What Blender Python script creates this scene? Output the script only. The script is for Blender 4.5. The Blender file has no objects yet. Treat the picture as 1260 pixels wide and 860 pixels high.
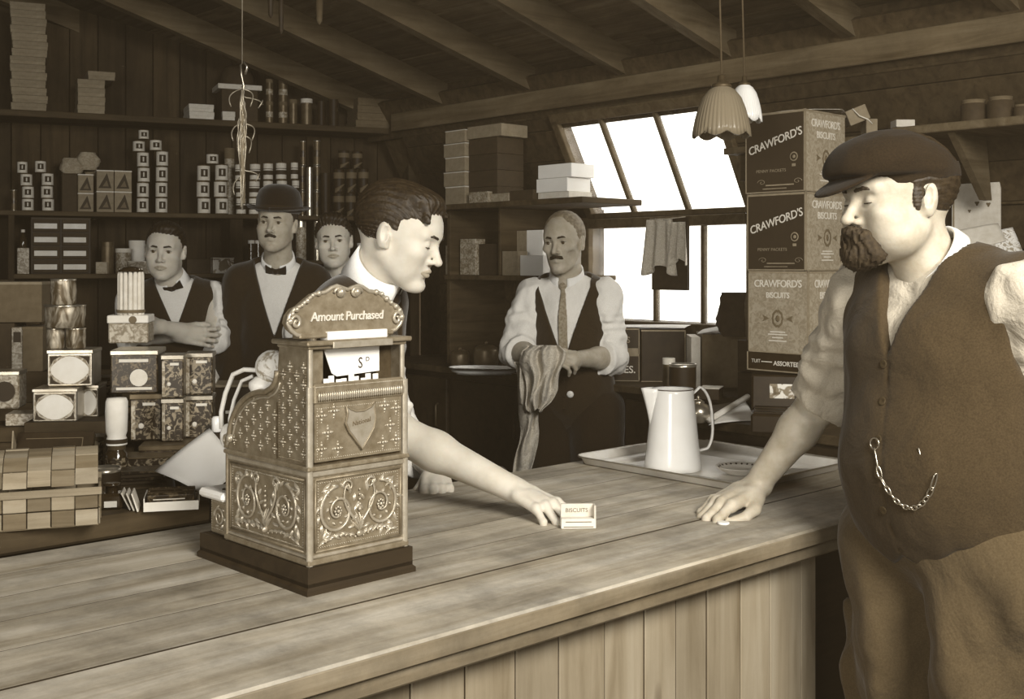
import bpy, bmesh, math, random
import numpy as np
from mathutils import Vector, Matrix, Euler
import openvdb as vdb

SC = bpy.context.scene
COL = SC.collection
R = math.radians
TH = math.atan2(.677, .736)          # the shop counter runs along this heading
EYE = 1.45                            # camera height
FOC = 1400.0                          # focal length in pixels of the 1260 wide frame
HZN = 325.0


def lin(c):
    return c / 12.92 if c <= .04045 else ((c + .055) / 1.055) ** 2.4


def sep(v):
    """a warm monochrome print tone of lightness v (0..1)"""
    return (lin(min(1, v ** .87)), lin(v ** 1.0), lin(v ** 1.26), 1)


# ---------------------------------------------------------------- camera
cam_d = bpy.data.cameras.new('camera')
cam = bpy.data.objects.new('camera', cam_d)
COL.objects.link(cam)
cam.location = (0, 0, EYE)
cam.rotation_euler = (R(90), 0, 0)
cam_d.sensor_width = 36
cam_d.lens = 36 * FOC / 1260
cam_d.shift_y = -(430 - HZN) / 1260
cam_d.clip_start = .02
SC.camera = cam

# ---------------------------------------------------------------- world, lights, exposure
w = bpy.data.worlds.new('daylight')
SC.world = w
w.use_nodes = True
bg = w.node_tree.nodes['Background']
bg.inputs[0].default_value = (1, .965, .90, 1)
bg.inputs[1].default_value = 3.2


def area(name, loc, target, size, size_y, power, col=(1, .945, .84)):
    d = bpy.data.lights.new(name, 'AREA')
    d.shape = 'RECTANGLE'
    d.size = size
    d.size_y = size_y
    d.energy = power
    d.color = col
    d.spread = R(125)
    o = bpy.data.objects.new(name, d)
    COL.objects.link(o)
    o.location = loc
    o.rotation_euler = (Vector(target) - Vector(loc)).to_track_quat('-Z', 'Y').to_euler()
    return o


area('added_key_light', (1.25, -.05, 2.55), (.45, 3.2, .95), 1.2, 1.0, 77)  # unseen area lamp added as key, high beside the camera
area('added_fill_light', (-1.5, -1.5, 1.9), (-.6, 4.4, 1.35), 1.2, 1.4, 62)  # unseen area lamp added as fill, behind the camera to its left
SC.view_settings.view_transform = 'Standard'
SC.view_settings.look = 'None'
SC.view_settings.gamma = 1
SC.view_settings.use_curve_mapping = False
SC.view_settings.exposure = 0.0


# ---------------------------------------------------------------- placing
def UV(u, v, z=0.0):
    return Vector((.736 * u - .677 * v, .677 * u + .736 * v, z))


def at(px, py, Y):
    return Vector(((px - 630) * Y / FOC, Y, EYE - (py - HZN) * Y / FOC))


def atz(px, py, z):
    Y = (EYE - z) * FOC / (py - HZN)
    return Vector(((px - 630) * Y / FOC, Y, z))


# ---------------------------------------------------------------- materials
MATS = {}


class NT:
    def __init__(s, name):
        m = bpy.data.materials.new(name)
        m.use_nodes = True
        s.m = m
        s.t = m.node_tree
        s.b = s.t.nodes['Principled BSDF']
        s.out = s.t.nodes['Material Output']
        MATS[name] = m

    def n(s, kind, **kw):
        nd = s.t.nodes.new(kind)
        for k, v in kw.items():
            if k.startswith('i_'):
                nd.inputs[k[2:].replace('_', ' ')].default_value = v
            elif k.startswith('n_'):
                nd.inputs[int(k[2:])].default_value = v
            else:
                setattr(nd, k, v)
        return nd

    def l(s, a, b):
        s.t.links.new(a, b)

    def ramp(s, src, stops):
        r = s.n('ShaderNodeValToRGB')
        e = r.color_ramp.elements
        while len(e) < len(stops):
            e.new(.5)
        for q, (p, c) in zip(e, stops):
            q.position = p
            q.color = c
        s.l(src, r.inputs[0])
        return r.outputs[0]

    def bump(s, src, strength, dist=.002):
        b = s.n('ShaderNodeBump', i_Strength=strength, i_Distance=dist)
        s.l(src, b.inputs['Height'])
        s.l(b.outputs[0], s.b.inputs['Normal'])

    def vary(s, col, amt):
        """brightness differs a little from object to object"""
        if not amt:
            return col
        oi = s.n('ShaderNodeObjectInfo')
        mp = s.n('ShaderNodeMapRange', n_3=1 - amt, n_4=1 + amt)
        s.l(oi.outputs['Random'], mp.inputs[0])
        h = s.n('ShaderNodeHueSaturation')
        s.l(mp.outputs[0], h.inputs['Value'])
        s.l(col, h.inputs['Color'])
        return h.outputs[0]


def wood(name, v, axis=0, scale=1.0, contrast=.35, rough=.75, vary=.18, spec=.25, stain=.2, knots=False):
    q = NT(name)
    tc = q.n('ShaderNodeTexCoord')
    oi = q.n('ShaderNodeObjectInfo')
    mul = q.n('ShaderNodeMath', operation='MULTIPLY', n_1=37.0)
    q.l(oi.outputs['Random'], mul.inputs[0])
    add = q.n('ShaderNodeVectorMath', operation='ADD')
    q.l(tc.outputs['Object'], add.inputs[0])
    q.l(mul.outputs[0], add.inputs[1])
    mp = q.n('ShaderNodeMapping')
    sc = [28 * scale] * 3
    sc[axis] = 2.2 * scale
    mp.inputs['Scale'].default_value = sc
    q.l(add.outputs[0], mp.inputs[0])
    n1 = q.n('ShaderNodeTexNoise', i_Scale=1.0, i_Detail=7.0, i_Roughness=.62, i_Distortion=.6)
    q.l(mp.outputs[0], n1.inputs['Vector'])
    lo, hi = v * (1 - contrast), min(1, v * (1 + contrast * .7))
    c = q.ramp(n1.outputs[0], [(.28, sep(lo)), (.5, sep(v)), (.74, sep(hi))])
    if stain:
        n2 = q.n('ShaderNodeTexNoise', i_Scale=3.6, i_Detail=9.0, i_Roughness=.74)
        q.l(add.outputs[0], n2.inputs['Vector'])
        r2 = q.ramp(n2.outputs[0], [(.35, (1 - stain * 1.6,) * 3 + (1,)), (.62, (1, 1, 1, 1))])
        mx = q.n('ShaderNodeMix', data_type='RGBA', blend_type='MULTIPLY', n_0=1.0)
        q.l(c, mx.inputs[6])
        q.l(r2, mx.inputs[7])
        c = mx.outputs[2]
    if knots:
        vo = q.n('ShaderNodeTexVoronoi', i_Scale=1.0)
        m2 = q.n('ShaderNodeMapping')
        s2 = [9.0] * 3
        s2[axis] = 3.2
        m2.inputs['Scale'].default_value = s2
        q.l(add.outputs[0], m2.inputs[0])
        q.l(m2.outputs[0], vo.inputs['Vector'])
        r3 = q.ramp(vo.outputs['Distance'], [(.05, (.38, .34, .3, 1)), (.15, (1, 1, 1, 1))])
        mx = q.n('ShaderNodeMix', data_type='RGBA', blend_type='MULTIPLY', n_0=1.0)
        q.l(c, mx.inputs[6])
        q.l(r3, mx.inputs[7])
        c = mx.outputs[2]
    q.l(q.vary(c, vary), q.b.inputs['Base Color'])
    q.b.inputs['Roughness'].default_value = rough
    q.b.inputs['Specular IOR Level'].default_value = spec
    q.bump(n1.outputs[0], .35, .002)
    return q.m


def plain(name, v, rough=.6, metal=0.0, spec=.35, noise=.12, nscale=40, bump=0.0, vary=0.0, sheen=0.0, col=None, bscale=None, coat=0):
    q = NT(name)
    tc = q.n('ShaderNodeTexCoord')
    n1 = q.n('ShaderNodeTexNoise', i_Scale=float(nscale), i_Detail=4.0, i_Roughness=.6)
    q.l(tc.outputs['Object'], n1.inputs['Vector'])
    c = q.ramp(n1.outputs[0], [(.3, sep(v * (1 - noise))), (.7, sep(min(1, v * (1 + noise * .6))))])
    q.l(q.vary(c, vary), q.b.inputs['Base Color'])
    q.b.inputs['Roughness'].default_value = rough
    q.b.inputs['Metallic'].default_value = metal
    q.b.inputs['Specular IOR Level'].default_value = spec
    if sheen:
        q.b.inputs['Sheen Weight'].default_value = sheen
    if coat:
        q.b.inputs['Coat Weight'].default_value = coat
    if bump:
        n2 = n1
        if bscale:
            n2 = q.n('ShaderNodeTexNoise', i_Scale=float(bscale), i_Detail=5.0, i_Roughness=.7)
            q.l(tc.outputs['Object'], n2.inputs['Vector'])
        q.bump(n2.outputs[0], bump, .003)
    return q.m


def cloth(name, v, fold=.35, weave=260, sheen=.2, noise=.12, rough=.92, fscale=9.0):
    q = NT(name)
    tc = q.n('ShaderNodeTexCoord')
    n1 = q.n('ShaderNodeTexNoise', i_Scale=fscale, i_Detail=5.0, i_Roughness=.55, i_Distortion=.8)
    q.l(tc.outputs['Object'], n1.inputs['Vector'])
    n2 = q.n('ShaderNodeTexNoise', i_Scale=float(weave), i_Detail=2.0)
    q.l(tc.outputs['Object'], n2.inputs['Vector'])
    c = q.ramp(n2.outputs[0], [(.3, sep(v * (1 - noise))), (.7, sep(min(1, v * (1 + noise))))])
    q.l(c, q.b.inputs['Base Color'])
    q.b.inputs['Roughness'].default_value = rough
    q.b.inputs['Specular IOR Level'].default_value = .15
    q.b.inputs['Sheen Weight'].default_value = sheen
    b1 = q.n('ShaderNodeBump', i_Strength=fold, i_Distance=.02)
    q.l(n1.outputs[0], b1.inputs['Height'])
    b2 = q.n('ShaderNodeBump', i_Strength=.25, i_Distance=.001)
    q.l(n2.outputs[0], b2.inputs['Height'])
    q.l(b1.outputs[0], b2.inputs['Normal'])
    q.l(b2.outputs[0], q.b.inputs['Normal'])
    return q.m


def printed(name, va, vb, scale=30.0, lo=.45, hi=.55, rough=.4, metal=0.0, detail=2.0, stretch=(1, 1, 1), vary=.1):
    """blotchy two-tone lithographed tin or paper label"""
    q = NT(name)
    tc = q.n('ShaderNodeTexCoord')
    oi = q.n('ShaderNodeObjectInfo')
    add = q.n('ShaderNodeVectorMath', operation='ADD')
    q.l(tc.outputs['Object'], add.inputs[0])
    mul = q.n('ShaderNodeMath', operation='MULTIPLY', n_1=3.0)
    q.l(oi.outputs['Random'], mul.inputs[0])
    q.l(mul.outputs[0], add.inputs[1])
    mp = q.n('ShaderNodeMapping')
    mp.inputs['Scale'].default_value = stretch
    q.l(add.outputs[0], mp.inputs[0])
    n1 = q.n('ShaderNodeTexNoise', i_Scale=scale, i_Detail=detail, i_Roughness=.6, i_Distortion=1.4)
    q.l(mp.outputs[0], n1.inputs['Vector'])
    c = q.ramp(n1.outputs[0], [(lo, sep(va)), (hi, sep(vb))])
    q.l(q.vary(c, vary), q.b.inputs['Base Color'])
    q.b.inputs['Roughness'].default_value = rough
    q.b.inputs['Metallic'].default_value = metal
    return q.m


def build_materials():
    wood('counter_wood', .68, 0, .75, .24, .6, .06, .3, .34)
    wood('edge_wood', .47, 0, .8, .3, .6, .1, .4, .3)
    wood('panel_wood', .53, 2, .6, .22, .6, .10, .3, .06, True)
    wood('board_dark', .235, 0, .9, .35, .8, .22, .2, .25)
    wood('board_upright', .205, 2, .8, .35, .8, .25, .2, .25)
    wood('roof_wood', .33, 0, .8, .45, .85, .40, .15, .30)
    wood('rafter_wood', .36, 0, .8, .30, .8, .12, .15, .2)
    wood('shelf_wood', .25, 0, .9, .35, .75, .1, .2, .2)
    wood('frame_wood', .30, 0, .9, .25, .7, .05, .2, .1)
    wood('floor_wood', .42, 0, .7, .35, .8, .15, .2, .3)
    wood('black_wood', .17, 0, .9, .25, .6, .05, .3, .1)
    wood('split_wood', .53, 0, 1.2, .22, .7, .12, .25, .15)
    wood('split_wood_dark', .41, 0, 1.2, .25, .7, .12, .25, .15)
    plain('card_dull', .36, .85, noise=.1, vary=.12)
    plain('card_mid', .50, .85, noise=.1, vary=.1)
    plain('card_dark', .19, .8, noise=.15, vary=.15)
    plain('card_light', .80, .85, noise=.06, vary=.04)
    plain('paper_white', .93, .85, noise=.03, nscale=8, bump=.1, bscale=14)
    plain('paper_aged', .86, .85, noise=.08, nscale=10, bump=.15, bscale=18)
    plain('enamel', .955, .18, spec=.5, noise=.015, nscale=20)
    plain('enamel_rim', .25, .3, noise=.1)
    plain('tray_tin', .88, .35, metal=.05, noise=.10, nscale=9, bump=.03)
    plain('bright_tin', .72, .28, metal=.85, noise=.12, nscale=18, vary=.1)
    plain('dull_tin', .34, .4, metal=.4, noise=.2, nscale=20, vary=.2)
    plain('black_tin', .15, .5, noise=.2, nscale=20, spec=.2)
    plain('dark_glass', .16, .12, noise=.1, spec=.7)
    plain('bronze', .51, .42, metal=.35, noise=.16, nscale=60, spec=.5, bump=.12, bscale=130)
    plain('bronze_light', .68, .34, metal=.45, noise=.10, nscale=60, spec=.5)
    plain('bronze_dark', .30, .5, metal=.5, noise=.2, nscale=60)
    plain('ivory', .92, .35, noise=.03)
    plain('marble', .90, .3, noise=.08, nscale=12)
    plain('ink', .16, .7, noise=.05)
    plain('ink_light', .80, .6, noise=.05)
    plain('ink_mid', .36, .7, noise=.05)
    plain('steel', .74, .3, metal=.9, noise=.08)
    plain('wire', .66, .4, metal=.5, noise=.1)
    plain('cord', .3, .8)
    plain('skin', .78, .55, spec=.3, noise=.05, nscale=22, bump=.12, bscale=160, sheen=.05)
    plain('skin_tan', .68, .55, spec=.35, noise=.10, nscale=28, bump=.2, bscale=140)
    plain('lips', .64, .5, noise=.05)
    for nm in ('skin', 'skin_tan'):
        b = MATS[nm].node_tree.nodes['Principled BSDF']
        b.inputs['Subsurface Weight'].default_value = .12
        b.inputs['Subsurface Radius'].default_value = (.012, .006, .003)
    plain('eye_white', .72, .3, noise=.02)
    plain('iris', .24, .2, noise=.05)
    plain('hair_dark', .15, .5, spec=.4, noise=.35, nscale=90, bump=.5, bscale=180)
    plain('hair_grey', .47, .6, noise=.25, nscale=70, bump=.5, bscale=150)
    plain('beard', .17, .8, noise=.4, nscale=90, bump=.7, bscale=120)
    cloth('waistcoat_black', .155, .25, 260, .25)
    cloth('waistcoat_brown', .20, .35, 320, .1, .12)
    cloth('coat_black', .15, .25, 260, .2)
    cloth('shirt_white', .90, .4, 300, .1, .03)
    cloth('shirt_grey', .70, .6, 420, .1, .05, .92, 14)
    cloth('trousers_brown', .28, .9, 300, .1, .08, .95, 5)
    cloth('trousers_dark', .13, .4, 260, .2)
    cloth('cap_cloth', .11, .3, 300, .04, .15)
    cloth('felt', .11, .15, 200, .3)
    cloth('linen_white', .95, .1, 300, .05, .02, .6)
    cloth('rag', .74, .9, 240, .1, .1, .95, 16)
    cloth('tie_dark', .12, .1)
    cloth('tie_light', .55, .4, 120, .1, .14)
    # tins
    printed('tin_dark_litho', .13, .34, 80, .50, .62, .35, .15)
    printed('tin_floral', .13, .48, 62, .49, .58, .35, .1)
    printed('tin_small_label', .24, .80, 60, .47, .53, .45, 0, 2, (1, 1, 1.6))
    printed('tin_wrap', .30, .66, 30, .40, .60, .4, .4, 2, (1, 1, .5))
    printed('bottle_label', .42, .68, 60, .42, .62, .5)
    printed('embossed_card', .50, .60, 60, .40, .60, .75)
    printed('label_scene', .45, .85, 24, .45, .52, .7)
    printed('string_bag', .60, .92, 55, .38, .5, .8)
    # glass
    q = NT('window_glass')
    q.t.nodes.remove(q.b)
    tr = q.n('ShaderNodeBsdfTransparent')
    tr.inputs[0].default_value = (.97, .965, .95, 1)
    tl = q.n('ShaderNodeBsdfTranslucent')
    tl.inputs[0].default_value = sep(.93)
    tc = q.n('ShaderNodeTexCoord')
    nz = q.n('ShaderNodeTexNoise', i_Scale=7.0, i_Detail=3.0)
    q.l(tc.outputs['Object'], nz.inputs['Vector'])
    mr = q.n('ShaderNodeMapRange', n_1=.45, n_2=.75, n_3=.04, n_4=.16)
    q.l(nz.outputs[0], mr.inputs[0])
    mx = q.n('ShaderNodeMixShader')
    q.l(mr.outputs[0], mx.inputs[0])
    q.l(tr.outputs[0], mx.inputs[1])
    q.l(tl.outputs[0], mx.inputs[2])
    q.l(mx.outputs[0], q.out.inputs[0])
    q = NT('shade_glass')
    q.b.inputs['Base Color'].default_value = sep(.52)
    q.b.inputs['Roughness'].default_value = .22
    q.b.inputs['Transmission Weight'].default_value = .25
    q.b.inputs['IOR'].default_value = 1.3
    q = NT('clear_glass')
    q.b.inputs['Base Color'].default_value = sep(.95)
    q.b.inputs['Roughness'].default_value = .05
    q.b.inputs['Transmission Weight'].default_value = .9
    q.b.inputs['IOR'].default_value = 1.3

    q = NT('haze')
    q.t.nodes.remove(q.b)
    vs = q.n('ShaderNodeVolumeScatter')
    vs.inputs['Color'].default_value = (1, .77, .50, 1)
    vs.inputs['Density'].default_value = .0085
    q.l(vs.outputs[0], q.out.inputs['Volume'])


build_materials()


# ---------------------------------------------------------------- objects and tags
def link(o, parent=None):
    COL.objects.link(o)
    if parent is not None:
        o.parent = parent
    return o


def tag(o, label=None, cat=None, group=None, kind=None):
    if label:
        o['label'] = label
    if cat:
        o['category'] = cat
    if group:
        o['group'] = group
    if kind:
        o['kind'] = kind
    return o


def thing(name, label, cat, loc=(0, 0, 0), rz=0.0, group=None, kind=None):
    o = bpy.data.objects.new(name, None)
    o.empty_display_size = .05
    link(o)
    o.location = loc
    o.rotation_euler = (0, 0, rz)
    return tag(o, label, cat, group, kind)


def copy_tree(o, parent=None):
    c = o.copy()
    COL.objects.link(c)
    c.parent = parent
    for ch in list(o.children):
        copy_tree(ch, c)
    return c


class MB:
    def __init__(s):
        s.v = []
        s.f = []
        s.sm = []
        s.mi = []
        s.cur = 0

    def add(s, vs, fs, smooth=False, M=None):
        b = len(s.v)
        if M is not None:
            vs = [M @ Vector(p) for p in vs]
        s.v += [tuple(p) for p in vs]
        s.f += [tuple(b + i for i in f) for f in fs]
        s.sm += [smooth] * len(fs)
        s.mi += [s.cur] * len(fs)
        return s

    def box(s, x0, x1, y0, y1, z0, z1, M=None, b=0.0):
        if b <= 0:
            vs = [(x, y, z) for x in (x0, x1) for y in (y0, y1) for z in (z0, z1)]
            return s.add(vs, [(0, 1, 3, 2), (4, 6, 7, 5), (0, 4, 5, 1), (2, 3, 7, 6), (0, 2, 6, 4), (1, 5, 7, 3)], False, M)
        b = min(b, (x1 - x0) * .45, (y1 - y0) * .45, (z1 - z0) * .45)
        vs = []
        idx = {}
        for sx in (0, 1):
            for sy in (0, 1):
                for sz in (0, 1):
                    X = (x0, x1)[sx]
                    Y = (y0, y1)[sy]
                    Z = (z0, z1)[sz]
                    xi = X + (b, -b)[sx]
                    yi = Y + (b, -b)[sy]
                    zi = Z + (b, -b)[sz]
                    idx[(sx, sy, sz)] = len(vs)
                    vs += [(X, yi, zi), (xi, Y, zi), (xi, yi, Z)]
        fs = []
        g = lambda a, b_, c, k: idx[(a, b_, c)] + k
        for t in (0, 1):
            fs.append((g(t, 0, 0, 0), g(t, 1, 0, 0), g(t, 1, 1, 0), g(t, 0, 1, 0)))
            fs.append((g(0, t, 0, 1), g(1, t, 0, 1), g(1, t, 1, 1), g(0, t, 1, 1)))
            fs.append((g(0, 0, t, 2), g(1, 0, t, 2), g(1, 1, t, 2), g(0, 1, t, 2)))
        for a in (0, 1):
            for c in (0, 1):
                fs.append((g(a, c, 0, 0), g(a, c, 1, 0), g(a, c, 1, 1), g(a, c, 0, 1)))
                fs.append((g(a, 0, c, 0), g(a, 1, c, 0), g(a, 1, c, 2), g(a, 0, c, 2)))
                fs.append((g(0, a, c, 1), g(1, a, c, 1), g(1, a, c, 2), g(0, a, c, 2)))
        for k in idx.values():
            fs.append((k, k + 1, k + 2))
        return s.add(vs, fs, False, M)

    def lathe(s, prof, n=24, M=None, smooth=True, cap0=True, cap1=True, wob=None):
        """prof: list of (r, z); repeat a point to keep an edge sharp"""
        segs = [[prof[0]]]
        for p in prof[1:]:
            if p == segs[-1][-1]:
                segs.append([p])
            else:
                segs[-1].append(p)
        for sg in segs:
            if len(sg) < 2:
                continue
            vs = []
            for (r, z) in sg:
                for i in range(n):
                    a = 2 * math.pi * i / n
                    rr = r * (wob(a, z) if wob else 1)
                    vs.append((rr * math.cos(a), rr * math.sin(a), z))
            fs = []
            for j in range(len(sg) - 1):
                for i in range(n):
                    k = (i + 1) % n
                    fs.append((j * n + i, j * n + k, (j + 1) * n + k, (j + 1) * n + i))
            s.add(vs, fs, smooth, M)
        for flag, (r, z) in ((cap0, prof[0]), (cap1, prof[-1])):
            if flag and r > 1e-5:
                s.add([(r * math.cos(2 * math.pi * i / n) * (wob(2 * math.pi * i / n, z) if wob else 1),
                        r * math.sin(2 * math.pi * i / n) * (wob(2 * math.pi * i / n, z) if wob else 1), z) for i in range(n)],
                      [tuple(range(n))], False, M)
        return s

    def cyl(s, r, z0, z1, n=20, M=None, b=0.0):
        if b:
            return s.lathe([(r - b, z0), (r, z0 + b), (r, z0 + b), (r, z1 - b), (r, z1 - b), (r - b, z1)], n, M)
        return s.lathe([(r, z0), (r, z1)], n, M)

    def tube(s, pts, rad, n=8, M=None, closed=False, flat=1.0):
        pts = [Vector(p) for p in pts]
        m = len(pts)
        if not hasattr(rad, '__len__'):
            rad = [rad] * m
        vs = []
        up = None
        for i, p in enumerate(pts):
            if closed:
                t = (pts[(i + 1) % m] - pts[i - 1])
            else:
                t = pts[min(i + 1, m - 1)] - pts[max(i - 1, 0)]
            if t.length < 1e-9:
                t = Vector((0, 0, 1))
            t.normalize()
            if up is None:
                up = Vector((0, 0, 1)) if abs(t.z) < .9 else Vector((1, 0, 0))
            a = t.cross(up)
            if a.length < 1e-6:
                a = t.orthogonal()
            a.normalize()
            up = a.cross(t).normalized()
            for k in range(n):
                g = 2 * math.pi * k / n
                vs.append(p + a * (rad[i] * math.cos(g)) + up * (rad[i] * math.sin(g) * flat))
        fs = []
        for j in range(m if closed else m - 1):
            j2 = (j + 1) % m
            for k in range(n):
                k2 = (k + 1) % n
                fs.append((j * n + k, j * n + k2, j2 * n + k2, j2 * n + k))
        if not closed:
            fs.append(tuple(range(n)))
            fs.append(tuple((m - 1) * n + k for k in range(n)))
        return s.add(vs, fs, True, M)

    def ball(s, c, r, n=10, M=None, sc=(1, 1, 1)):
        vs = [(c[0], c[1], c[2] + r * sc[2])]
        rows = max(3, n // 2)
        for j in range(1, rows):
            b = math.pi * j / rows
            for i in range(n):
                a = 2 * math.pi * i / n
                vs.append((c[0] + r * sc[0] * math.sin(b) * math.cos(a), c[1] + r * sc[1] * math.sin(b) * math.sin(a), c[2] + r * sc[2] * math.cos(b)))
        vs.append((c[0], c[1], c[2] - r * sc[2]))
        fs = [(0, 1 + i, 1 + (i + 1) % n) for i in range(n)]
        for j in range(rows - 2):
            for i in range(n):
                k = (i + 1) % n
                fs.append((1 + j * n + i, 1 + (j + 1) * n + i, 1 + (j + 1) * n + k, 1 + j * n + k))
        L = len(vs) - 1
        fs += [(L, 1 + (rows - 2) * n + (i + 1) % n, 1 + (rows - 2) * n + i) for i in range(n)]
        return s.add(vs, fs, True, M)

    def prism(s, poly, y0, y1, M=None, smooth=False):
        """poly in x,z; extruded along y"""
        n = len(poly)
        vs = [(x, y0, z) for x, z in poly] + [(x, y1, z) for x, z in poly]
        fs = [tuple(range(n)), tuple(range(2 * n - 1, n - 1, -1))]
        s.add(vs, fs, False, M)
        vs2 = list(vs)
        return s.add(vs2, [(i, (i + 1) % n, n + (i + 1) % n, n + i) for i in range(n)], smooth, M)

    def grid(s, rows, M=None, smooth=True, thick=0.0):
        """rows of points (a sheet); optional thickness along the sheet normal"""
        h = len(rows)
        wd = len(rows[0])
        pts = [Vector(p) for r in rows for p in r]
        fs = [(j * wd + i, j * wd + i + 1, (j + 1) * wd + i + 1, (j + 1) * wd + i) for j in range(h - 1) for i in range(wd - 1)]
        if not thick:
            return s.add(pts, fs, smooth, M)
        nr = []
        for j in range(h):
            for i in range(wd):
                a = pts[j * wd + min(i + 1, wd - 1)] - pts[j * wd + max(i - 1, 0)]
                b = pts[min(j + 1, h - 1) * wd + i] - pts[max(j - 1, 0) * wd + i]
                c = a.cross(b)
                nr.append(c.normalized() if c.length > 1e-12 else Vector((0, 0, 1)))
        top = [p + q * thick * .5 for p, q in zip(pts, nr)]
        bot = [p - q * thick * .5 for p, q in zip(pts, nr)]
        N = len(pts)
        f2 = fs + [tuple(N + i for i in reversed(f)) for f in fs]
        rim = [i for i in range(wd)] + [j * wd + wd - 1 for j in range(1, h)] + [(h - 1) * wd + i for i in range(wd - 2, -1, -1)] + [j * wd for j in range(h - 2, 0, -1)]
        for a, b in zip(rim, rim[1:] + rim[:1]):
            f2.append((a, b, N + b, N + a))
        return s.add(top + bot, f2, smooth, M)

    def mesh(s, name):
        me = bpy.data.meshes.new(name)
        me.from_pydata(s.v, [], s.f)
        bm = bmesh.new()
        bm.from_mesh(me)
        bmesh.ops.recalc_face_normals(bm, faces=bm.faces)
        bm.to_mesh(me)
        bm.free()
        me.polygons.foreach_set('use_smooth', s.sm)
        if any(s.mi):
            me.polygons.foreach_set('material_index', s.mi)
        me.update()
        return me

    def build(s, name, mat, parent=None, loc=None, rot=None):
        me = s.mesh(name)
        for m in (mat if isinstance(mat, (list, tuple)) else [mat]):
            me.materials.append(MATS[m])
        o = bpy.data.objects.new(name, me)
        link(o, parent)
        if loc is not None:
            o.location = loc
        if rot is not None:
            o.rotation_euler = rot
        return o


def text(name, s, size, mat, parent, loc, rot=(R(90), 0, 0), depth=.0004, shear=0.0, bold=0.0, align='CENTER', space=1.0, sx=1.0):
    """lettering as a thin raised print, converted to mesh"""
    cu = bpy.data.curves.new(name, 'FONT')
    cu.body = s
    cu.size = size
    cu.extrude = depth
    cu.align_x = align
    cu.align_y = 'CENTER'
    cu.shear = shear
    cu.offset = bold
    cu.space_character = space
    cu.resolution_u = 3
    t = bpy.data.objects.new(name, cu)
    COL.objects.link(t)
    dg = bpy.context.evaluated_depsgraph_get()
    me = bpy.data.meshes.new_from_object(t.evaluated_get(dg))
    bpy.data.objects.remove(t)
    bpy.data.curves.remove(cu)
    me.name = name
    me.materials.clear()
    me.materials.append(MATS[mat])
    o = bpy.data.objects.new(name, me)
    link(o, parent)
    o.location = loc
    o.rotation_euler = rot
    o.scale = (sx, 1, 1)
    return o


ORD = ['first', 'second', 'third', 'fourth', 'fifth', 'sixth', 'seventh', 'eighth', 'ninth', 'tenth', 'eleventh', 'twelfth',
       'thirteenth', 'fourteenth', 'fifteenth', 'sixteenth', 'seventeenth', 'eighteenth']


def rank(i, n):
    """place in a stack counted from the bottom"""
    if n == 1:
        return 'single'
    if i == 0:
        return 'bottom'
    if i == n - 1:
        return 'top'
    if n == 3:
        return 'middle'
    return ORD[i] + ' from bottom'
# ================================================================ the setting (built in the counter's u,v directions)
W2U = 3.79          # the window wall stands at u = 3.79 and runs along v
CV = 4.69           # corner of the two walls
C0 = UV(W2U, CV)
W1D = Vector((.9135, .4067, 0))
W1N = Vector((.4067, -.9135, 0))      # towards the room
W1A = math.atan2(.4067, .9135)
F0 = Vector((-.45 * 5.155, 5.155, 0))  # a point on the front line of the back shelves


def roofz(u):
    return 2.225 + .27 * (3.53 - u) if u > .9 else 2.225 + .27 * (3.53 - .9) - .27 * (.9 - u)


def S(name, mb, mat, parent=None, **kw):
    o = mb.build(name, mat, parent, **kw)
    if parent is None:
        o['kind'] = 'structure'
    return o


def frame_uv(name, kind='structure'):
    o = bpy.data.objects.new(name, None)
    link(o)
    o.rotation_euler = (0, 0, TH)
    o['kind'] = kind
    return o


rnd = random.Random(7)

# floor
fl = MB()
fl.box(-2.5, 4.0, -2.3, 7.0, -.08, -.022)
floor = S('floor', fl, 'board_dark', rot=(0, 0, TH))
pm = MB().box(-3.19, 3.19, 0, .156, -.022, 0, b=.002).mesh('board')
pm.materials.append(MATS['floor_wood'])
for i in range(57):
    o = link(bpy.data.objects.new('board', pm), floor)
    o.location = (.8 + rnd.uniform(-.003, .003), -2.2 + i * .16, 0)

# back wall with upright boards (behind the long shelves)
w1 = frame_uv('wall_back')
w1.rotation_euler = (0, 0, W1A)
w1.location = F0 - W1N * .30
nwall = 60
for i in range(nwall):
    x0 = -4.5 + i * .13
    top = 3.0
    p = F0 + W1D * x0
    u = .736 * p.x + .677 * p.y
    if x0 > 2.15:
        break
    ztop = roofz(u) + .13
    mb = MB().box(x0, x0 + .126, -.012 - rnd.uniform(0, .004), .02, 0, ztop, b=.002)
    mb.build('board', 'board_upright', w1)
MB().box(-4.5, 2.16, .02, .06, 0, 2.9).build('backing', 'board_dark', w1)

# window wall: vertical to 1.66, leaning in above
wr = frame_uv('wall_right')
WV0, WV1 = 2.70, 3.56                # window extent along v
ZB, ZL, ZH = 1.205, 1.60, 1.685       # sill, head of lower light, foot of upper light
LEAN = (3.79 - 3.545) / (2.10 - 1.66)


def lean_u(z):
    return 3.79 if z < 1.66 else 3.79 - LEAN * (z - 1.66)


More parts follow.
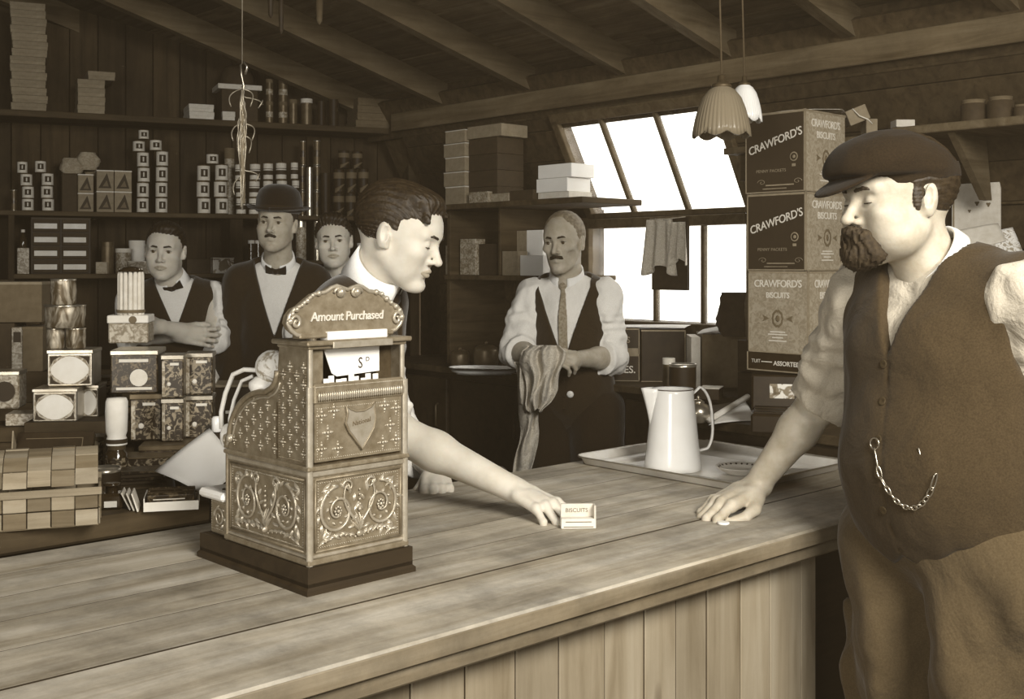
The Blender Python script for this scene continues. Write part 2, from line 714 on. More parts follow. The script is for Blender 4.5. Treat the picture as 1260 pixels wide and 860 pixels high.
hb = .150
z = 0.0
while z < 1.66:
    z1 = min(z + hb - .004, 1.66)
    spans = [(-2.2, CV)]
    if z1 > ZB and z < 1.70:
        spans = [(-2.2, WV0), (WV1, CV)]
    if z < ZB < z1:
        MB().box(3.79, 3.82, WV0, WV1, z, ZB, b=.002).build('board', 'board_dark', wr)
    for a, b in spans:
        MB().box(3.79 + rnd.uniform(0, .004), 3.82, a, b, z, z1, b=.002).build('board', 'board_dark', wr)
    z += hb
ang = math.atan(LEAN)
L2 = math.hypot(.52, .52 * LEAN)
nb2 = 4
for i in range(nb2):
    s0 = i * L2 / nb2
    s1 = s0 + L2 / nb2 - .004
    spans = [(-2.2, WV0), (WV1, CV)]
    zlo = 1.66 + s0 * math.cos(ang)
    if i == nb2 - 1:
        spans = [(-2.2, CV)]
    M = Matrix.Translation((3.79, 0, 1.66)) @ Matrix.Rotation(-ang, 4, 'Y')
    for a, b in spans:
        MB().box(rnd.uniform(0, .004), .03, a, b, s0, s1, M=M, b=.002).build('board', 'board_dark', wr)
# outer sheathing so that daylight comes only through the window
MB().box(3.823, 3.85, -2.2, WV0, 0, 1.7).box(3.823, 3.85, WV1, CV + .2, 0, 1.7).box(3.823, 3.85, WV0, WV1, 0, ZB).build('backing', 'board_dark', wr)
M = Matrix.Translation((3.79, 0, 1.66)) @ Matrix.Rotation(-ang, 4, 'Y')
MB().box(.032, .06, -2.2, WV0, 0, L2 + .1, M=M).box(.032, .06, WV1, CV + .2, 0, L2 + .1, M=M).box(.032, .06, WV0, WV1, L2 - .13, L2 + .1, M=M).build('backing', 'board_dark', wr)

# the ceiling: boards run along v, rafters down the slope
ce = frame_uv('ceiling')
bd = 0.185
nr_ = 0
RS = math.atan(.27)
for side in (1, -1):
    n = 15 if side == 1 else 18
    for i in range(n):
        u1 = 3.62 - i * bd if side == 1 else .9 - i * bd
        u0 = u1 - bd + .005
        if side == 1 and u0 < .86:
            u0 = .86
        za, zb = roofz(u0) + .11, roofz(u1) + .11
        off = rnd.uniform(-.4, .4)
        cuts = [-2.3, .9 + off, 3.2 + off * .7, 7.0]
        for a, b in zip(cuts, cuts[1:]):
            j = rnd.uniform(0, .004)
            mb = MB()
            mb.add([(u0, a + .002, za + j), (u1, a + .002, zb + j), (u1, b - .002, zb + j), (u0, b - .002, za + j),
                    (u0, a + .002, za + .025), (u1, a + .002, zb + .025), (u1, b - .002, zb + .025), (u0, b - .002, za + .025)],
                   [(0, 1, 2, 3), (4, 5, 6, 7), (0, 1, 5, 4), (1, 2, 6, 5), (2, 3, 7, 6), (3, 0, 4, 7)])
            mb2 = MB()
            # local x must follow the grain: build in a frame turned by 90 degrees
            mb2.v = [(y, -x, z_) for x, y, z_ in mb.v]
            mb2.f, mb2.sm, mb2.mi = mb.f, mb.sm, mb.mi
            o = mb2.build('board', 'roof_wood', ce, rot=(0, 0, R(90)))
cov = MB()
cov.add([(3.7, -2.3, roofz(3.7) + .137), (3.7, 6.7, roofz(3.7) + .137), (.88, 6.7, roofz(.9) + .142), (.88, -2.3, roofz(.9) + .142),
         (3.7, -2.3, roofz(3.7) + .17), (3.7, 6.7, roofz(3.7) + .17), (.88, 6.7, roofz(.9) + .175), (.88, -2.3, roofz(.9) + .175)],
        [(0, 1, 2, 3), (4, 5, 6, 7), (0, 1, 5, 4), (1, 2, 6, 5), (2, 3, 7, 6), (3, 0, 4, 7)])
cov.add([(-2.5, -2.3, roofz(-2.5) + .137), (-2.5, 7.1, roofz(-2.5) + .137), (.9, 7.1, roofz(.9) + .142), (.9, -2.3, roofz(.9) + .142),
         (-2.5, -2.3, roofz(-2.5) + .17), (-2.5, 7.1, roofz(-2.5) + .17), (.9, 7.1, roofz(.9) + .175), (.9, -2.3, roofz(.9) + .175)],
        [(0, 1, 2, 3), (4, 5, 6, 7), (0, 1, 5, 4), (1, 2, 6, 5), (2, 3, 7, 6), (3, 0, 4, 7)])
cov.build('roof_covering', 'board_dark', ce)
for v in (-1.6, -.95, -.3, .3, .92, 1.54, 2.10, 2.62, 3.15, 3.72, 4.34, 4.95, 5.55):
    mb = MB()
    for (ua, ub) in ((.9, 3.6), (.9, -2.4)):
        za, zb = roofz(ua), roofz(ub)
        mb.add([(ua, v - .026, za), (ub, v - .026, zb), (ub, v + .026, zb), (ua, v + .026, za),
                (ua, v - .026, za + .112), (ub, v - .026, zb + .112), (ub, v + .026, zb + .112), (ua, v + .026, za + .112)],
               [(0, 1, 2, 3), (4, 5, 6, 7), (0, 1, 5, 4), (1, 2, 6, 5), (2, 3, 7, 6), (3, 0, 4, 7)])
    mb.build('rafter', 'rafter_wood', ce)
# boards closing the eaves and the two walls behind the photographer
MB().box(3.54, 3.57, -2.3, CV + .3, 2.10, roofz(3.57) + .14, b=.002).build('eaves_board', 'board_dark', wr)
wl = frame_uv('wall_left')
for i in range(60):
    MB().box(-2.42, -2.40 + rnd.uniform(0, .004), -2.3 + i * .155, -2.3 + i * .155 + .151, 0, roofz(-2.4) + .13, b=.002).build('board', 'board_upright', wl)
MB().box(-2.46, -2.42, -2.3, 7.0, 0, roofz(-2.4) + .13).build('backing', 'board_dark', wl)
wf = frame_uv('wall_front')
i = 0
while -2.4 + i * .155 < 3.78:
    u0 = -2.4 + i * .155
    MB().box(u0, u0 + .151, -2.24, -2.22 + rnd.uniform(0, .004), 0, min(roofz(u0), roofz(u0 + .15)) + .11, b=.002).build('board', 'board_upright', wf)
    i += 1
MB().box(-2.4, 3.8, -2.30, -2.24, 0, 2.4).build('backing', 'board_dark', wf)
# purlin at the eaves and the wall plate over the window
mb = MB().box(-2.1, 4.72, -.02, .02, -.045, .045, b=.003)
S('trim_1', mb, 'rafter_wood', loc=UV(3.515, 0, 2.175), rot=(0, 0, TH + R(90)))

# ---- the window
wn = frame_uv('window_1')


def bar(name, u0, u1, v0, v1, z0, z1, mat='frame_wood', M=None):
    mb = MB().box(u0, u1, v0, v1, z0, z1, b=.003, M=M)
    return mb.build(name, mat, wn)


bar('window_sill', 3.70, 3.82, WV0 - .05, WV1 + .05, ZB - .075, ZB)
bar('window_post', 3.745, 3.82, WV1, WV1 + .05, ZB, 1.66)
bar('window_post', 3.745, 3.82, WV0 - .05, WV0, ZB, 1.66)
bar('window_rail', 3.735, 3.80, WV0, WV1, ZL + .010, ZH - .032)
bar('window_rail', 3.745, 3.785, WV0, WV1, ZH - .030, ZH - .006)
for v in (3.18, 2.925):
    bar('glazing_bar', 3.755, 3.785, v - .009, v + .009, ZB, ZL + .01)
ed = [WV0, 2.925, 3.18, WV1]
for a, b in zip(ed, ed[1:]):
    o = MB().box(3.768, 3.771, a + .004, b - .004, ZB, ZL + .01).build('pane', 'window_glass', wn)
Z0 = ZH - .01
ML = Matrix.Translation((lean_u(Z0) - .005, 0, Z0)) @ Matrix.Rotation(-ang, 4, 'Y')
HL = .455
for v in (3.31, 3.01):
    bar('glazing_bar', -.012, .016, v - .010, v + .010, 0, HL, M=ML)
bar('window_post', -.02, .03, WV1 - .01, WV1 + .03, -.03, HL + .02, M=ML)
bar('window_post', -.02, .03, WV0 - .03, WV0 + .01, -.03, HL + .02, M=ML)
bar('window_rail', -.02, .03, WV0 - .03, WV1 + .03, HL, HL + .05, M=ML)
ed = [WV0, 3.01, 3.31, WV1]
for a, b in zip(ed, ed[1:]):
    MB().box(.002, .005, a + .004, b - .004, 0, HL, M=ML).build('pane', 'window_glass', wn)

# ================================================================ fixed furniture
# ---- main counter
ZT = .92
ct = thing('shop_counter', 'long scrubbed plank counter with boarded front that carries the cash register', 'counter', (0, 0, 0), TH)
seams = [1.265, 1.475, 1.62, 1.755, 1.885, 2.02, 2.135]
for a, b in zip(seams, seams[1:]):
    cuts = [-.9, 2.765] if a not in (1.475,) else [-.9, .28, 2.765]
    for c, d in zip(cuts, cuts[1:]):
        j = rnd.uniform(0, .0002)
        MB().box(c + .0008, d - .0008, a + .0015, b - .0015, ZT - .032, ZT - j, b=.0 if a > 1.3 else .004).build('plank', 'counter_wood', ct)
MB().box(-.88, 2.75, 1.32, 2.12, ZT - .0335, ZT - .0325).build('underlay', 'ink', ct)
for a in seams[1:-1]:
    MB().box(-.899, 2.764, a - .0019, a + .0019, ZT - .02, ZT - .0003).build('seam', 'ink', ct)
MB().box(-.9, 2.765, 1.275, 1.315, ZT - .062, ZT - .033, b=.004).build('edge_moulding', 'edge_wood', ct)
MB().box(-.901, 2.7655, 1.2615, 1.2655, ZT - .031, ZT - .003, b=.0015).build('edge_strip', 'edge_wood', ct)
x = -.86
while x < 2.10:
    wd = rnd.choice((.092, .098, .105, .112, .088))
    x1 = min(x + wd, 2.105)
    MB().box(x, x1 - .0025, 1.335 + rnd.uniform(0, .0025), 1.352, .02, ZT - .062, b=.0018).build('panel_board', 'panel_wood', ct)
    if x1 < 2.1:
        MB().box(x1 - .0032, x1 + .0008, 1.3385, 1.352, .02, ZT - .063).build('panel_seam', 'ink', ct)
    x = x1
MB().box(2.105, 2.76, 1.50, 1.52, .02, ZT - .034, b=.003).build('recessed_panel', 'black_wood', ct)
MB().box(2.085, 2.105, 1.352, 1.52, .02, ZT - .034, b=.002).build('end_board', 'black_wood', ct)
MB().box(-.86, 2.74, 1.40, 1.44, .0, ZT - .034).build('plinth', 'black_wood', ct)
MB().box(-.86, -.80, 1.44, 2.1, .0, ZT - .034).box(2.70, 2.76, 1.52, 2.1, 0, ZT - .034).box(1.05, 1.09, 1.44, 2.1, 0, ZT - .034).build('bearer', 'black_wood', ct)

# ---- goods table behind the counter
ZG = .965
gt = thing('goods_table', 'low dark goods table stacked with tins behind the counter', 'table', (0, 0, 0), TH)
MB().box(-.9, 1.13, 2.140, 2.36, ZG - .045, ZG, b=.006).build('front_board', 'shelf_wood', gt)
MB().box(-.9, 1.13, 2.363, 3.45, ZG - .04, ZG - .001, b=.004).build('tabletop', 'shelf_wood', gt)
MB().box(-.9, 1.10, 2.18, 2.20, .0, ZG - .045).build('front_panel', 'black_wood', gt)
for q in ((1.07, 2.25), (1.07, 3.38), (-.85, 3.38), (-.85, 2.25)):
    MB().box(q[0] - .03, q[0] + .03, q[1] - .03, q[1] + .03, 0, ZG - .045, b=.003).build('leg', 'black_wood', gt)

# ---- counter under the window
ZW = .985
wc = thing('window_counter', 'dark cupboard counter running beneath the window', 'counter', (0, 0, 0), TH)
MB().box(3.27, 3.785, 2.38, 4.60, ZW - .03, ZW, b=.004).build('worktop', 'shelf_wood', wc)
MB().box(3.33, 3.78, 2.40, 4.56, .0, ZW - .03, b=.004).build('cabinet', 'black_wood', wc)
for v in (2.45, 2.98, 3.51, 4.04):
    d = MB().box(3.308, 3.328, v, v + .5, .10, ZW - .06, b=.004).build('door', 'black_wood', wc)
    MB().tube([(3.30, v + .05, .70), (3.285, v + .05, .71), (3.285, v + .05, .80), (3.30, v + .05, .81)], .005).build('handle', 'dull_tin', d)

# ---- side counter beside the tray
ZS = .975
sc_ = thing('side_counter', 'raised side counter with a dark front beyond the tray', 'counter', (0, 0, 0), TH)
MB().box(2.785, 3.765, .95, 2.37, ZS - .03, ZS, b=.004).build('worktop', 'shelf_wood', sc_)
MB().box(2.80, 3.76, .98, 2.34, .0, ZS - .03, b=.004).build('cabinet', 'black_wood', sc_)

# ---- long shelves on the back wall
bs = thing('wall_shelving', 'long dark plank shelving on the back wall loaded with tins and packets', 'shelving', F0, W1A)


def w1t(px, inset=0.0):
    """distance along the back shelf front for a picture column"""
    k = (px - 630) / FOC
    P = F0 - W1N * inset
    return (k * P.y - P.x) / (W1D.x - k * W1D.y)


Z1, Z2, Z3 = 2.155, 1.695, 1.405
MB().box(-2.0, w1t(515), 0, .285, Z1 - .03, Z1, b=.003).build('shelf', 'shelf_wood', bs)
MB().box(-2.0, w1t(520), 0, .285, Z2 - .022, Z2, b=.003).build('shelf', 'shelf_wood', bs)
MB().box(w1t(16), w1t(290), 0, .285, Z3 - .022, Z3, b=.003).build('shelf', 'shelf_wood', bs)
MB().box(-2.0, w1t(12), 0, .285, 1.36, 1.38, b=.003).build('shelf', 'shelf_wood', bs)
MB().box(-2.0, w1t(515), .02, .285, .93, .955, b=.003).build('shelf', 'shelf_wood', bs)
MB().box(-2.0, w1t(515), .02, .285, .50, .525, b=.003).build('shelf', 'shelf_wood', bs)
for a, b in ((10, 18), (284, 300), (505, 516)):
    MB().box(w1t(a), w1t(b), .0 if a != 284 else .02, .285, 0, Z2 - .022, b=.002).build('upright', 'board_upright', bs)
for a, b in ((505, 516), (-40, -30)):
    MB().box(w1t(a), w1t(b), .03, .285, Z2, Z1 - .03, b=.002).build('upright', 'shelf_wood', bs)

# ---- shelves between the corner and the window
ZM1, ZM2 = 1.725, 1.40
ms = thing('corner_shelves', 'pair of short dark shelves beside the window frame', 'shelving', (0, 0, 0), TH)
MB().box(3.33, 3.70, 3.20, 4.12, ZM1 - .025, ZM1, b=.003).build('shelf', 'shelf_wood', ms)
MB().box(3.36, 3.78, 3.42, 4.12, ZM2 - .022, ZM2, b=.003).build('shelf', 'shelf_wood', ms)
MB().box(3.38, 3.78, 4.10, 4.125, ZW, 1.70, b=.003).build('upright', 'shelf_wood', ms)
MB().box(3.40, 3.78, 3.772, 3.788, ZM2, ZM1 - .025, b=.003).build('upright', 'shelf_wood', ms)
MB().box(3.72, 3.785, 3.60, 4.10, 1.02, 1.66, b=.003).build('back_panel', 'board_dark', ms)

# ---- shelf behind the customer
rs = thing('high_shelf', 'dark plank shelf high on the boarded wall behind the capped man', 'shelf', (0, 0, 0), TH)
MB().box(3.40, 3.68, .6, 1.88, 1.865, 1.892, b=.003).build('shelf', 'rafter_wood', rs)
for v in (.8, 1.7):
    MB().prism([(3.44, 1.865), (3.66, 1.865), (3.70, 1.66), (3.66, 1.66)], v - .012, v + .012).build('bracket', 'rafter_wood', rs)

# thin warm-tinted haze filling the shop, added to lift the darks
hz = MB().box(-2.39, 3.50, -2.2, 6.9, .01, 2.93).build('haze', 'haze', rot=(0, 0, TH))
hz['kind'] = 'structure'
# ================================================================ figures: smooth distance fields meshed to one surface
F4 = np.float32


def V3(a):
    return np.array(a, dtype=F4)


def unit(a):
    a = np.array(a, float)
    return a / np.linalg.norm(a)


def smin(a, b, k):
    h = np.clip(.5 + .5 * (b - a) / k, 0, 1)
    return b + (a - b) * h - k * h * (1 - h)


def smax(a, b, k):
    return -smin(-a, -b, k)


def sph(P, c, r):
    return np.linalg.norm(P - V3(c), axis=1) - r


def ell(P, c, r, M=None):
    q = P - V3(c)
    if M is not None:
        q = q @ np.array(M, F4)          # columns of M are the ellipsoid axes
    r = V3(r)
    k0 = np.linalg.norm(q / r, axis=1)
    k1 = np.linalg.norm(q / (r * r), axis=1) + 1e-9
    return k0 * (k0 - 1) / k1


def cap(P, a, b, ra, rb=None):
    rb = ra if rb is None else rb
    a = V3(a)
    b = V3(b)
    d = b - a
    t = np.clip(((P - a) @ d) / (d @ d + 1e-12), 0, 1)
    return np.linalg.norm(P - a - t[:, None] * d, axis=1) - (ra + (rb - ra) * t)


def box_d(P, c, h, M=None, r=0.0):
    q = P - V3(c)
    if M is not None:
        q = q @ np.array(M, F4)
    q = np.abs(q) - (V3(h) - r)
    return np.linalg.norm(np.maximum(q, 0), axis=1) + np.minimum(q.max(axis=1), 0) - r


def frame(f, up):
    """columns: forward, left, up"""
    f = unit(f)
    l = np.cross(up, f)
    l = l / np.linalg.norm(l)
    u = np.cross(f, l)
    return np.stack([f, l, u], axis=1).astype(F4)


def field_mesh(name, fn, lo, hi, h, mat, parent=None, flip=False, smooth=0):
    lo = V3(lo)
    hi = V3(hi)
    B = 8
    nb = np.ceil((hi - lo) / (h * B)).astype(int)
    ax = [lo[i] + (np.arange(nb[i]) + .5) * B * h for i in range(3)]
    G = np.stack(np.meshgrid(*ax, indexing='ij'), -1).reshape(-1, 3).astype(F4)
    v = fn(G)
    bigr = B * h * .87 * 1.5 + .006
    act = np.abs(v) < bigr
    dense = np.where(v > 0, F4(h * 3), F4(-h * 3)).reshape(nb)
    dense = np.repeat(np.repeat(np.repeat(dense, B, 0), B, 1), B, 2)
    off = np.stack(np.meshgrid(*[(np.arange(B) - (B - 1) / 2) * h] * 3, indexing='ij'), -1).reshape(-1, 3).astype(F4)
    idx = np.argwhere(act.reshape(nb))
    C = G[act]
    step = max(1, 400000 // (B ** 3))
    for s in range(0, len(C), step):
        P = (C[s:s + step, None, :] + off[None]).reshape(-1, 3)
        val = fn(P).reshape(-1, B, B, B)
        for (i, j, k), q in zip(idx[s:s + step], val):
            dense[i * B:i * B + B, j * B:j * B + B, k * B:k * B + B] = q
    dense = np.clip(dense, -h * 3, h * 3)
    g = vdb.FloatGrid(h * 3)
    g.copyFromArray(dense)
    pts, quads = g.convertToPolygons(0.0)[0:2] if False else g.convertToQuads()
    pts = np.asarray(pts, F4) * h + (lo + h * .5)
    me = bpy.data.meshes.new(name)
    nq = len(quads)
    me.vertices.add(len(pts))
    me.vertices.foreach_set('co', pts.ravel())
    me.loops.add(nq * 4)
    me.polygons.add(nq)
    me.loops.foreach_set('vertex_index', np.asarray(quads, np.int32)[:, ::-1].ravel())
    me.polygons.foreach_set('loop_start', np.arange(nq, dtype=np.int32) * 4)
    me.polygons.foreach_set('loop_total', np.full(nq, 4, np.int32))
    me.polygons.foreach_set('use_smooth', np.ones(nq, bool))
    me.update(calc_edges=True)
    me.validate()
    me.materials.append(MATS[mat])
    o = bpy.data.objects.new(name, me)
    link(o, parent)
    if parent is not None:      # points are in world space: undo the parent's placement
        me.transform(parent_matrix(parent).inverted())
    return o


def parent_matrix(p):
    m = Matrix.Translation(p.location) @ p.rotation_euler.to_matrix().to_4x4()
    return parent_matrix(p.parent) @ m if p.parent else m


def wob(P, f, ph=0.0):
    """cheap smooth noise"""
    x, y, z = P[:, 0] * f, P[:, 1] * f, P[:, 2] * f
    return (np.sin(x * 1.1 + 1.7 * np.sin(y * .9 + ph) + ph) + np.sin(y * 1.3 + 1.5 * np.sin(z * .8 - ph) + 2 * ph) + np.sin(z * .9 + 1.6 * np.sin(x * 1.2 + 3 * ph))) / 3


# ---------------------------------------------------------------- head
class Head:
    def __init__(s, C, f, up=(0, 0, 1), size=1.0, eyes='open', width=1.0, jaw=1.0, nose=1.0, age=0.0, fat=0.0, mouth=0.0):
        s.C = V3(C)
        s.M = frame(f, up)
        s.k = size
        s.eyes = eyes
        s.w = width
        s.jaw = jaw
        s.nose = nose
        s.age = age
        s.fat = fat
        s.mouth = mouth

    def loc(s, P):
        return ((P - s.C) @ s.M) / F4(s.k)

    def world(s, p):
        return s.C + s.M @ (V3(p) * s.k)

    def sdf(s, P):
        Q = s.loc(P)
        r = np.linalg.norm(Q, axis=1)
        out = r - .13
        m = r < .19
        if m.any():
            out[m] = s._sdf(Q[m])
        return out * s.k

    def _sdf(s, Q):
        Q = Q / V3((1, s.w, 1))
        A = np.abs(Q) * V3((0, 1, 0)) + Q * V3((1, 0, 1))      # mirrored
        w = s.jaw
        d = ell(Q, (-.014, 0, .034), (.098, .076, .088))
        d = smin(d, ell(Q, (.038, 0, .030), (.060, .062, .062)), .03)          # forehead
        d = smin(d, ell(Q, (.030, 0, -.030), (.060, .057 * w, .072)), .025)     # face
        d = smin(d, cap(A, (.000, .052 * w, -.045), (.062, .014, -.094), .016, .017), .030)  # jaw
        d = smin(d, ell(Q, (.079, 0, -.094), (.018, .021, .017)), .018)         # chin
        d = smin(d, ell(A, (.062, .044, -.018), (.026, .021, .018)), .022)      # cheekbone
        d = smin(d, ell(A, (.046, .033, -.046), (.034, .028, .038)), .025)
        if s.fat:
            d = smin(d, ell(A, (.035, .046, -.058), (.040, .026 + .01 * s.fat, .034)), .03)
        if s.age:
            d = smax(d, -ell(A, (.062, .056, -.055), (.022, .014, .028)), .02)
        d = smin(d, cap(A, (.090, 0, .026), (.078, .044, .026), .0085, .007), .014)   # brow
        # sockets
        d = smax(d, -ell(A, (.100, .031, .007), (.015, .018, .0115)), .012)
        # nose
        n = s.nose
        nz = cap(Q, (.086, 0, .018), (.088 + .022 * n, 0, -.026), .0065, .0098)
        nz = smin(nz, ell(Q, (.090 + .022 * n, 0, -.0285), (.010, .0095, .0085)), .006)
        nz = smin(nz, ell(A, (.096, .0125, -.032), (.011, .0065, .0068)), .006)
        d = smin(d, nz, .009)
        d = smax(d, -ell(A, (.101, .0075, -.0395), (.0065, .0038, .0045)), .003)
        d = smax(d, -cap(Q, (.108, 0, -.048), (.104, 0, -.038), .0028), .004)      # philtrum
        # muzzle and lips
        d = smin(d, ell(Q, (.0672, 0, -.056), (.026, .030, .022)), .014)
        d = smin(d, cap(A, (.0945, .004, -.0535), (.0845, .0235, -.0585), .0055, .003), .005)
        d = smin(d, cap(A, (.0920, 0, -.0655), (.0835, .021, -.0605), .0064, .003), .005)
        d = smax(d, -cap(A, (.1035, 0, -.0592), (.089, .0235, -.0597), .0018 + s.mouth, .0012), .0028)
        d = smax(d, -ell(Q, (.099, 0, -.0775), (.009, .018, .005)), .008)
        # eyelids over the eyeballs
        ball = sph(A, (.0785, .0312, .006), .0138)
        if s.eyes == 'open':
            slit = np.abs(A[:, 2] - .0062) - (.0060 - .22 * np.abs(A[:, 1] - .0312))
            ball = smax(ball, -np.maximum(slit, -(A[:, 0] - .082)), .0015)
            d = smin(d, ball, .003)
            d = smax(d, -np.maximum(np.maximum(slit, .0835 - A[:, 0]), np.abs(A[:, 1] - .0312) - .0125), .0012)
        else:
            d = smin(d, sph(A, (.0778, .0312, .005), .0140), .004)
            d = smax(d, -cap(A, (.0925, .020, -.0005), (.086, .043, -.0012), .0009), .0015)
            d = smax(d, -cap(A, (.0925, .020, .0125), (.084, .044, .0125), .0008), .003)
        # ears
        e = ell(A, (-.008, .080, .000), (.018, .0075, .031), frame((.94, .32, .1), (-.25, 0, .97)))
        e = smax(e, -ell(A, (.000, .0878, .006), (.0100, .0080, .0185), frame((.94, .32, .1), (-.25, 0, .97))), .002)
        e = smin(e, cap(A, (.006, .074, -.024), (.004, .074, .0), .006, .005), .006)
        d = smin(d, e, .005)
        return d


def add_eyes(h, root, lidded=False):
    """eyeballs with iris and pupil, sub-parts of the body"""
    for sy in (1, -1):
        mb = MB()
        mb.lathe([(.0001, -.0122), (.006, -.0106), (.0105, -.006), (.0122, 0), (.0113, .0045), (.0092, .008), (.0064, .0104)], 16, cap0=False, cap1=False)
        mb.cur = 1
        mb.lathe([(.0064, .0105), (.0034, .0121), (.0001, .0124)], 16, cap0=False, cap1=False)
        o = mb.build('eye', ['eye_white', 'iris'], root)
        c = h.world((.0788 if not lidded else .0772, sy * .0312 * h.w, .0062))
        f = h.M[:, 0]
        q = Vector([float(x) for x in f]).to_track_quat('Z', 'Y')
        M = Matrix.Translation([float(x) for x in c]) @ q.to_matrix().to_4x4() @ Matrix.Scale(h.k, 4)
        o.matrix_local = parent_matrix(root).inverted() @ M
    lashes(h, root, 20)


def lashes(h, root, elev, rad=.0013):
    for sy in (1, -1):
        pts = []
        for i in range(9):
            a = R(-52 + 104 * i / 8)
            e = R(elev) * math.cos(a * 1.3) if elev > 0 else R(elev) * (.75 + .25 * math.cos(a * 1.5))
            q = h.world((.0785 + .0146 * math.cos(e) * math.cos(a), sy * (.0312 + .0146 * math.cos(e) * math.sin(a)) * h.w, .0062 + .0146 * math.sin(e)))
            pts.append(parent_matrix(root).inverted() @ Vector([float(v) for v in q]))
        MB().tube(pts, [rad * (.5 + .5 * math.sin(math.pi * (i + .6) / 9.2)) for i in range(9)], 6).build('eyelashes', 'hair_dark', root)


def brow_fn(h, thick=.0040, droop=0.0):
    def fn(P):
        Q = h.loc(P) / V3((1, h.w, 1))
        A = np.abs(Q) * V3((0, 1, 0)) + Q * V3((1, 0, 1))
        d = smin(cap(A, (.1000, .015, .0252), (.0955, .032, .0285), thick, thick * .9), cap(A, (.0955, .032, .0285), (.0800, .050, .0225 - droop), thick * .9, thick * .4), .002)
        return (d + .0008 * np.sin(Q[:, 1] * 900 + Q[:, 2] * 500)) * h.k
    return fn


def lips_fn(h):
    def fn(P):
        Q = h.loc(P) / V3((1, h.w, 1))
        A = np.abs(Q) * V3((0, 1, 0)) + Q * V3((1, 0, 1))
        d = smin(cap(A, (.0955, .004, -.0542), (.0870, .0230, -.0590), .0056, .0036), 9.0, .001)
        d2 = cap(A, (.0935, .004, -.0645), (.0870, .0215, -.0608), .0059, .0036)
        d = np.minimum(d, d2)
        d = smax(d, -cap(A, (.106, 0, -.0592), (.091, .0235, -.0597), .0016 + h.mouth, .0012), .001)
        return d * h.k
    return fn


def moustache_fn(h, wid=.030, drop=.008, thick=.0072):
    def fn(P):
        Q = h.loc(P) / V3((1, h.w, 1))
        A = np.abs(Q) * V3((0, 1, 0)) + Q * V3((1, 0, 1))
        d = cap(A, (.1035, .003, -.0465), (.092, wid * .65, -.0505), thick, thick * .85)
        d = smin(d, cap(A, (.092, wid * .65, -.0505), (.080, wid, -.0505 - drop), thick * .85, thick * .3), .004)
        return (d + .0011 * np.sin(Q[:, 1] * 1000 + Q[:, 2] * 420)) * h.k
    return fn


def beard_fn(h, length=1.0):
    def fn(P):
        Q = h.loc(P) / V3((1, h.w, 1))
        A = np.abs(Q) * V3((0, 1, 0)) + Q * V3((1, 0, 1))
        d = cap(A, (.105, .006, -.050), (.092, .026, -.062), .0115, .010)
        d = smin(d, cap(A, (.093, .028, -.060), (.078, .036, -.090), .011, .017), .012)
        d = smin(d, ell(Q, (.084, 0, -.088), (.034, .038, .028)), .018)
        d = smin(d, ell(Q, (.090, 0, -.100), (.022, .024, .018 * length)), .02)
        d = smax(d, -cap(A, (.124, 0, -.0605), (.104, .016, -.062), .004, .002), .004)
        n = .0016 * np.sin(Q[:, 1] * 620 + 3 * np.sin(Q[:, 2] * 90) + Q[:, 0] * 250) + .0014 * np.sin(Q[:, 0] * 760 + 2 * np.sin(Q[:, 1] * 130)) + .0018 * wob(Q, 330, 1.3)
        return (d + n) * h.k
    return fn


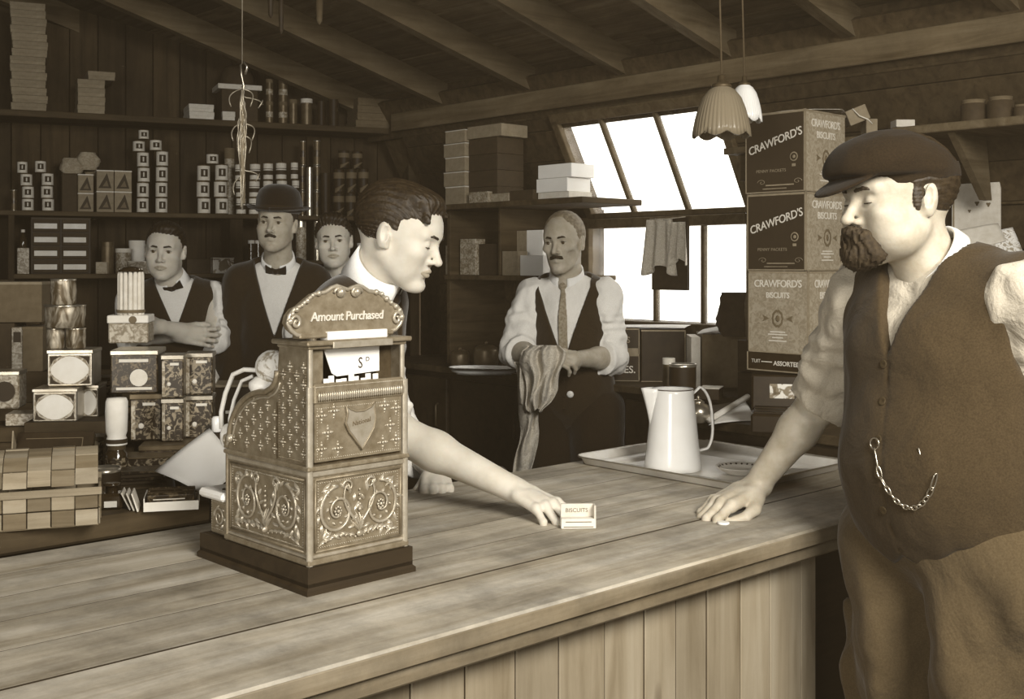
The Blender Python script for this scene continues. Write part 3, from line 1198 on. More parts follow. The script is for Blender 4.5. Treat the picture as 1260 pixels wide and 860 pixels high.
def hair_fn(h, style):
    def fn(P):
        Q = h.loc(P)
        out = np.linalg.norm(Q, axis=1) - .12
        m = np.linalg.norm(Q, axis=1) < .2
        if not m.any():
            return out * h.k
        Q = Q[m]
        S = Q / V3((1, h.w, 1))
        A = np.abs(S) * V3((0, 1, 0)) + S * V3((1, 0, 1))
        base = h._sdf(Q)
        x, y, z = S[:, 0], S[:, 1], S[:, 2]
        ay = np.abs(y)
        an = np.arctan2(y + .03, z + .01)
        ST = lambda k: k * (.0013 * np.sin(an * 46 + x * 22 + 1.5 * np.sin(x * 45 + y * 30)) + .0008 * np.sin(an * 105 - x * 50 + 2 * np.sin(x * 60)) + .0008 * np.sin(x * 60 + y * 40 + z * 50))
        if style == 'parted':          # full hair, side parting, forelock
            vol = ell(S, (-.016, 0, .043), (.106, .085, .090))
            vol = smin(vol, ell(S, (.030, -.006, .100), (.056, .062, .026)), .02)
            vol = smin(vol, cap(S, (.056, -.034, .096), (.080, -.058, .058), .016, .006), .010)
            vol = smin(vol, cap(S, (.060, .020, .096), (.080, .036, .078), .016, .008), .012)
            line = .066 - .55 * (ay - .035).clip(0) - .0
            front = np.maximum(x - (.062 + .0 * z), -(z - line))      # face region to remove
            cutz = np.where(x > .022, .072 - 1.0 * (ay - .048).clip(0) - .35 * (y < -.038) * (y > -.062) * .06, np.where(x > .0, .018, -.032 - .45 * (x + .03).clip(-.1, .0)))
            strands = ST(1.0)
        elif style == 'short':
            vol = ell(S, (-.014, 0, .040), (.1035, .0815, .090))
            vol = smin(vol, ell(S, (.040, .012, .098), (.044, .050, .022)), .02)
            cutz = np.where(x > .022, .068 - 1.1 * (ay - .040).clip(0), np.where(x > .0, .016, -.035))
            strands = ST(.8)
        elif style == 'wavy':
            vol = ell(S, (-.012, 0, .044), (.104, .084, .092))
            vol = smin(vol, ell(S, (.040, -.018, .108), (.044, .040, .022)), .02)
            vol = smin(vol, ell(S, (.046, .030, .100), (.040, .034, .022)), .02)
            cutz = np.where(x > .024, .070 - 1.0 * (ay - .042).clip(0), np.where(x > .0, .02, -.03))
            strands = ST(1.6)
        else:                           # 'receding'
            vol = ell(S, (-.016, 0, .038), (.1035, .0825, .092))
            top = (ay < .030)
            cutz = np.where(x > .012, .092 - 1.45 * (ay - .022).clip(0) + .35 * (x - .02).clip(0), np.where(x > -.002, .012, -.035))
            strands = ST(.6)
        d = vol + strands
        d = smax(d, (cutz - z) * .8, .006)
        # keep clear of the ears
        d = smax(d, -ell(A, (-.006, .086, -.002), (.023, .018, .036)), .006)
        # nape
        d = smax(d, -(z + .055), .004)
        out[m] = d
        return out * h.k
    return fn


# ---------------------------------------------------------------- hand
class Hand:
    """W wrist, F toward the fingers, D back of the hand; side=+1 when the thumb lies toward cross(D,F)"""

    def __init__(s, W, F, D, side=1, curls=None, spread=(.16, .04, -.06, -.18), thumb=None, size=1.0):
        F = unit(F)
        D = np.array(D, float)
        D = unit(D - F * (D @ F))
        T = np.cross(D, F) * side
        s.W = V3(W)
        s.M = np.stack([F, T, D], axis=1).astype(F4)
        s.k = size
        curls = curls or [(25, 30, 20)] * 4
        if not isinstance(curls[0], (tuple, list)):
            curls = [curls] * 4
        base = [(.092, .030, .000), (.096, .010, .003), (.092, -.010, .001), (.084, -.029, -.003)]
        seg = [(.044, .026, .021), (.048, .030, .022), (.045, .028, .022), (.035, .022, .019)]
        rad = [(.0102, .0088, .0080, .0068), (.0104, .0090, .0081, .0069), (.0100, .0086, .0078, .0066), (.0090, .0077, .0070, .0060)]
        s.f = []
        for b, sg, cu, sp, rr in zip(base, seg, curls, spread, rad):
            p = np.array(b)
            a = 0.0
            ch = [p.copy()]
            for L, c in zip(sg, cu):
                a += math.radians(c)
                d = np.array([math.cos(a) * math.cos(sp), math.sin(sp) * max(.15, math.cos(a)), -math.sin(a)])
                p = p + unit(d) * L
                ch.append(p.copy())
            s.f.append((ch, rr))
        s.t = [np.array(q) for q in (thumb or [(.022, .024, -.010), (.056, .046, -.020), (.084, .052, -.028), (.106, .050, -.034)])]

    def world(s, p):
        return s.W + s.M @ (V3(p) * s.k)

    def sdf(s, P):
        Q = ((P - s.W) @ s.M) / F4(s.k)
        c = np.linalg.norm(Q - V3((.08, 0, -.02)), axis=1)
        out = c - .115
        m = c < .17
        if m.any():
            Q = Q[m]
            d = cap(Q, (-.01, .010, 0), (.030, .018, 0), .020, .0165)
            d = smin(d, cap(Q, (-.01, -.010, 0), (.030, -.016, 0), .019, .0155), .012)
            for ch, rr in s.f:
                d = smin(d, cap(Q, (.025, ch[0][1] * .75, .001), ch[0] - np.array([0, 0, .002]), .0135, rr[0] * 1.18), .008)
            d = smin(d, cap(Q, (.045, 0, -.003), (.075, 0, -.002), .016, .014), .012)
            for ch, rr in s.f:
                d = smin(d, sph(Q, ch[0] + np.array([0, 0, .001]), rr[0] * 1.12), .004)
            fd = None
            for ch, rr in s.f:
                g = None
                for i in range(3):
                    c_ = cap(Q, ch[i], ch[i + 1], rr[i], rr[i + 1])
                    g = c_ if g is None else smin(g, c_, .0025)
                    if i:
                        g = smin(g, sph(Q, ch[i] + np.array([0, 0, .0006]), rr[i] * 1.07), .003)
                fd = g if fd is None else np.minimum(fd, g)
            d = smin(d, fd, .005)
            t = s.t
            th = smin(cap(Q, t[0], t[1], .0170, .0125), cap(Q, t[1], t[2], .0118, .0100), .004)
            th = smin(th, cap(Q, t[2], t[3], .0103, .0075), .003)
            d = smin(d, th, .009)
            # nails: shallow steps on the finger ends
            out[m] = d
        return out * s.k


# ---------------------------------------------------------------- body and clothes
class Person:
    """joints in world space: pelvis, neck (base), facing, shoulders, elbows, wrists, hips, knees, feet"""

    def __init__(s, name_label, cat, head, pelvis, neck, face, sh=.185, belly=0.0, build=1.0, arms=None, hands=(), legs=None, group=None):
        s.root = thing('person', name_label, 'person', (float(pelvis[0]), float(pelvis[1]), 0.0))
        s.h = head
        s.pel = V3(pelvis)
        s.nk = V3(neck)
        up = unit(s.nk - s.pel)
        s.T = frame(np.array(face, float) - up * (np.array(face, float) @ up), up)
        s.L = float(np.linalg.norm(s.nk - s.pel))
        s.shw = sh
        s.belly = belly
        s.b = build
        s.arms = arms
        s.hands = hands
        s.legs = legs

    def tl(s, P):
        return (P - s.pel) @ s.T

    def tw(s, p):
        return s.pel + s.T @ V3(p)

    def torso(s, P, g=0.0):
        Q = s.tl(P)
        z = s.L / .52
        b = s.b
        d = ell(Q, (0, 0, .03), ((.112 + g) * b, (.158 + g) * b, .14 + g))
        d = smin(d, ell(Q, (.012, 0, .17 * z), ((.106 + g) * b, (.138 + g) * b, .16 + g)), .07)
        d = smin(d, ell(Q, (.004, 0, .335 * z), ((.112 + g) * b, (.158 + g) * b, .165 + g)), .07)
        if s.belly:
            d = smin(d, ell(Q, (.035 * s.belly + .01, 0, .15 * z), ((.13 + g), (.165 + g), .17)), .06)
        w = s.shw - .035
        d = smin(d, cap(Q, (-.012, -w, .46 * z), (-.012, w, .46 * z), .050 * b + g), .05)
        d = smin(d, cap(Q, (-.012, -.05, .485 * z), (-.012, .05, .485 * z), .055 + g), .05)
        return d

    def neckpart(s, P, r=.056):
        a = s.nk + V3((0, 0, -.03))
        b = s.h.world((-.022, 0, -.045))
        return cap(P, a, b, r * 1.08, r)

    def arm(s, P, i, g=0.0, upto=1.0, fat=1.0):
        S, E, W = s.arms[i]
        S = V3(S)
        E = V3(E)
        W = V3(W)
        d = cap(P, S, E, .052 * s.b * fat + g, .043 * fat + g)
        fa = E + (W - E) * .35
        if upto >= 1:
            d = smin(d, cap(P, E, fa, .043 * fat + g, .041 * fat + g), .02)
            d = smin(d, cap(P, fa, W, .041 * fat + g, .0265 + g), .02)
        elif upto > 0:
            e = E + (W - E) * upto
            d = smin(d, cap(P, E, e, .043 * fat + g, .041 * fat + g), .02)
        return d

    def leg(s, P, g=0.0, end=1.0):
        d = None
        th = getattr(s, 'thigh', 0.0)
        for H, K, A in s.legs:
            H = V3(H)
            K = V3(K)
            A = V3(A)
            q = smin(cap(P, H, K, .085 * s.b + g + (th if g > 0 else 0), .062 + g + (th * .8 if g > 0 else 0)), cap(P, K, A, .062 + g + (th * .8 if g > 0 else 0), .042 + g * 1.3), .04)
            d = q if d is None else smin(d, q, .015)
        return d

    def bounds(s, pad=.12, hands=True, legs=False):
        pts = [s.pel, s.nk, s.h.C + V3((0, 0, .12)), s.h.C - V3((0, 0, .12))]
        for a in s.arms:
            pts += [V3(q) for q in a]
        if hands:
            for hd in s.hands:
                pts.append(hd.world((.15, 0, 0)))
                pts.append(hd.world((.1, .0, -.08)))
        if legs:
            for l in s.legs:
                pts += [V3(q) for q in l]
        P = np.stack(pts)
        return P.min(0) - pad, P.max(0) + pad

    def skin(s, h, mat='skin', bald_arms=True):
        def fn(P):
            d = smin(s.h.sdf(P), s.neckpart(P), .022)
            d = smin(d, s.torso(P, -.016), .03)
            for i in range(len(s.arms)):
                d = smin(d, s.arm(P, i), .03)
            for hd in s.hands:
                d = smin(d, hd.sdf(P), .012)
            d = smin(d, s.leg(P, -.012), .04)
            return d
        lo, hi = s.bounds(.16, legs=True)
        s.body = field_mesh('body', fn, lo, hi, h, mat, s.root)
        return s.body

    def shirt(s, h, mat='shirt_white', upto=(.3, .3), g=.006, collar=None, fold=.005, sleeve=.017, cuff=True, low=-.02):
        def fn(P):
            f = wob(P, 42, .7) * fold * .6 + wob(P, 95, 2.1) * fold * .3
            d = s.torso(P, g)
            Q = s.tl(P)
            d = smax(d, low - Q[:, 2], .01)
            d = smax(d, -(sph(P, s.nk + V3((0, 0, .045)), .066)), .008)
            for i, up in enumerate(upto):
                if up is None:
                    continue
                S, E, W = [V3(q) for q in s.arms[i]]
                ax = (E - S) / np.linalg.norm(E - S)
                t = (P - S) @ ax
                a = cap(P, S, E, .060 * s.b + sleeve * .7, .047 * s.b + sleeve)
                e = E + (W - E) * up
                if up > 0:
                    a = smin(a, cap(P, E, e, .047 * s.b + sleeve, .043 * s.b + sleeve * .8), .02)
                    n = (W - E) / np.linalg.norm(W - E)
                    a = smax(a, (P - e) @ n, .003)
                a = a + f * 1.3 + fold * .55 * np.sin(t * 120 + 4 * np.sin(P[:, 2] * 22 + i) + 5 * wob(P, 16, i)) * np.clip((t - .02) * 9, 0, 1)
                if cuff and up > 0:
                    c0 = E + (W - E) * (up - .13)
                    r0 = .044 * s.b + sleeve * .85
                    ring = np.maximum(cap(P, c0, e, r0 + .007, r0 + .006), np.maximum((P - e) @ n - .004, (c0 - P) @ n))
                    a = smin(a, ring + .0012 * wob(P, 120, 1), .004)
                d = smin(d, a, .022)
            return d + f
        lo, hi = s.bounds(.12)
        return field_mesh('shirt', fn, lo, hi, h, mat, s.root)

    def vest(s, h, mat='waistcoat_black', vz=.27, hem=-.05, g=.020, vw=.42, arm_r=.098, point=.05, vmax=.10, sleeves=False, neck_r=.078, fold=.003, arm_out=.035, lap=False):
        z = s.L / .52

        def fn(P):
            Q = s.tl(P)
            x, y, zz = Q[:, 0], Q[:, 1], Q[:, 2]
            d = s.torso(P, g) + wob(P, 30, 1.9) * fold + wob(P, 70, .4) * fold * .4
            hz = hem - point * np.clip(1 - np.abs(np.abs(y) - .035) / .07, 0, 1) * (x > 0)
            d = smax(d, hz - zz, .006)
            # neck opening and V
            wv = (zz - vz * z) * vw
            d = smax(d, -np.maximum(np.abs(y) - wv.clip(0, vmax), np.maximum(-x + .0, -(zz - vz * z))) * .8, .004)
            d = smax(d, -sph(P, s.nk + s.T[:, 2] * .035 + s.T[:, 0] * .01, neck_r), .006)
            if sleeves:
                for i in range(len(s.arms)):
                    a = s.arm(P, i, .020, .92) + fold * 1.5 * wob(P, 60, i + .3)
                    d = smin(d, a, .03)
            else:
                for sy in (1, -1):
                    c = V3((-.012, sy * (s.shw + arm_out), .405 * z))
                    q = (Q - c) / V3((1.15, .60, 1.25))
                    d = smax(d, -(np.linalg.norm(q, axis=1) - arm_r) * .62, .005)
            # front opening: a shallow step
            d = d + .003 * ((y > 0) & (y < .004) & (x > 0) & (zz < vz * z))
            return d
        lo, hi = s.bounds(.14)
        s.vest_fn = fn
        return field_mesh('jacket' if sleeves else 'waistcoat', fn, lo, hi, h, mat, s.root)

    def trousers(s, h, mat='trousers_dark', g=.02, fold=.006, top=.06):
        def fn(P):
            Q = s.tl(P)
            d = smin(s.leg(P, g), np.maximum(s.torso(P, min(g * .5, .012)), Q[:, 2] - top), .03)
            d = smax(d, Q[:, 2] - top, .01)
            x, y, zz = Q[:, 0], Q[:, 1], Q[:, 2]
            f = fold * (np.sin(y * 38 + 3.0 * wob(P, 7, .4) + zz * 5) * 1.1 + wob(P, 24, 1.1) * 1.1 + wob(P, 60, .2) * .35) * np.clip((.06 - zz) * 6, 0, 1)
            return d - f
        lo, hi = s.bounds(.2, False, True)
        lo[2] = .03
        o = field_mesh('trousers', fn, lo, hi, h, mat, s.root)
        return o

    def boots(s, mat='waistcoat_black'):
        for H, K, A in s.legs:
            A = V3(A)
            f = s.T[:, 0].copy()
            f[2] = 0
            f = f / np.linalg.norm(f)

            def fn(P):
                d = cap(P, A + V3((0, 0, -.02)), A + V3((0, 0, .05)), .045, .048)
                d = smin(d, cap(P, A + V3((0, 0, -.05)) - f * .03, A + f * .17 - V3((0, 0, .058)), .042, .032), .03)
                return smax(d, .002 - P[:, 2], .004)
            field_mesh('boot', fn, A - V3((.26, .26, .11)), A + V3((.26, .26, .12)), .009, mat, s.root)

    def collar(s, mat='linen_white', r=.060, hgt=.045, wings=True, open_=.35, tilt=.0, lift=0.0):
        """a standing collar with folded wings, wrapped round the neck"""
        a = s.nk + s.T[:, 2] * (.005 + lift)
        b = s.h.world((-.020, 0, -.075))
        ax = unit(b - a)
        fw = s.T[:, 0] * .6 + s.h.M[:, 0] * .4
        fw = unit(fw - ax * (fw @ ax))
        lf = np.cross(ax, fw)
        rows = []
        mb = MB()
        n = 40
        for j, (dr, zz) in enumerate(((.004, -.012), (.002, hgt * .6), (.0025, hgt), (.0065, hgt + .001), (.010, hgt * .4), (.014, -.016))):
            row = []
            for i in range(n + 1):
                t = open_ + (2 * math.pi - 2 * open_) * i / n
                # lower in front
                z2 = zz - .016 * (math.cos(t) * .5 + .5) + (.0 if j < 4 else -.030 * max(0, math.cos(t)) ** 3)
                rr = r + dr
                p = a + fw * (rr * math.cos(t) * 1.02) + lf * (rr * math.sin(t)) + ax * (z2 + .02)
                row.append([float(q) for q in p])
            rows.append(row)
        mb.grid(rows, thick=.0016)
        o = mb.build('collar', mat, s.root)
        o.data.transform(parent_matrix(s.root).inverted())
        s.cfw, s.cax, s.clf, s.ca = fw, ax, lf, a
        return o

    def front(s, z, y=0.0, fn=None, out=.30):
        """walk in from the front until the garment surface is met; returns point and outward normal"""
        fn = fn or s.vest_fn
        o = s.tw((out, y, z))
        d = -s.T[:, 0]
        t = 0.0
        for _ in range(90):
            P = (o + d * t)[None].astype(F4)
            q = float(fn(P)[0])
            if q < .0004:
                break
            t += max(q * .6, .0006)
            if t > .6:
                break
        p = o + d * t
        e = .004
        g = np.array([float(fn((p + v)[None].astype(F4))[0] - fn((p - v)[None].astype(F4))[0]) for v in (V3((e, 0, 0)), V3((0, e, 0)), V3((0, 0, e)))])
        return p, unit(g + 1e-9)

    def buttons(s, zs, mat='black_tin', r=.0065, y=-.006):
        for z in zs:
            p, n = s.front(z, y)
            mb = MB()
            mb.lathe([(r * .4, 0), (r, .0005), (r, .0005), (r, .0022), (r, .0022), (r * .8, .0030), (r * .5, .0022), (.0001, .0022)], 14, cap1=False)
            o = mb.build('button', mat, s.root)
            M = Matrix.Translation([float(q) for q in p]) @ Vector([float(q) for q in n]).to_track_quat('Z', 'Y').to_matrix().to_4x4()
            o.matrix_local = parent_matrix(s.root).inverted() @ M

    def bowtie(s, mat='tie_dark', z=.0, out=.070, size=1.0):
        c = s.ca + s.cax * (.022 + z) + s.cfw * out
        f, l, u = s.cfw, s.clf, s.cax

        def fn(P):
            Q = (P - c) @ np.stack([f, l, u], 1).astype(F4)
            Q = Q / size
            A = np.abs(Q) * V3((0, 1, 0)) + Q * V3((1, 0, 1))
            wd = .006 + .30 * A[:, 1]
            d = np.maximum(np.maximum(np.abs(A[:, 2]) - wd, A[:, 1] - .036), np.abs(A[:, 0] + A[:, 1] * .25) - .0045)
            d = smin(d, sph(Q, (.003, 0, 0), .0085), .003)
            return (d * .8 - .001) * size
        return field_mesh('bow_tie', fn, c - .06, c + .06, .0022, mat, s.root)

    def necktie(s, mat, zend, wide=.022, top=.05, fn=None):
        """knot and hanging blade following the shirt front"""
        c = s.ca + s.cax * .012 + s.cfw * (.066)
        pts = [c]
        ztop = float(s.tl(c[None])[0][2])
        zz = ztop - .03
        while zz > zend:
            p, n = s.front(zz, 0, fn or (lambda P: s.torso(P, .009)))
            pts.append(V3(p) + V3(n) * .004)
            zz -= .02

        def f(P):
            d = ell(P, c, (.014, .014, .016))
            for i in range(len(pts) - 1):
                r = .007 + (wide - .007) * min(1, i / 5)
                a, b = pts[i], pts[i + 1]
                ab = b - a
                t = np.clip(((P - a) @ ab) / (ab @ ab), 0, 1)
                q = P - a - t[:, None] * ab
                lf = s.T[:, 1]
                ql = q @ lf
                rest = np.linalg.norm(q - ql[:, None] * lf, axis=1)
                seg = np.maximum(np.abs(ql) - r, rest - .0035)
                d = np.minimum(d, seg)
            return d - .001
        A = np.stack(pts)
        return field_mesh('necktie', f, A.min(0) - .05, A.max(0) + .05, .0026, mat, s.root)

    def part(s, name, fn, lo, hi, h, mat):
        return field_mesh(name, fn, lo, hi, h, mat, s.root)

    def headpart(s, name, fn, h, mat, pad=.19):
        return field_mesh(name, fn, s.h.C - pad, s.h.C + pad, h, mat, s.root)


def legs_for(pel, face, step=.0, width=.09, z_knee=.50):
    f = np.array([face[0], face[1], 0.0])
    f /= np.linalg.norm(f)
    l = np.array([-f[1], f[0], 0])
    p = np.array([pel[0], pel[1], 0.0])
    out = []
    for sy, st in ((1, step), (-1, -step)):
        b = p + l * sy * width
        out.append((b + [0, 0, pel[2] - .02], b + l * sy * .01 + f * (st * .5 + .012) + [0, 0, z_knee], b + l * sy * .02 + f * st + [0, 0, .09]))
    return out
# ================================================================ goods
G = random.Random(11)


def m_box(name, w_, d, h, mat, parent=None, b=.0015):
    return MB().box(-w_ / 2, w_ / 2, 0, d, 0, h, b=b).build(name, mat, parent)


def small_can(r, h, mat='tin_small_label', rim='bright_tin', bands=None, parent=None):
    """body is a label-wrapped can; two bright rims. centre at (0, r, 0)"""
    M = Matrix.Translation((0, r, 0))
    MB().lathe([(r * .985, h * .05), (r * .985, h * .95)], 20, M).build('can_body', mat, parent)
    MB().lathe([(r * .9, 0), (r * 1.01, 0), (r * 1.01, h * .05), (r * .985, h * .06)], 20, M, cap1=False).build('bottom_rim', rim, parent)
    MB().lathe([(r * .985, h * .94), (r * 1.01, h * .95), (r * 1.01, h), (r * .93, h), (r * .92, h - .002), (.0001, h - .002)], 20, M, cap0=False, cap1=False).build('top_rim', rim, parent)
    for z0, z1, bm in bands or ():
        MB().lathe([(r * .995, h * z0), (r * .995, h * z1)], 20, M, cap0=False, cap1=False).build('band', bm, parent)


def patch(r, a0, a1, z0, z1, wavy=0.0, n=8):
    """curved label patch on a can (front is -y), thin shell"""
    rows = []
    for j in range(5):
        t = j / 4
        row = []
        for i in range(n + 1):
            q = i / n
            a = a0 + (a1 - a0) * q
            sh = 1 - wavy * (1 - 2 * abs(t - .5)) * 0
            row.append((r * math.sin(a), r - r * math.cos(a), z0 + (z1 - z0) * t))
        rows.append(row)
    return rows


def on_w1(x0, x1, inset=.02):
    t0, t1 = w1t(x0, inset), w1t(x1, inset)
    p = F0 + W1D * ((t0 + t1) / 2) - W1N * inset
    return p, t1 - t0


def put(o, p, z, rz):
    o.location = (p[0], p[1], z)
    o.rotation_euler = (0, 0, rz)
    return o


def w1z(py, Y):
    return EYE - (py - HZN) * Y / FOC


# ---- top shelf: stacks of thin boxes
def flat_box(w_, d, h, mat, label, group, cat='box', lidm=None):
    t = thing('cardboard_box', label, cat, (0, 0, 0), 0, group)
    m_box('box_base', w_, d, h * .55, mat, t, .001)
    MB().box(-w_ / 2 - .0015, w_ / 2 + .0015, -.0015, d + .0015, h * .42, h - .0008, b=.001).build('lid', lidm or mat, t)
    return t


def box_stack(x0, x1, Z, ytop, n, mat, where, group, depth=.2, jit=2.0, inset=.02, top=None):
    p, w_ = on_w1(x0, x1, inset)
    ybot = HZN - (Z - EYE) * FOC / p.y
    h = (ybot - ytop) * p.y / FOC / n
    for i in range(n):
        lb = '%s %s of the stack %s' % (rank(i, n), 'box', where) if n > 1 else 'box ' + where
        if n > 1:
            lb = 'pale shallow box, %s of the stack %s' % (rank(i, n), where)
        b = flat_box(w_, depth, h, mat, lb, group)
        j = G.uniform(-1, 1) * jit * .001
        q = p + W1D * (j + (top or 0) * (i == n - 1))
        put(b, q, Z + i * h, W1A + G.uniform(-.02, .02) * (jit > 0))


box_stack(14, 57, Z1, 3, 14, 'card_mid', 'rising to the roof', 'shallow boxes in the tall stack on the top shelf', jit=6)
box_stack(96, 129, Z1, 87, 5, 'card_mid', 'leaning beside the tall one', 'shallow boxes in the leaning stack on the top shelf', jit=10, top=.035)
box_stack(233, 263, Z1, 128, 2, 'card_light', 'of two, low on the top shelf', 'two low pale boxes on the top shelf', jit=2)
box_stack(439, 484, Z1, 121, 4, 'card_dull', 'by the corner on the top shelf', 'boxes stacked at the corner end of the top shelf', jit=8)
box_stack(274, 289, Z1, 137, 1, 'card_light', 'behind the hanging wires', None, depth=.027, jit=0)
p, w_ = on_w1(268, 322, .05)
t = thing('carton', 'dark rounded carton with a pale lid strip behind the hanging wire bundle', 'box')
m_box('body', w_ * .82, .16, .16, 'card_dark', t)
MB().box(-w_ / 2, w_ / 2, -.01, .17, .16, .185, b=.002).build('lid', 'card_light', t)
MB().lathe([(.085, 0), (.08, .05), (.06, .09), (.03, .11), (.001, .112)], 24, Matrix.Translation((0, .08, .185)), cap1=False).build('dome', 'card_dark', t)
put(t, p, Z1, W1A)


def bottle_can(r, h, lidm, bodym, label, group=None, bandm=None):
    t = thing('canister', label, 'canister', (0, 0, 0), 0, group)
    M = Matrix.Translation((0, r, 0))
    MB().lathe([(r, 0), (r, h * .84)], 20, M).build('body', bodym, t)
    MB().lathe([(r * 1.03, h * .84), (r * 1.03, h), (r * 1.03, h), (.0001, h)], 20, M, cap0=True, cap1=False).build('lid', lidm, t)
    if bandm:
        MB().lathe([(r * 1.006, h * .3), (r * 1.006, h * .55)], 20, M, cap0=False, cap1=False).build('band', bandm, t)
    return t


for (a, b, yt, nn, nm) in ((328, 337, 97, 2, 'narrow'), (344, 355, 97, 2, 'wide')):
    p, w_ = on_w1(a, b, .06)
    ybot = HZN - (Z1 - EYE) * FOC / p.y
    h = (ybot - yt) * p.y / FOC / nn
    for i in range(nn):
        put(bottle_can(w_ / 2, h, 'card_dull', 'dull_tin', '%s one of two %s dark canisters stacked on the top shelf' % (('lower', 'upper')[i], nm), 'stacked dark canisters on the top shelf', 'bottle_label'), p, Z1 + i * h, W1A)
for a, b, yt, lid, lb in ((357, 367, 122, 'card_dull', 'short dark canister with dull lid between the stacked ones and the pale-lidded one'),
                          (372, 386, 121, 'card_light', 'dark canister with a pale lid on the top shelf'),
                          (392, 401, 124, 'black_tin', 'black canister just past the pale-lidded one on the top shelf'),
                          (406, 418, 122, 'black_tin', 'wider black canister near the corner boxes on the top shelf')):
    p, w_ = on_w1(a, b, .05)
    ybot = HZN - (Z1 - EYE) * FOC / p.y
    put(bottle_can(w_ / 2, (ybot - yt) * p.y / FOC, lid, 'dull_tin' if lid != 'black_tin' else 'black_tin', lb), p, Z1, W1A)

# ---- middle shelf: columns of small cans
def can_proto(w_, h, style, label, group):
    t = thing('food_can', label, 'can', (0, 0, 0), 0, group)
    r = w_ / 2
    if style == 'milk':            # pale label with a dark panel
        small_can(r, h, 'ink_light', 'dull_tin', None, t)
        MB().grid(patch(r * 1.004, -.55, .55, h * .28, h * .74), thick=.0006).build('label_panel', 'ink', t)
        MB().grid(patch(r * 1.012, -.12, .10, h * .36, h * .66), thick=.0006).build('label_motif', 'ink_light', t)
    elif style == 'banded':
        small_can(r, h, 'ink_light', 'dull_tin', [(.30, .55, 'ink'), (.62, .66, 'ink')], t)
    elif style == 'dark':
        small_can(r, h, 'black_tin', 'black_tin', [(.60, .86, 'ink_mid')], t)
        rows = []
        for j in range(3):
            row = []
            for i in range(9):
                a = -1.0 + 2.0 * i / 8
                zc = .22 + .16 * math.sin(1.2 * a)
                row.append((r * 1.006 * math.sin(a), r - r * 1.006 * math.cos(a), h * (zc + .05 * (j - 1) * (1.4 - a))))
            rows.append(row)
        MB().grid(rows, thick=.0006).build('swoosh', 'ink_mid', t)
    elif style == 'plain_dark':
        small_can(r, h, 'dull_tin', 'bright_tin', [(.35, .6, 'tin_dark_litho')], t)
    return t


def can_column(x0, x1, Z, ys, style, where, group, inset=.02, adj='small patterned can'):
    """ys: pixel tops from the bottom can upwards"""
    p, w_ = on_w1(x0, x1, inset)
    n = len(ys)
    z = Z
    ybot = HZN - (Z - EYE) * FOC / p.y
    first = None
    for i, yt in enumerate(ys):
        h = (ybot - yt) * p.y / FOC
        ybot = yt
        lb = '%s, %s of the column %s' % (adj, rank(i, n), where) if n > 1 else '%s %s' % (adj, where)
        if first is None:
            t = can_proto(w_, h, style, lb, group)
            first = t
            h0 = h
        else:
            t = copy_tree(first)
            t['label'] = lb
        put(t, p + W1D * G.uniform(-.003, .003), z, W1A + G.uniform(-.12, .12))
        z += h0
    return z


gA = 'small patterned cans on the middle shelf'
za = can_column(26, 41, Z2, (244, 230, 215), 'milk', 'nearest the tall box stack', gA)
zb = can_column(51, 66, Z2, (244, 230, 215), 'milk', 'second from the shelf end', gA)
for a, b, z, lb in ((18, 31, za, 'small patterned can perched over the first column'), (40, 54, zb, 'small patterned can bridging toward the second column')):
    p, w_ = on_w1(a + 3, b + 3)
    put(can_proto(w_, .056, 'milk', lb, gA), p, z, W1A)
p, w_ = on_w1(13, 21, .08)
put(can_proto(w_, .1, 'plain_dark', 'slim dark can at the shelf end beside the first column', None), p, Z2, W1A)
zc = can_column(169, 184, Z2, (243, 230, 217, 204), 'milk', 'next to the triangle tins', gA)
zd = can_column(193, 208, Z2, (243, 230, 217, 204), 'milk', 'with clear wall beyond it', gA)
p, w_ = on_w1(164, 179)
put(can_proto(w_, .052, 'milk', 'small patterned can offset on top of the column by the triangle tins', gA), p, zc, W1A)
p, w_ = on_w1(185, 200)
put(can_proto(w_, .052, 'milk', 'small patterned can bridging the two tallest can columns', gA), p, max(zc, zd), W1A)
p, w_ = on_w1(171, 184)
put(can_proto(w_, .045, 'milk', 'small patterned can at the very peak of the can pyramid', gA), p, max(zc, zd) + .052, W1A)
ze = can_column(244, 260, Z2, (243, 230, 217), 'milk', 'by the dark gap', gA)
zf = can_column(266, 282, Z2, (243, 230, 217), 'milk', 'just before the hanging wires', gA)
p, w_ = on_w1(255, 270)
put(can_proto(w_, .05, 'milk', 'small patterned can on top between the pair of columns before the wires', gA), p, max(ze, zf), W1A)
gB = 'pale banded cans in columns above the bowler hat'
names = ['behind the wires', 'just past the wires', 'above the hat brim', 'above the hat crown', 'before the tall dark tins']
for (a, b), nm in zip(((291, 303), (308, 321), (325, 337), (342, 355), (360, 369)), names):
    can_column(a, b, Z2, (243, 226, 208), 'banded', nm, gB, adj='pale banded can')
for a, b, ys, nm in ((370, 377, (235, 212, 188), 'just behind the tall bright-edged tin'), (387, 396, (235, 212, 188), 'past the tall bright-edged tin')):
    can_column(a, b, Z2, ys, 'plain_dark', nm, 'slim dark cans on the middle shelf', inset=.10, adj='slim dark can')
p, w_ = on_w1(378, 386)
put(bottle_can(w_ / 2, .245, 'bright_tin', 'bright_tin', 'tall slim bright-edged tin on the middle shelf'), p, Z2, W1A)
p, w_ = on_w1(396, 408, .03)
put(bottle_can(w_ / 2, .22, 'black_tin', 'black_tin', 'tall black tin beside the swirl-patterned dark cans'), p, Z2, W1A)
p, w_ = on_w1(277, 290, .15)
put(bottle_can(w_ / 2, .34, 'card_dull', 'bottle_label', 'tall pale-labelled tin standing behind the small cans at the wires'), p, Z2, W1A)
gC = 'dark cans with a pale swirl on the middle shelf'
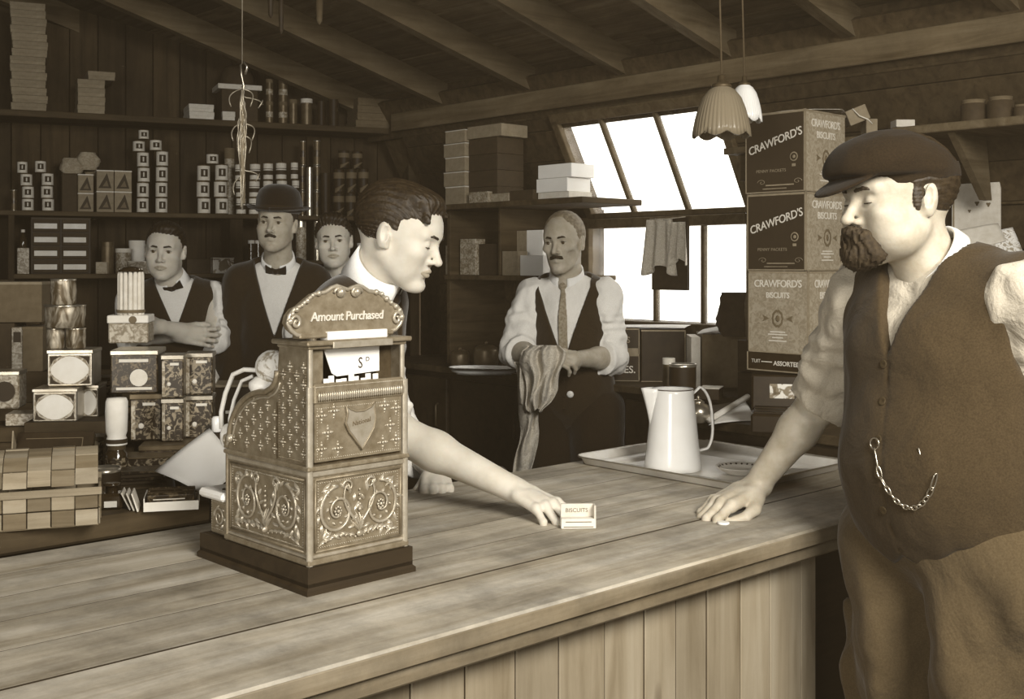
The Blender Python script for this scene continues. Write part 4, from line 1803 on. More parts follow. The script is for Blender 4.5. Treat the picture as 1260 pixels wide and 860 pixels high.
for (a, b), nm in zip(((411, 425), (427, 440), (442, 455)), ('by the tall black tin', 'in the middle of the dark trio', 'nearest the corner')):
    zt = can_column(a, b, Z2, (237, 213), 'dark', nm, gC, adj='dark swirl can')
for a, b, nm in ((418, 432, 'first of two on top of the dark swirl cans'), (435, 448, 'second of two on top of the dark swirl cans')):
    p, w_ = on_w1(a, b)
    put(can_proto(w_, .09, 'dark', 'dark swirl can, ' + nm, gC), p, zt, W1A)


# triangle-labelled square tins
def tri_tin(w_, h, label, group):
    t = thing('square_tin', label, 'tin', (0, 0, 0), 0, group)
    m_box('body', w_, .11, h, 'tin_small_label' if False else 'card_mid', t, .002)
    tri = [(-w_ * .40, h * .14), (w_ * .36, h * .14), (w_ * .10, h * .86)]
    MB().prism(tri, -.0016, 0).build('label_triangle', 'ink', t)
    MB().prism([(-w_ * .16, h * .22), (w_ * .20, h * .22), (w_ * .08, h * .52)], -.0026, -.0016).build('label_motif', 'ink_mid', t)
    MB().box(-w_ / 2 - .001, w_ / 2 + .001, -.001, .111, h * .94, h * .998, b=.0008).build('lid', 'ink_light', t)
    return t


gT = 'square tins with dark triangles on the middle shelf'
for (a, b, nm) in ((96, 115, 'narrow pair'), (119, 140, 'middle pair'), (141, 162, 'pair by the can column')):
    p, w_ = on_w1(a, b)
    h = .099 if a > 100 else .088
    for i in range(2):
        put(tri_tin(w_, h, 'square tin with dark triangle, %s one of the %s' % (('lower', 'upper')[i], nm), gT), p, Z2 + i * h, W1A)


def crumpled(w_, h, d, label, mat='embossed_card', nm='paper_packet', seed=1):
    mb = MB()
    rr = random.Random(seed)
    rows = []
    n = 18
    for j in range(9):
        t = j / 8
        row = []
        for i in range(n + 1):
            a = 2 * math.pi * (i % n) / n
            e = .55 + .45 * math.sin(math.pi * min(1, .12 + t * .8))
            k = 1 + .10 * math.sin(a * 3 + seed + j) + .07 * math.sin(a * 5 + j * 2.1)
            sx = abs(math.cos(a)) ** .6 * (1 if math.cos(a) > 0 else -1)
            sy = abs(math.sin(a)) ** .6 * (1 if math.sin(a) > 0 else -1)
            row.append((w_ / 2 * sx * e * k, d / 2 + d / 2 * sy * e * k * (1 - .5 * t), h * t))
        rows.append(row)
    mb.grid(rows)
    mb.add([rows[0][i] for i in range(n)], [tuple(range(n))])
    mb.add([rows[-1][i] for i in range(n)], [tuple(range(n))])
    o = mb.build(nm, mat)
    tag(o, label, 'packet')
    return o


p, w_ = on_w1(81, 103, .05)
t = thing('dark_carton', 'dark plain carton on the middle shelf under two crumpled packets', 'box')
m_box('body', .075, .16, .175, 'card_dark', t)
MB().box(-.039, .039, -.002, .162, .175, .18, b=.001).build('lid', 'card_dark', t)
put(t, p + W1D * -.018, Z2, W1A)
put(crumpled(.105, .075, .1, 'crumpled pale packet lying on the dark carton', seed=2), p + W1D * -.01, Z2 + .18, W1A)
p, w_ = on_w1(101, 123, .05)
put(crumpled(.10, .085, .1, 'higher crumpled packet leaning over the triangle tins', seed=5), p, Z2 + .20, W1A + .2)
t = thing('support_tin', 'plain dark tin behind the narrow pair of triangle tins', 'tin')
m_box('body', .09, .1, .19, 'dull_tin', t)
MB().box(-.046, .046, -.001, .101, .19, .20, b=.001).build('lid', 'dull_tin', t)
p, w_ = on_w1(106, 128, .15)
put(t, p, Z2, W1A)

# ---- lower shelf: little drawers with pale label strips
p, w_ = on_w1(38, 112, .015)
t = thing('label_drawer_cabinet', 'black cabinet of eight shallow drawers with pale label strips', 'cabinet', (p.x, p.y, Z3), W1A)
ch = Z2 - .022 - Z3
MB().box(-w_ / 2, w_ / 2, .012, .22, 0, ch - .006, b=.002).build('carcass', 'black_wood', t)
for r_ in range(4):
    for c_ in range(2):
        x0 = -w_ / 2 + .008 + c_ * (w_ / 2 - .004)
        x1 = x0 + w_ / 2 - .014
        z0 = .006 + r_ * (ch - .016) / 4
        z1 = z0 + (ch - .016) / 4 - .006
        d = MB().box(x0, x1, 0, .012, z0, z1, b=.0015).build('drawer', 'card_dark', t)
        MB().box(x0 + .006, x1 - .012, -.0022, 0, z0 + .014, z0 + .038).build('label_strip', 'paper_aged', d)


def simple_box(nm, label, cat, w_, d, h, mat, p, z, rz, lid=None, deco=None, group=None):
    t = thing(nm, label, cat, (p[0], p[1], z), rz, group)
    m_box('body', w_, d, h * (.97 if lid else 1), mat, t)
    if lid:
        MB().box(-w_ / 2 - .001, w_ / 2 + .001, -.001, d + .001, h * .93, h, b=.0008).build('lid', lid, t)
    if deco:
        MB().box(-w_ / 2 * deco[0], w_ / 2 * deco[0], -.0015, 0, h * deco[1], h * deco[2]).build('label_panel', deco[3], t)
    return t


p, w_ = on_w1(21, 36, .05)
simple_box('carton', 'tall pale carton at the end of the lower shelf beside the drawer cabinet', 'box', w_, .1, .12, 'bottle_label', p, Z3, W1A)
bt = thing('bottle', 'small bottle standing on the pale carton by the drawer cabinet', 'bottle', (p.x, p.y, Z3 + .12), W1A)
MB().lathe([(.016, 0), (.017, .004), (.017, .045), (.008, .06), (.007, .075)], 16, Matrix.Translation((0, .03, 0))).build('glass_body', 'dark_glass', bt)
MB().lathe([(.009, .072), (.009, .085)], 12, Matrix.Translation((0, .03, 0))).build('stopper', 'ink_light', bt)
p, w_ = on_w1(125, 141, .06)
put(bottle_can(w_ / 2, .15, 'dull_tin', 'dull_tin', 'dark canister with dull lid beside the drawer cabinet'), p, Z3, W1A)
p, w_ = on_w1(118, 132, .02)
simple_box('packet', 'small dull packet in front of the dark canister on the lower shelf', 'packet', w_, .05, .055, 'embossed_card', p, Z3, W1A)
p, w_ = on_w1(143, 163, .06)
put(bottle_can(w_ / 2, .12, 'card_light', 'bottle_label', 'pale wrapped jar on the lower shelf by the crossed-arms man'), p, Z3, W1A)
p, w_ = on_w1(157, 182, .12)
put(bottle_can(w_ / 2 * .8, .16, 'paper_aged', 'paper_aged', 'taller pale jar behind the wrapped jar near the young man'), p, Z3, W1A)
p, w_ = on_w1(158, 186, .02)
simple_box('carton', 'low pale carton on the lower shelf beside the young man', 'box', w_, .06, .06, 'bottle_label', p, Z3, W1A, 'card_light')
p, w_ = on_w1(262, 288, .02)
simple_box('litho_tin', 'light rectangular tin with dark picture beside the shelf upright', 'tin', w_, .07, .077, 'label_scene', p, Z3, W1A, 'card_light')
p, w_ = on_w1(230, 262, .10)
simple_box('low_carton', 'low dark carton behind the young man beside the light tin', 'box', w_, .1, .07, 'card_dark', p, Z3, W1A)
for i, (a, b) in enumerate(((306, 314), (315, 323))):
    p, w_ = on_w1(a, b, .1)
    put(bottle_can(w_ / 2, .1, 'paper_aged', 'dark_glass', ('first', 'second')[i] + ' little pale-capped bottle past the upright near the bowler hat', 'little pale-capped bottles'), p, 1.47, W1A)
t = MB().box(w1t(302), w1t(505), .03, .285, 1.45, 1.47, b=.002).build('shelf', 'shelf_wood', bs)
p, w_ = on_w1(368, 376, .06)
put(bottle_can(w_ / 2 + .01, .20, 'bright_tin', 'bottle_label', 'tall pale-striped tin between the bowler hat and the young man with tie'), p, 1.47, W1A)
p, w_ = on_w1(389, 394, .06)
put(bottle_can(w_ / 2 + .008, .20, 'bright_tin', 'bright_tin', 'slim bright tin behind the head of the man with tie'), p, 1.47, W1A)
p, w_ = on_w1(441, 452, .06)
put(bottle_can(w_ / 2, .09, 'paper_aged', 'bottle_label', 'small pale jar between the tie man and the clerk'), p, 1.47, W1A)
for i, (a, b) in enumerate(((222, 232), (240, 249), (250, 258))):
    p, w_ = on_w1(a, b, .02)
    o = MB().lathe([(.016, 0), (.019, .03), (.019, .03), (.012, .042), (.012, .05)], 16, Matrix.Translation((0, .02, 0))).build('glass_stopper', 'clear_glass')
    tag(o, ('first', 'second', 'third')[i] + ' little glass stopper hanging beneath the lower shelf edge, counted from the young man', 'stopper', 'glass stoppers under the lower shelf')
    o.location = (p.x, p.y, Z3 - .022 - .05)
    o.rotation_euler = (0, 0, W1A)

# ================================================================ goods table beside the register
def tab(px, py, Y):
    return at(px, py, Y)


def on_table(px, v):
    """point on the goods table for a picture column at depth v"""
    k = (px - 630) / FOC
    # X = k Y ; v = -.677 X + .736 Y
    Y = v / (.736 - .677 * k)
    return Vector((k * Y, Y, 0))


def px_w(x0, x1, v, rz=TH):
    """width of a face spanning two picture columns, turned by rz, through depth v at x0"""
    p = on_table(x0, v)
    d = Vector((math.cos(rz), math.sin(rz), 0))
    k = (x1 - 630) / FOC
    t = (k * p.y - p.x) / (d.x - k * d.y)
    return p, t, p + d * (t / 2)


def litho_tin(label, w_, d, h, mat, p, z, rz, group=None, lidm='bright_tin', panel=None, side=None):
    t = thing('litho_tin', label, 'tin', (p[0], p[1], z), rz, group)
    m_box('body', w_, d, h * .9, mat, t, .003)
    MB().box(-w_ / 2 - .0015, w_ / 2 + .0015, -.0015, d + .0015, h * .88, h - .001, b=.0015).build('lid', lidm, t)
    if panel == 'oval':
        n = 28
        pts = [(w_ * .40 * math.cos(2 * math.pi * i / n) * (1 + .05 * math.cos(8 * math.pi * i / n)), h * .44 + h * .36 * math.sin(2 * math.pi * i / n) * (1 + .04 * math.cos(8 * math.pi * i / n))) for i in range(n)]
        MB().prism([(-w_ * .46, h * .05), (w_ * .46, h * .05), (w_ * .46, h * .84), (-w_ * .46, h * .84)], -.0008, 0).build('label_ground', 'bottle_label', t)
        for sx in (-1, 1):
            for sz in (-1, 1):
                MB().prism([(sx * w_ * .44, h * (.44 + sz * .37)), (sx * w_ * .20, h * (.44 + sz * .38)), (sx * w_ * .36, h * (.44 + sz * .27)), (sx * w_ * .42, h * (.44 + sz * .12))], -.0014, -.0008).build('label_corner', 'ink', t)
        MB().prism(pts, -.0022, -.0014).build('label_oval', 'paper_aged', t)
    elif panel == 'scene':
        MB().box(-w_ * .46, w_ * .46, -.001, 0, h * .06, h * .84).build('label_panel', side or 'tin_floral', t)
        MB().lathe([(w_ * .16, 0), (w_ * .19, 0), (w_ * .19, .0016), (w_ * .16, .0016)], 20, Matrix.Translation((w_ * .10, -.001, h * .36)) @ Matrix.Rotation(R(90), 4, 'X'), smooth=False).build('label_ring', 'ink_light', t)
        MB().box(-w_ * .32, w_ * .30, -.0022, -.001, h * .72, h * .79).build('label_band', 'ink_light', t)
        MB().box(-w_ * .38, w_ * .38, -.0022, -.001, h * .08, h * .14).build('label_band', 'ink_light', t)
    elif panel == 'floral':
        MB().box(-w_ * .46, w_ * .46, -.001, 0, h * .04, h * .85).build('label_panel', 'tin_floral', t)
        MB().box(-w_ * .46, -w_ * .33, -.0022, -.001, h * .04, h * .85).build('label_band', 'bottle_label', t)
        MB().box(-w_ * .10, w_ * .30, -.0022, -.001, h * .75, h * .81).build('label_band', 'ink_light', t)
        MB().ball((-w_ * .15, -.002, h * .32), w_ * .10, 8, sc=(1, .15, 1)).build('label_flower', 'ink_light', t)
    return t


def zof(py, Y):
    return EYE - (py - HZN) * Y / FOC


# two by two floral tins next to the register
gF = 'square floral tins stacked in twos beside the paper sheet'
FR = R(9)
for col, (a, b) in enumerate(((198, 226), (227, 262))):
    p, t_, c = px_w(a, b, 2.60 if col == 0 else 2.62, FR)
    for row in range(2):
        litho_tin('square floral tin, %s of the stack %s' % (('lower', 'upper')[row], ('next to the scene tins', 'nearest the register')[col]), t_ - .002, .075, .105, 'tin_floral', c, ZG + .055 + row * .106, FR, gF, 'bright_tin', 'floral')
# long flat tin they stand on
p, t_, c = px_w(172, 262, 2.59, FR)
t = thing('flat_tin', 'long flat dark tin lying under the floral tins', 'tin', (c.x, c.y, ZG), FR)
MB().box(-t_ / 2, t_ / 2, -.01, .14, 0, .047, b=.003).build('body', 'tin_dark_litho', t)
MB().box(-t_ / 2 - .002, t_ / 2 + .002, -.012, .142, .042, .054, b=.002).build('lid', 'dull_tin', t)
# scene tins
p, t_, c = px_w(160, 199, 2.66, FR)
litho_tin('dark litho tin standing under the ring-patterned tin', t_, .11, .115, 'tin_dark_litho', c, ZG + .055, FR, None, 'dull_tin', 'floral')
p, t_, c = px_w(136, 194, 2.68, FR)
litho_tin('wide dark tin with a pale ring picture, topmost under the candle box', t_, .13, .105, 'tin_dark_litho', c, ZG + .172, FR, None, 'bright_tin', 'scene', 'tin_dark_litho')
p, t_, c = px_w(164, 200, 2.52, R(16))
litho_tin('low dark patterned tin before the paper sheet', .11, .09, .04, 'tin_floral', c, ZG, R(16), None, 'dull_tin')
# support crate behind
p, t_, c = px_w(150, 210, 2.88, FR)
t = thing('wooden_crate', 'dark wooden crate behind the litho tins on the goods table', 'crate', (c.x, c.y, ZG), FR)
for k in range(3):
    MB().box(-t_ / 2, t_ / 2, 0, .012, .004 + k * .055, .055 + k * .055, b=.001).build('slat', 'board_dark', t)
    MB().box(-t_ / 2, t_ / 2, .15, .162, .004 + k * .055, .055 + k * .055, b=.001).build('slat', 'board_dark', t)
MB().box(-t_ / 2, -t_ / 2 + .012, .012, .15, 0, .167).box(t_ / 2 - .012, t_ / 2, .012, .15, 0, .167).box(-t_ / 2 + .012, t_ / 2 - .012, .012, .15, 0, .01).build('frame', 'board_dark', t)
# jars
def jar(label, r, h, p, z, bodym, lidm, band=None, glassy=False):
    t = thing('jar', label, 'jar', (p[0], p[1], z))
    MB().lathe([(r * .8, 0), (r, r * .2), (r, h * .74), (r * .72, h * .84), (r * .72, h * .88)], 24).build('body', bodym, t)
    MB().lathe([(r * .78, h * .86), (r * .8, h), (r * .8, h), (.0001, h)], 24, cap1=False).build('lid', lidm, t)
    if band:
        MB().lathe([(r * 1.01, h * .2), (r * 1.01, h * .62)], 24, cap0=False, cap1=False).build('label', band, t)
    return t


p, t_, c = px_w(130, 157, 2.53, 0)
jar('dark jar with an oval label, under the white paper-wrapped jar', t_ / 2, .075, c, ZG, 'dark_glass', 'dull_tin', 'tin_floral')
jw = thing('wrapped_jar', 'white paper-wrapped jar standing on the dark labelled jar', 'jar', (c.x, c.y, ZG + .075))
MB().lathe([(t_ * .46, 0), (t_ * .46, .012), (t_ * .40, .02), (t_ * .47, .03), (t_ * .50, .075), (t_ * .49, .098), (t_ * .42, .106), (.001, .107)], 24, cap1=False, wob=lambda a, z: 1 + .02 * math.sin(5 * a + 60 * z)).build('paper_wrap', 'paper_aged', jw)
MB().lathe([(t_ * .47, .004), (t_ * .475, .014)], 24, cap0=False, cap1=False).build('band', 'ink', jw)
# white-label biscuit tins
WL = 'small square tins with scalloped white labels'
WR = R(8)
p, t_, c = px_w(39, 96, 2.86, WR)
base_z = zof(519, c.y)
sup = thing('wooden_crate', 'dark wooden crate beneath the white-labelled tins', 'crate', (c.x + .06, c.y, ZG), WR)
hh = base_z - ZG
MB().box(-.13, .13, 0, .012, 0, hh * .48, b=.001).build('slat', 'board_dark', sup)
MB().box(-.13, .13, 0, .012, hh * .52, hh, b=.001).build('slat', 'board_dark', sup)
MB().box(-.13, .13, .012, .16, hh - .012, hh, b=.001).build('top_slat', 'board_dark', sup)
MB().box(-.13, -.118, .012, .16, 0, hh - .012).build('end_board', 'board_dark', sup)
MB().box(.118, .13, .012, .16, 0, hh - .012).build('end_board', 'board_dark', sup)
litho_tin('white-labelled tin at the bottom, behind the ruled black case', t_ - .004, .10, .083, 'bright_tin', c, base_z, WR, WL, 'bright_tin', 'oval')
p2, t2, c2 = px_w(97, 121, 2.87, WR)
litho_tin('narrow white-labelled tin at the bottom, next to the dark jar', t2, .10, .083, 'bright_tin', c2, base_z, WR, WL, 'bright_tin', 'oval')
p3, t3, c3 = px_w(58, 114, 2.87, WR)
litho_tin('white-labelled tin on top of the other two, under the crumpled tins', t3, .10, .092, 'bright_tin', c3, base_z + .084, WR, WL, 'bright_tin', 'oval')
zt = base_z + .084 + .092
Yc = c3.y
litho_tin('dark floral tin beside the topmost white-labelled tin', .05, .09, .09, 'tin_floral', on_table(123, 2.95), base_z, WR, None, 'dull_tin')


def wrapped_tin(label, r, h, p, z, mat='tin_wrap', seed=0):
    t = thing('foil_wrapped_tin', label, 'tin', (p[0], p[1], z))
    MB().lathe([(r * .93, 0), (r, .004), (r * .98, h * .3), (r * 1.02, h * .55), (r, h * .9), (r * .97, h * .94)], 24, wob=lambda a, z_: 1 + .022 * math.sin(7 * a + 40 * z_ + seed) + .015 * math.sin(11 * a - 70 * z_)).build('body', mat, t)
    MB().lathe([(r * 1.03, h * .93), (r * 1.05, h), (r * .96, h), (r * .9, h * .985), (.001, h * .985)], 24, cap1=False).build('lid', 'bright_tin', t)
    return t


for x0, x1, y0, y1, lb in ((58, 80, 404, 431, 'small foil-wrapped tin, the one nearer the shelf end on the white-labelled tin'),
                           (82, 105, 405, 431, 'small foil-wrapped tin beside its twin on the white-labelled tin')):
    wd = (x1 - x0) * Yc / FOC
    c = at((x0 + x1) / 2, 400, Yc + .04)
    wrapped_tin(lb, wd / 2, .052, c, zt, seed=x0)
wd = 48 * Yc / FOC
c = at(80, 400, Yc + .05)
wrapped_tin('wide foil-wrapped tin resting on two small ones', wd / 2, .058, c, zt + .052, seed=3)
wrapped_tin('foil-wrapped tin crowning the pile of wrapped tins', 15 * Yc / FOC, .066, at(78, 400, Yc + .05), zt + .110, seed=5)

# dark boxes further back on the goods table
bY = 3.28
zb = zof(458, bY)
st = thing('wooden_crate', 'plain dark crate at the far end of the goods table carrying cartons', 'crate', (at(20, 400, bY).x, bY, ZG), R(10))
MB().box(-.16, .16, 0, .012, 0, (zb - ZG) * .5 - .002, b=.001).build('slat', 'board_dark', st)
MB().box(-.16, .16, 0, .012, (zb - ZG) * .5, zb - ZG, b=.001).build('slat', 'board_dark', st)
MB().box(-.16, .16, .012, .2, zb - ZG - .012, zb - ZG).build('top_slat', 'board_dark', st)
MB().box(-.16, -.148, .012, .2, 0, zb - ZG - .012).build('end_board', 'board_dark', st)
MB().box(.148, .16, .012, .2, 0, zb - ZG - .012).build('end_board', 'board_dark', st)
c = at(2, 400, bY + .02)
simple_box('black_carton', 'black carton beside the upright white-printed book', 'box', .07, .14, .14, 'card_dark', c, zb, R(10))
t = thing('book', 'upright book with a pale printed spine between two cartons', 'book', (at(21, 400, bY + .02).x, bY + .02, zb), R(10))
MB().box(-.015, .015, 0, .11, 0, .128, b=.001).build('cover', 'bottle_label', t)
MB().box(-.010, .010, -.0014, 0, .085, .115).build('spine_label', 'ink', t)
c = at(40, 400, bY + .02)
simple_box('brown_carton', 'plain brown carton next to the book on the crate', 'box', .056, .13, .13, 'card_dull', c, zb, R(10), 'card_dull')
c = at(17, 400, bY + .03)
simple_box('large_carton', 'large brown carton laid over the book and cartons', 'box', .155, .14, .118, 'card_dull', c, zb + .142, R(8), 'card_mid')
# oval tin at the frame edge
c = at(2, 480, 2.95)
z_ = zof(503, 2.95)
litho_tin('pale tin with a dark oval at the frame edge beside the white-labelled tins', .085, .08, .098, 'bottle_label', c, z_, R(10))
MB().lathe([(.026, 0), (.026, .002)], 24, Matrix.Translation((c.x + .008, c.y - .002, z_ + .045)) @ Matrix.Rotation(R(10), 4, 'Z') @ Matrix.Rotation(R(90), 4, 'X')).build('dark_oval', 'ink', bpy.data.objects['litho_tin'] if False else None)
ov = bpy.data.objects['dark_oval']
par = [o for o in bpy.data.objects if o.get('label', '').startswith('pale tin with a dark oval')][0]
ov.parent = par
ov.matrix_parent_inverse = Matrix.Identity(4)
ov.data.transform((Matrix.Translation(par.location) @ par.rotation_euler.to_matrix().to_4x4()).inverted())
c = at(24, 505, 2.88)
z2_ = zof(512, 2.88)
simple_box('pale_carton', 'low pale carton under the tin with the dark oval', 'box', .068, .08, .03, 'bottle_label', c, z_ - .034, R(10))
t = thing('wooden_crate', 'dark crate under the pale carton and the dark-oval tin', 'crate', (at(4, 505, 2.86).x, 2.86, ZG), R(10))
MB().box(-.12, .055, 0, .14, 0, (z_ - .036 - ZG) * .48, b=.002).build('lower_board', 'board_dark', t)
MB().box(-.12, .055, 0, .14, (z_ - .036 - ZG) * .5, z_ - .036 - ZG, b=.002).build('upper_board', 'board_dark', t)

# ruled black case leaning behind the basket
t = thing('ruled_case', 'black flat case ruled with pale lines leaning behind the basket', 'case', (at(62, 560, 2.50).x, 2.50, ZG), R(9))
M = Matrix.Translation((0, 0, .02)) @ Matrix.Rotation(R(-32), 4, 'X')
MB().box(-.082, .082, 0, .020, 0, .105, M=M, b=.002).build('lid_panel', 'black_tin', t)
for a, b, c_, d in ((-.062, .058, .088, .0895), (-.062, .058, .048, .0495), (-.062, .058, .010, .0115)):
    MB().box(a, b, -.001, 0, c_, d, M=M).build('ruled_line', 'ink_mid', t)
MB().box(.058, .0595, -.001, 0, .010, .0895, M=M).build('ruled_line', 'ink_mid', t)
MB().prism([(0, 0), (.018, .10), (.085, .0)], -.003, 0, M=Matrix.Translation((-.084, .0, .018)) @ Matrix.Rotation(R(90), 4, 'Z')).build('end_panel', 'card_mid', t)
MB().box(-.082, .082, .0, .09, 0, .02, b=.002).build('base', 'black_tin', t)


# chip basket woven from broad splints
def basket():
    c = atz(44, 652, ZG)
    A = R(20)
    t = thing('splint_basket', 'broad splint woven basket with a folded lid at the table edge', 'basket', (c.x, c.y, ZG + .001), A)
    L, D, H = .215, .15, .062
    x0 = -L / 2 - .03
    n = 6
    wv = (L + .03) / n
    for r_ in range(2):
        for i in range(n):
            a = x0 + i * wv
            f = ((i + r_) % 2) * .0022
            MB().box(a + .001, a + wv - .001, -.003 - f, -f, .002 + r_ * H / 2, H / 2 + r_ * H / 2, b=.0006).build('splint', 'split_wood' if (i + r_) % 2 else 'split_wood_dark', t)
            MB().box(a + .001, a + wv - .001, D + f, D + .003 + f, .002 + r_ * H / 2, H / 2 + r_ * H / 2, b=.0006).build('splint', 'split_wood' if (i + r_) % 2 else 'split_wood_dark', t)
    for side in (x0 - .003, L / 2):
        for r_ in range(2):
            for i in range(3):
                f = ((i + r_) % 2) * .0022
                MB().box(side, side + .003 + f, i * D / 3 + .001, (i + 1) * D / 3 - .001, .002 + r_ * H / 2, H / 2 + r_ * H / 2, b=.0006).build('splint', 'split_wood_dark' if (i + r_) % 2 else 'split_wood', t)
    MB().box(x0, L / 2, 0, D, 0, .003).build('bottom', 'split_wood_dark', t)
    MB().box(x0 - .006, L / 2 + .006, -.009, -.004, H - .004, H + .010, b=.001).box(x0 - .006, L / 2 + .006, D + .004, D + .009, H - .004, H + .010, b=.001).build('rim', 'split_wood', t)
    # arched lid of the same broad splints
    rows = 4
    arc = []
    for j in range(rows + 1):
        a = math.pi * (.02 + .60 * j / rows)
        arc.append((D / 2 - (D / 2 + .004) * math.cos(a), H + .010 + .062 * math.sin(a)))
    for j in range(rows):
        for i in range(n):
            a = x0 + i * wv
            f = ((i + j) % 2) * .002
            (ya, za), (yb, zb_) = arc[j], arc[j + 1]
            mb = MB()
            k = 2
            pts = []
            for q in range(k + 1):
                pts.append([(a + .0008 + (wv - .0016) * s_, ya + (yb - ya) * q / k, za + (zb_ - za) * q / k + f + .0015 * math.sin(math.pi * q / k)) for s_ in (0, .5, 1)])
            mb.grid(pts, thick=.0028, smooth=False)
            mb.build('splint', ('split_wood', 'split_wood', 'split_wood_dark')[(i * 2 + j) % 3], t)
    hoop = [(x0 + .035 + .006 * math.sin(i * .3), D / 2 - (D / 2 + .012) * math.cos(math.pi * i / 12), H * .6 + .098 * math.sin(math.pi * i / 12)) for i in range(13)]
    hp = [[(x - .008, y, z) for x, y, z in hoop], [(x + .008, y, z) for x, y, z in hoop]]
    MB().grid(hp, thick=.003).build('hoop_handle', 'split_wood', t)
    return t


basket()

# little candle box bundle: a fluted bundle on a pale box
p = on_table(161, 2.74)
zq = ZG + .172 + .106
c = Vector((at(161, 400, 3.02).x, 3.02, 0))
t = thing('pale_box', 'pale printed box under the upright bundle of candles', 'box', (c.x, c.y, zq), FR)
zb1 = zof(388, 2.98) - zq
MB().box(-.050, .050, -.04, .06, 0, zb1 - .02, b=.003).build('body', 'bottle_label', t)
MB().box(-.053, .051, -.043, .062, zb1 * .72, zb1, b=.002).build('lid', 'paper_aged', t)
MB().lathe([(.010, 0), (.010, .001)], 16, Matrix.Translation((.012, -.0435, zb1 * .84)) @ Matrix.Rotation(R(90), 4, 'X')).build('stamp', 'ink_mid', t)
t = thing('candle_bundle', 'upright bundle of ribbed white candles tied with dark wick tops', 'candles', (c.x, c.y, zq + zb1))
for i in range(14):
    a = 2 * math.pi * i / 14
    r0 = .029
    MB().lathe([(.0062, 0), (.0066, .004), (.0062, .105), (.0045, .113), (.0012, .117), (.0012, .122)], 10, Matrix.Translation((r0 * math.cos(a), r0 * .8 * math.sin(a), 0))).build('candle', 'card_light', t)
for i in range(5):
    a = 2 * math.pi * i / 5
    MB().lathe([(.0075, 0), (.0075, .112), (.002, .120)], 10, Matrix.Translation((.014 * math.cos(a), .012 * math.sin(a), 0))).build('candle', 'enamel', t)
MB().lathe([(.0330, .114), (.028, .121), (.016, .126), (.001, .128)], 24, cap0=False, cap1=False, wob=lambda a, z: 1 + .03 * math.cos(14 * a)).build('cap', 'black_tin', t)
MB().lathe([(.0372, .006), (.0375, .010), (.0372, .014)], 24, cap0=False, cap1=False).build('string', 'ink_mid', t)

# paper sheet, booklet tray, saucer-like scoop, dark bits
def slab(pts, thick, name, label, cat, mat, sag=.0, nx=10):
    a, b, c, d = [Vector(q) for q in pts]
    rows = []
    for j in range(nx + 1):
        v = j / nx
        row = []
        for i in range(nx + 1):
            u = i / nx
            q = (a * (1 - u) + b * u) * (1 - v) + (d * (1 - u) + c * u) * v
            q = q + Vector((0, 0, sag * (math.sin(math.pi * u) * .7 + .5 * math.sin(math.pi * v) + .2 * math.sin(5 * u + 3 * v))))
            row.append(q)
        rows.append(row)
    o = MB().grid(rows, thick=thick).build(name, mat)
    return tag(o, label, cat)


slab([at(190, 580, 2.42), at(258, 612, 2.34), at(297, 575, 2.40), at(258, 527, 2.49)], .0012, 'paper_sheet', 'large blank pale paper sheet leaning behind the register drawer', 'paper', 'paper_white', .004)
t = thing('sheet_stand', 'dark slanted block propping the pale paper sheet', 'stand', (on_table(240, 2.42).x, on_table(240, 2.42).y, ZG), R(20))
MB().prism([(-.06, 0), (.06, 0), (.06, .055), (-.06, .02)], -.03, .03).build('wedge', 'black_wood', t)
MB().box(-.062, .062, -.034, -.03, 0, .018, b=.001).build('ledge', 'black_wood', t)
c = atz(212, 628, ZG)
t = thing('booklet_tray', 'small open white box filled with dark booklets at the table edge', 'tray', (c.x, c.y, ZG), R(14))
MB().box(-.052, .048, 0, .085, 0, .003).box(-.052, .048, -.002, 0, 0, .018).box(-.052, .048, .085, .087, 0, .018).box(-.054, -.052, -.002, .087, 0, .026).box(.048, .050, -.002, .087, 0, .018).build('tray_body', 'paper_aged', t)
for i in range(5):
    M = Matrix.Translation((-.048, .006 + i * .015, .004)) @ Matrix.Rotation(R(24), 4, 'X')
    q = MB().box(0, .090, 0, .010, 0, .030, M=M, b=.001).build('booklet', ('tin_dark_litho', 'card_dark')[i % 2], t)
    MB().box(.012, .072, -.0008, 0, .020, .022, M=M).build('title_line', 'ink_light', q)
for i in range(3):
    M = Matrix.Translation((-.066 - i * .008, .0 + i * .01, .0)) @ Matrix.Rotation(R(-18 - 4 * i), 4, 'Y')
    o = MB().box(0, .003, .0, .06, 0, .038, M=M, b=.0005).build('card_slip', 'card_light', t)
c = atz(136, 628, ZG)
t = thing('inkwell', 'small dark inkwell with a pale label between basket and booklet tray', 'inkwell', (c.x, c.y, ZG), R(12))
MB().box(-.022, .022, 0, .04, 0, .032, b=.005).build('body', 'dark_glass', t)
MB().lathe([(.012, .031), (.012, .045), (.016, .046), (.016, .05), (.001, .05)], 16, Matrix.Translation((0, .02, 0)), cap1=False).build('neck', 'dark_glass', t)
MB().box(-.012, .012, -.001, 0, .006, .018).build('label', 'paper_aged', t)
c = on_table(128, 2.36)
t = thing('dark_tin', 'low dark tin with bright lid rim beside the basket corner', 'tin', (c.x, c.y, ZG), R(12))
MB().lathe([(.034, 0), (.034, .05)], 24).build('body', 'black_tin', t)
MB().lathe([(.0345, .046), (.0352, .054), (.033, .054), (.032, .051), (.001, .051)], 24, cap1=False).build('lid', 'bright_tin', t)
c = on_table(113, 2.60)
litho_tin('dark floral tin behind the low round tin', .05, .06, .085, 'tin_floral', c, ZG, R(10), None, 'dull_tin')
c = on_table(170, 2.40)
t = thing('booklet_pile', 'flat pile of dark booklets behind the booklet tray', 'booklets', (c.x, c.y, ZG), R(18))
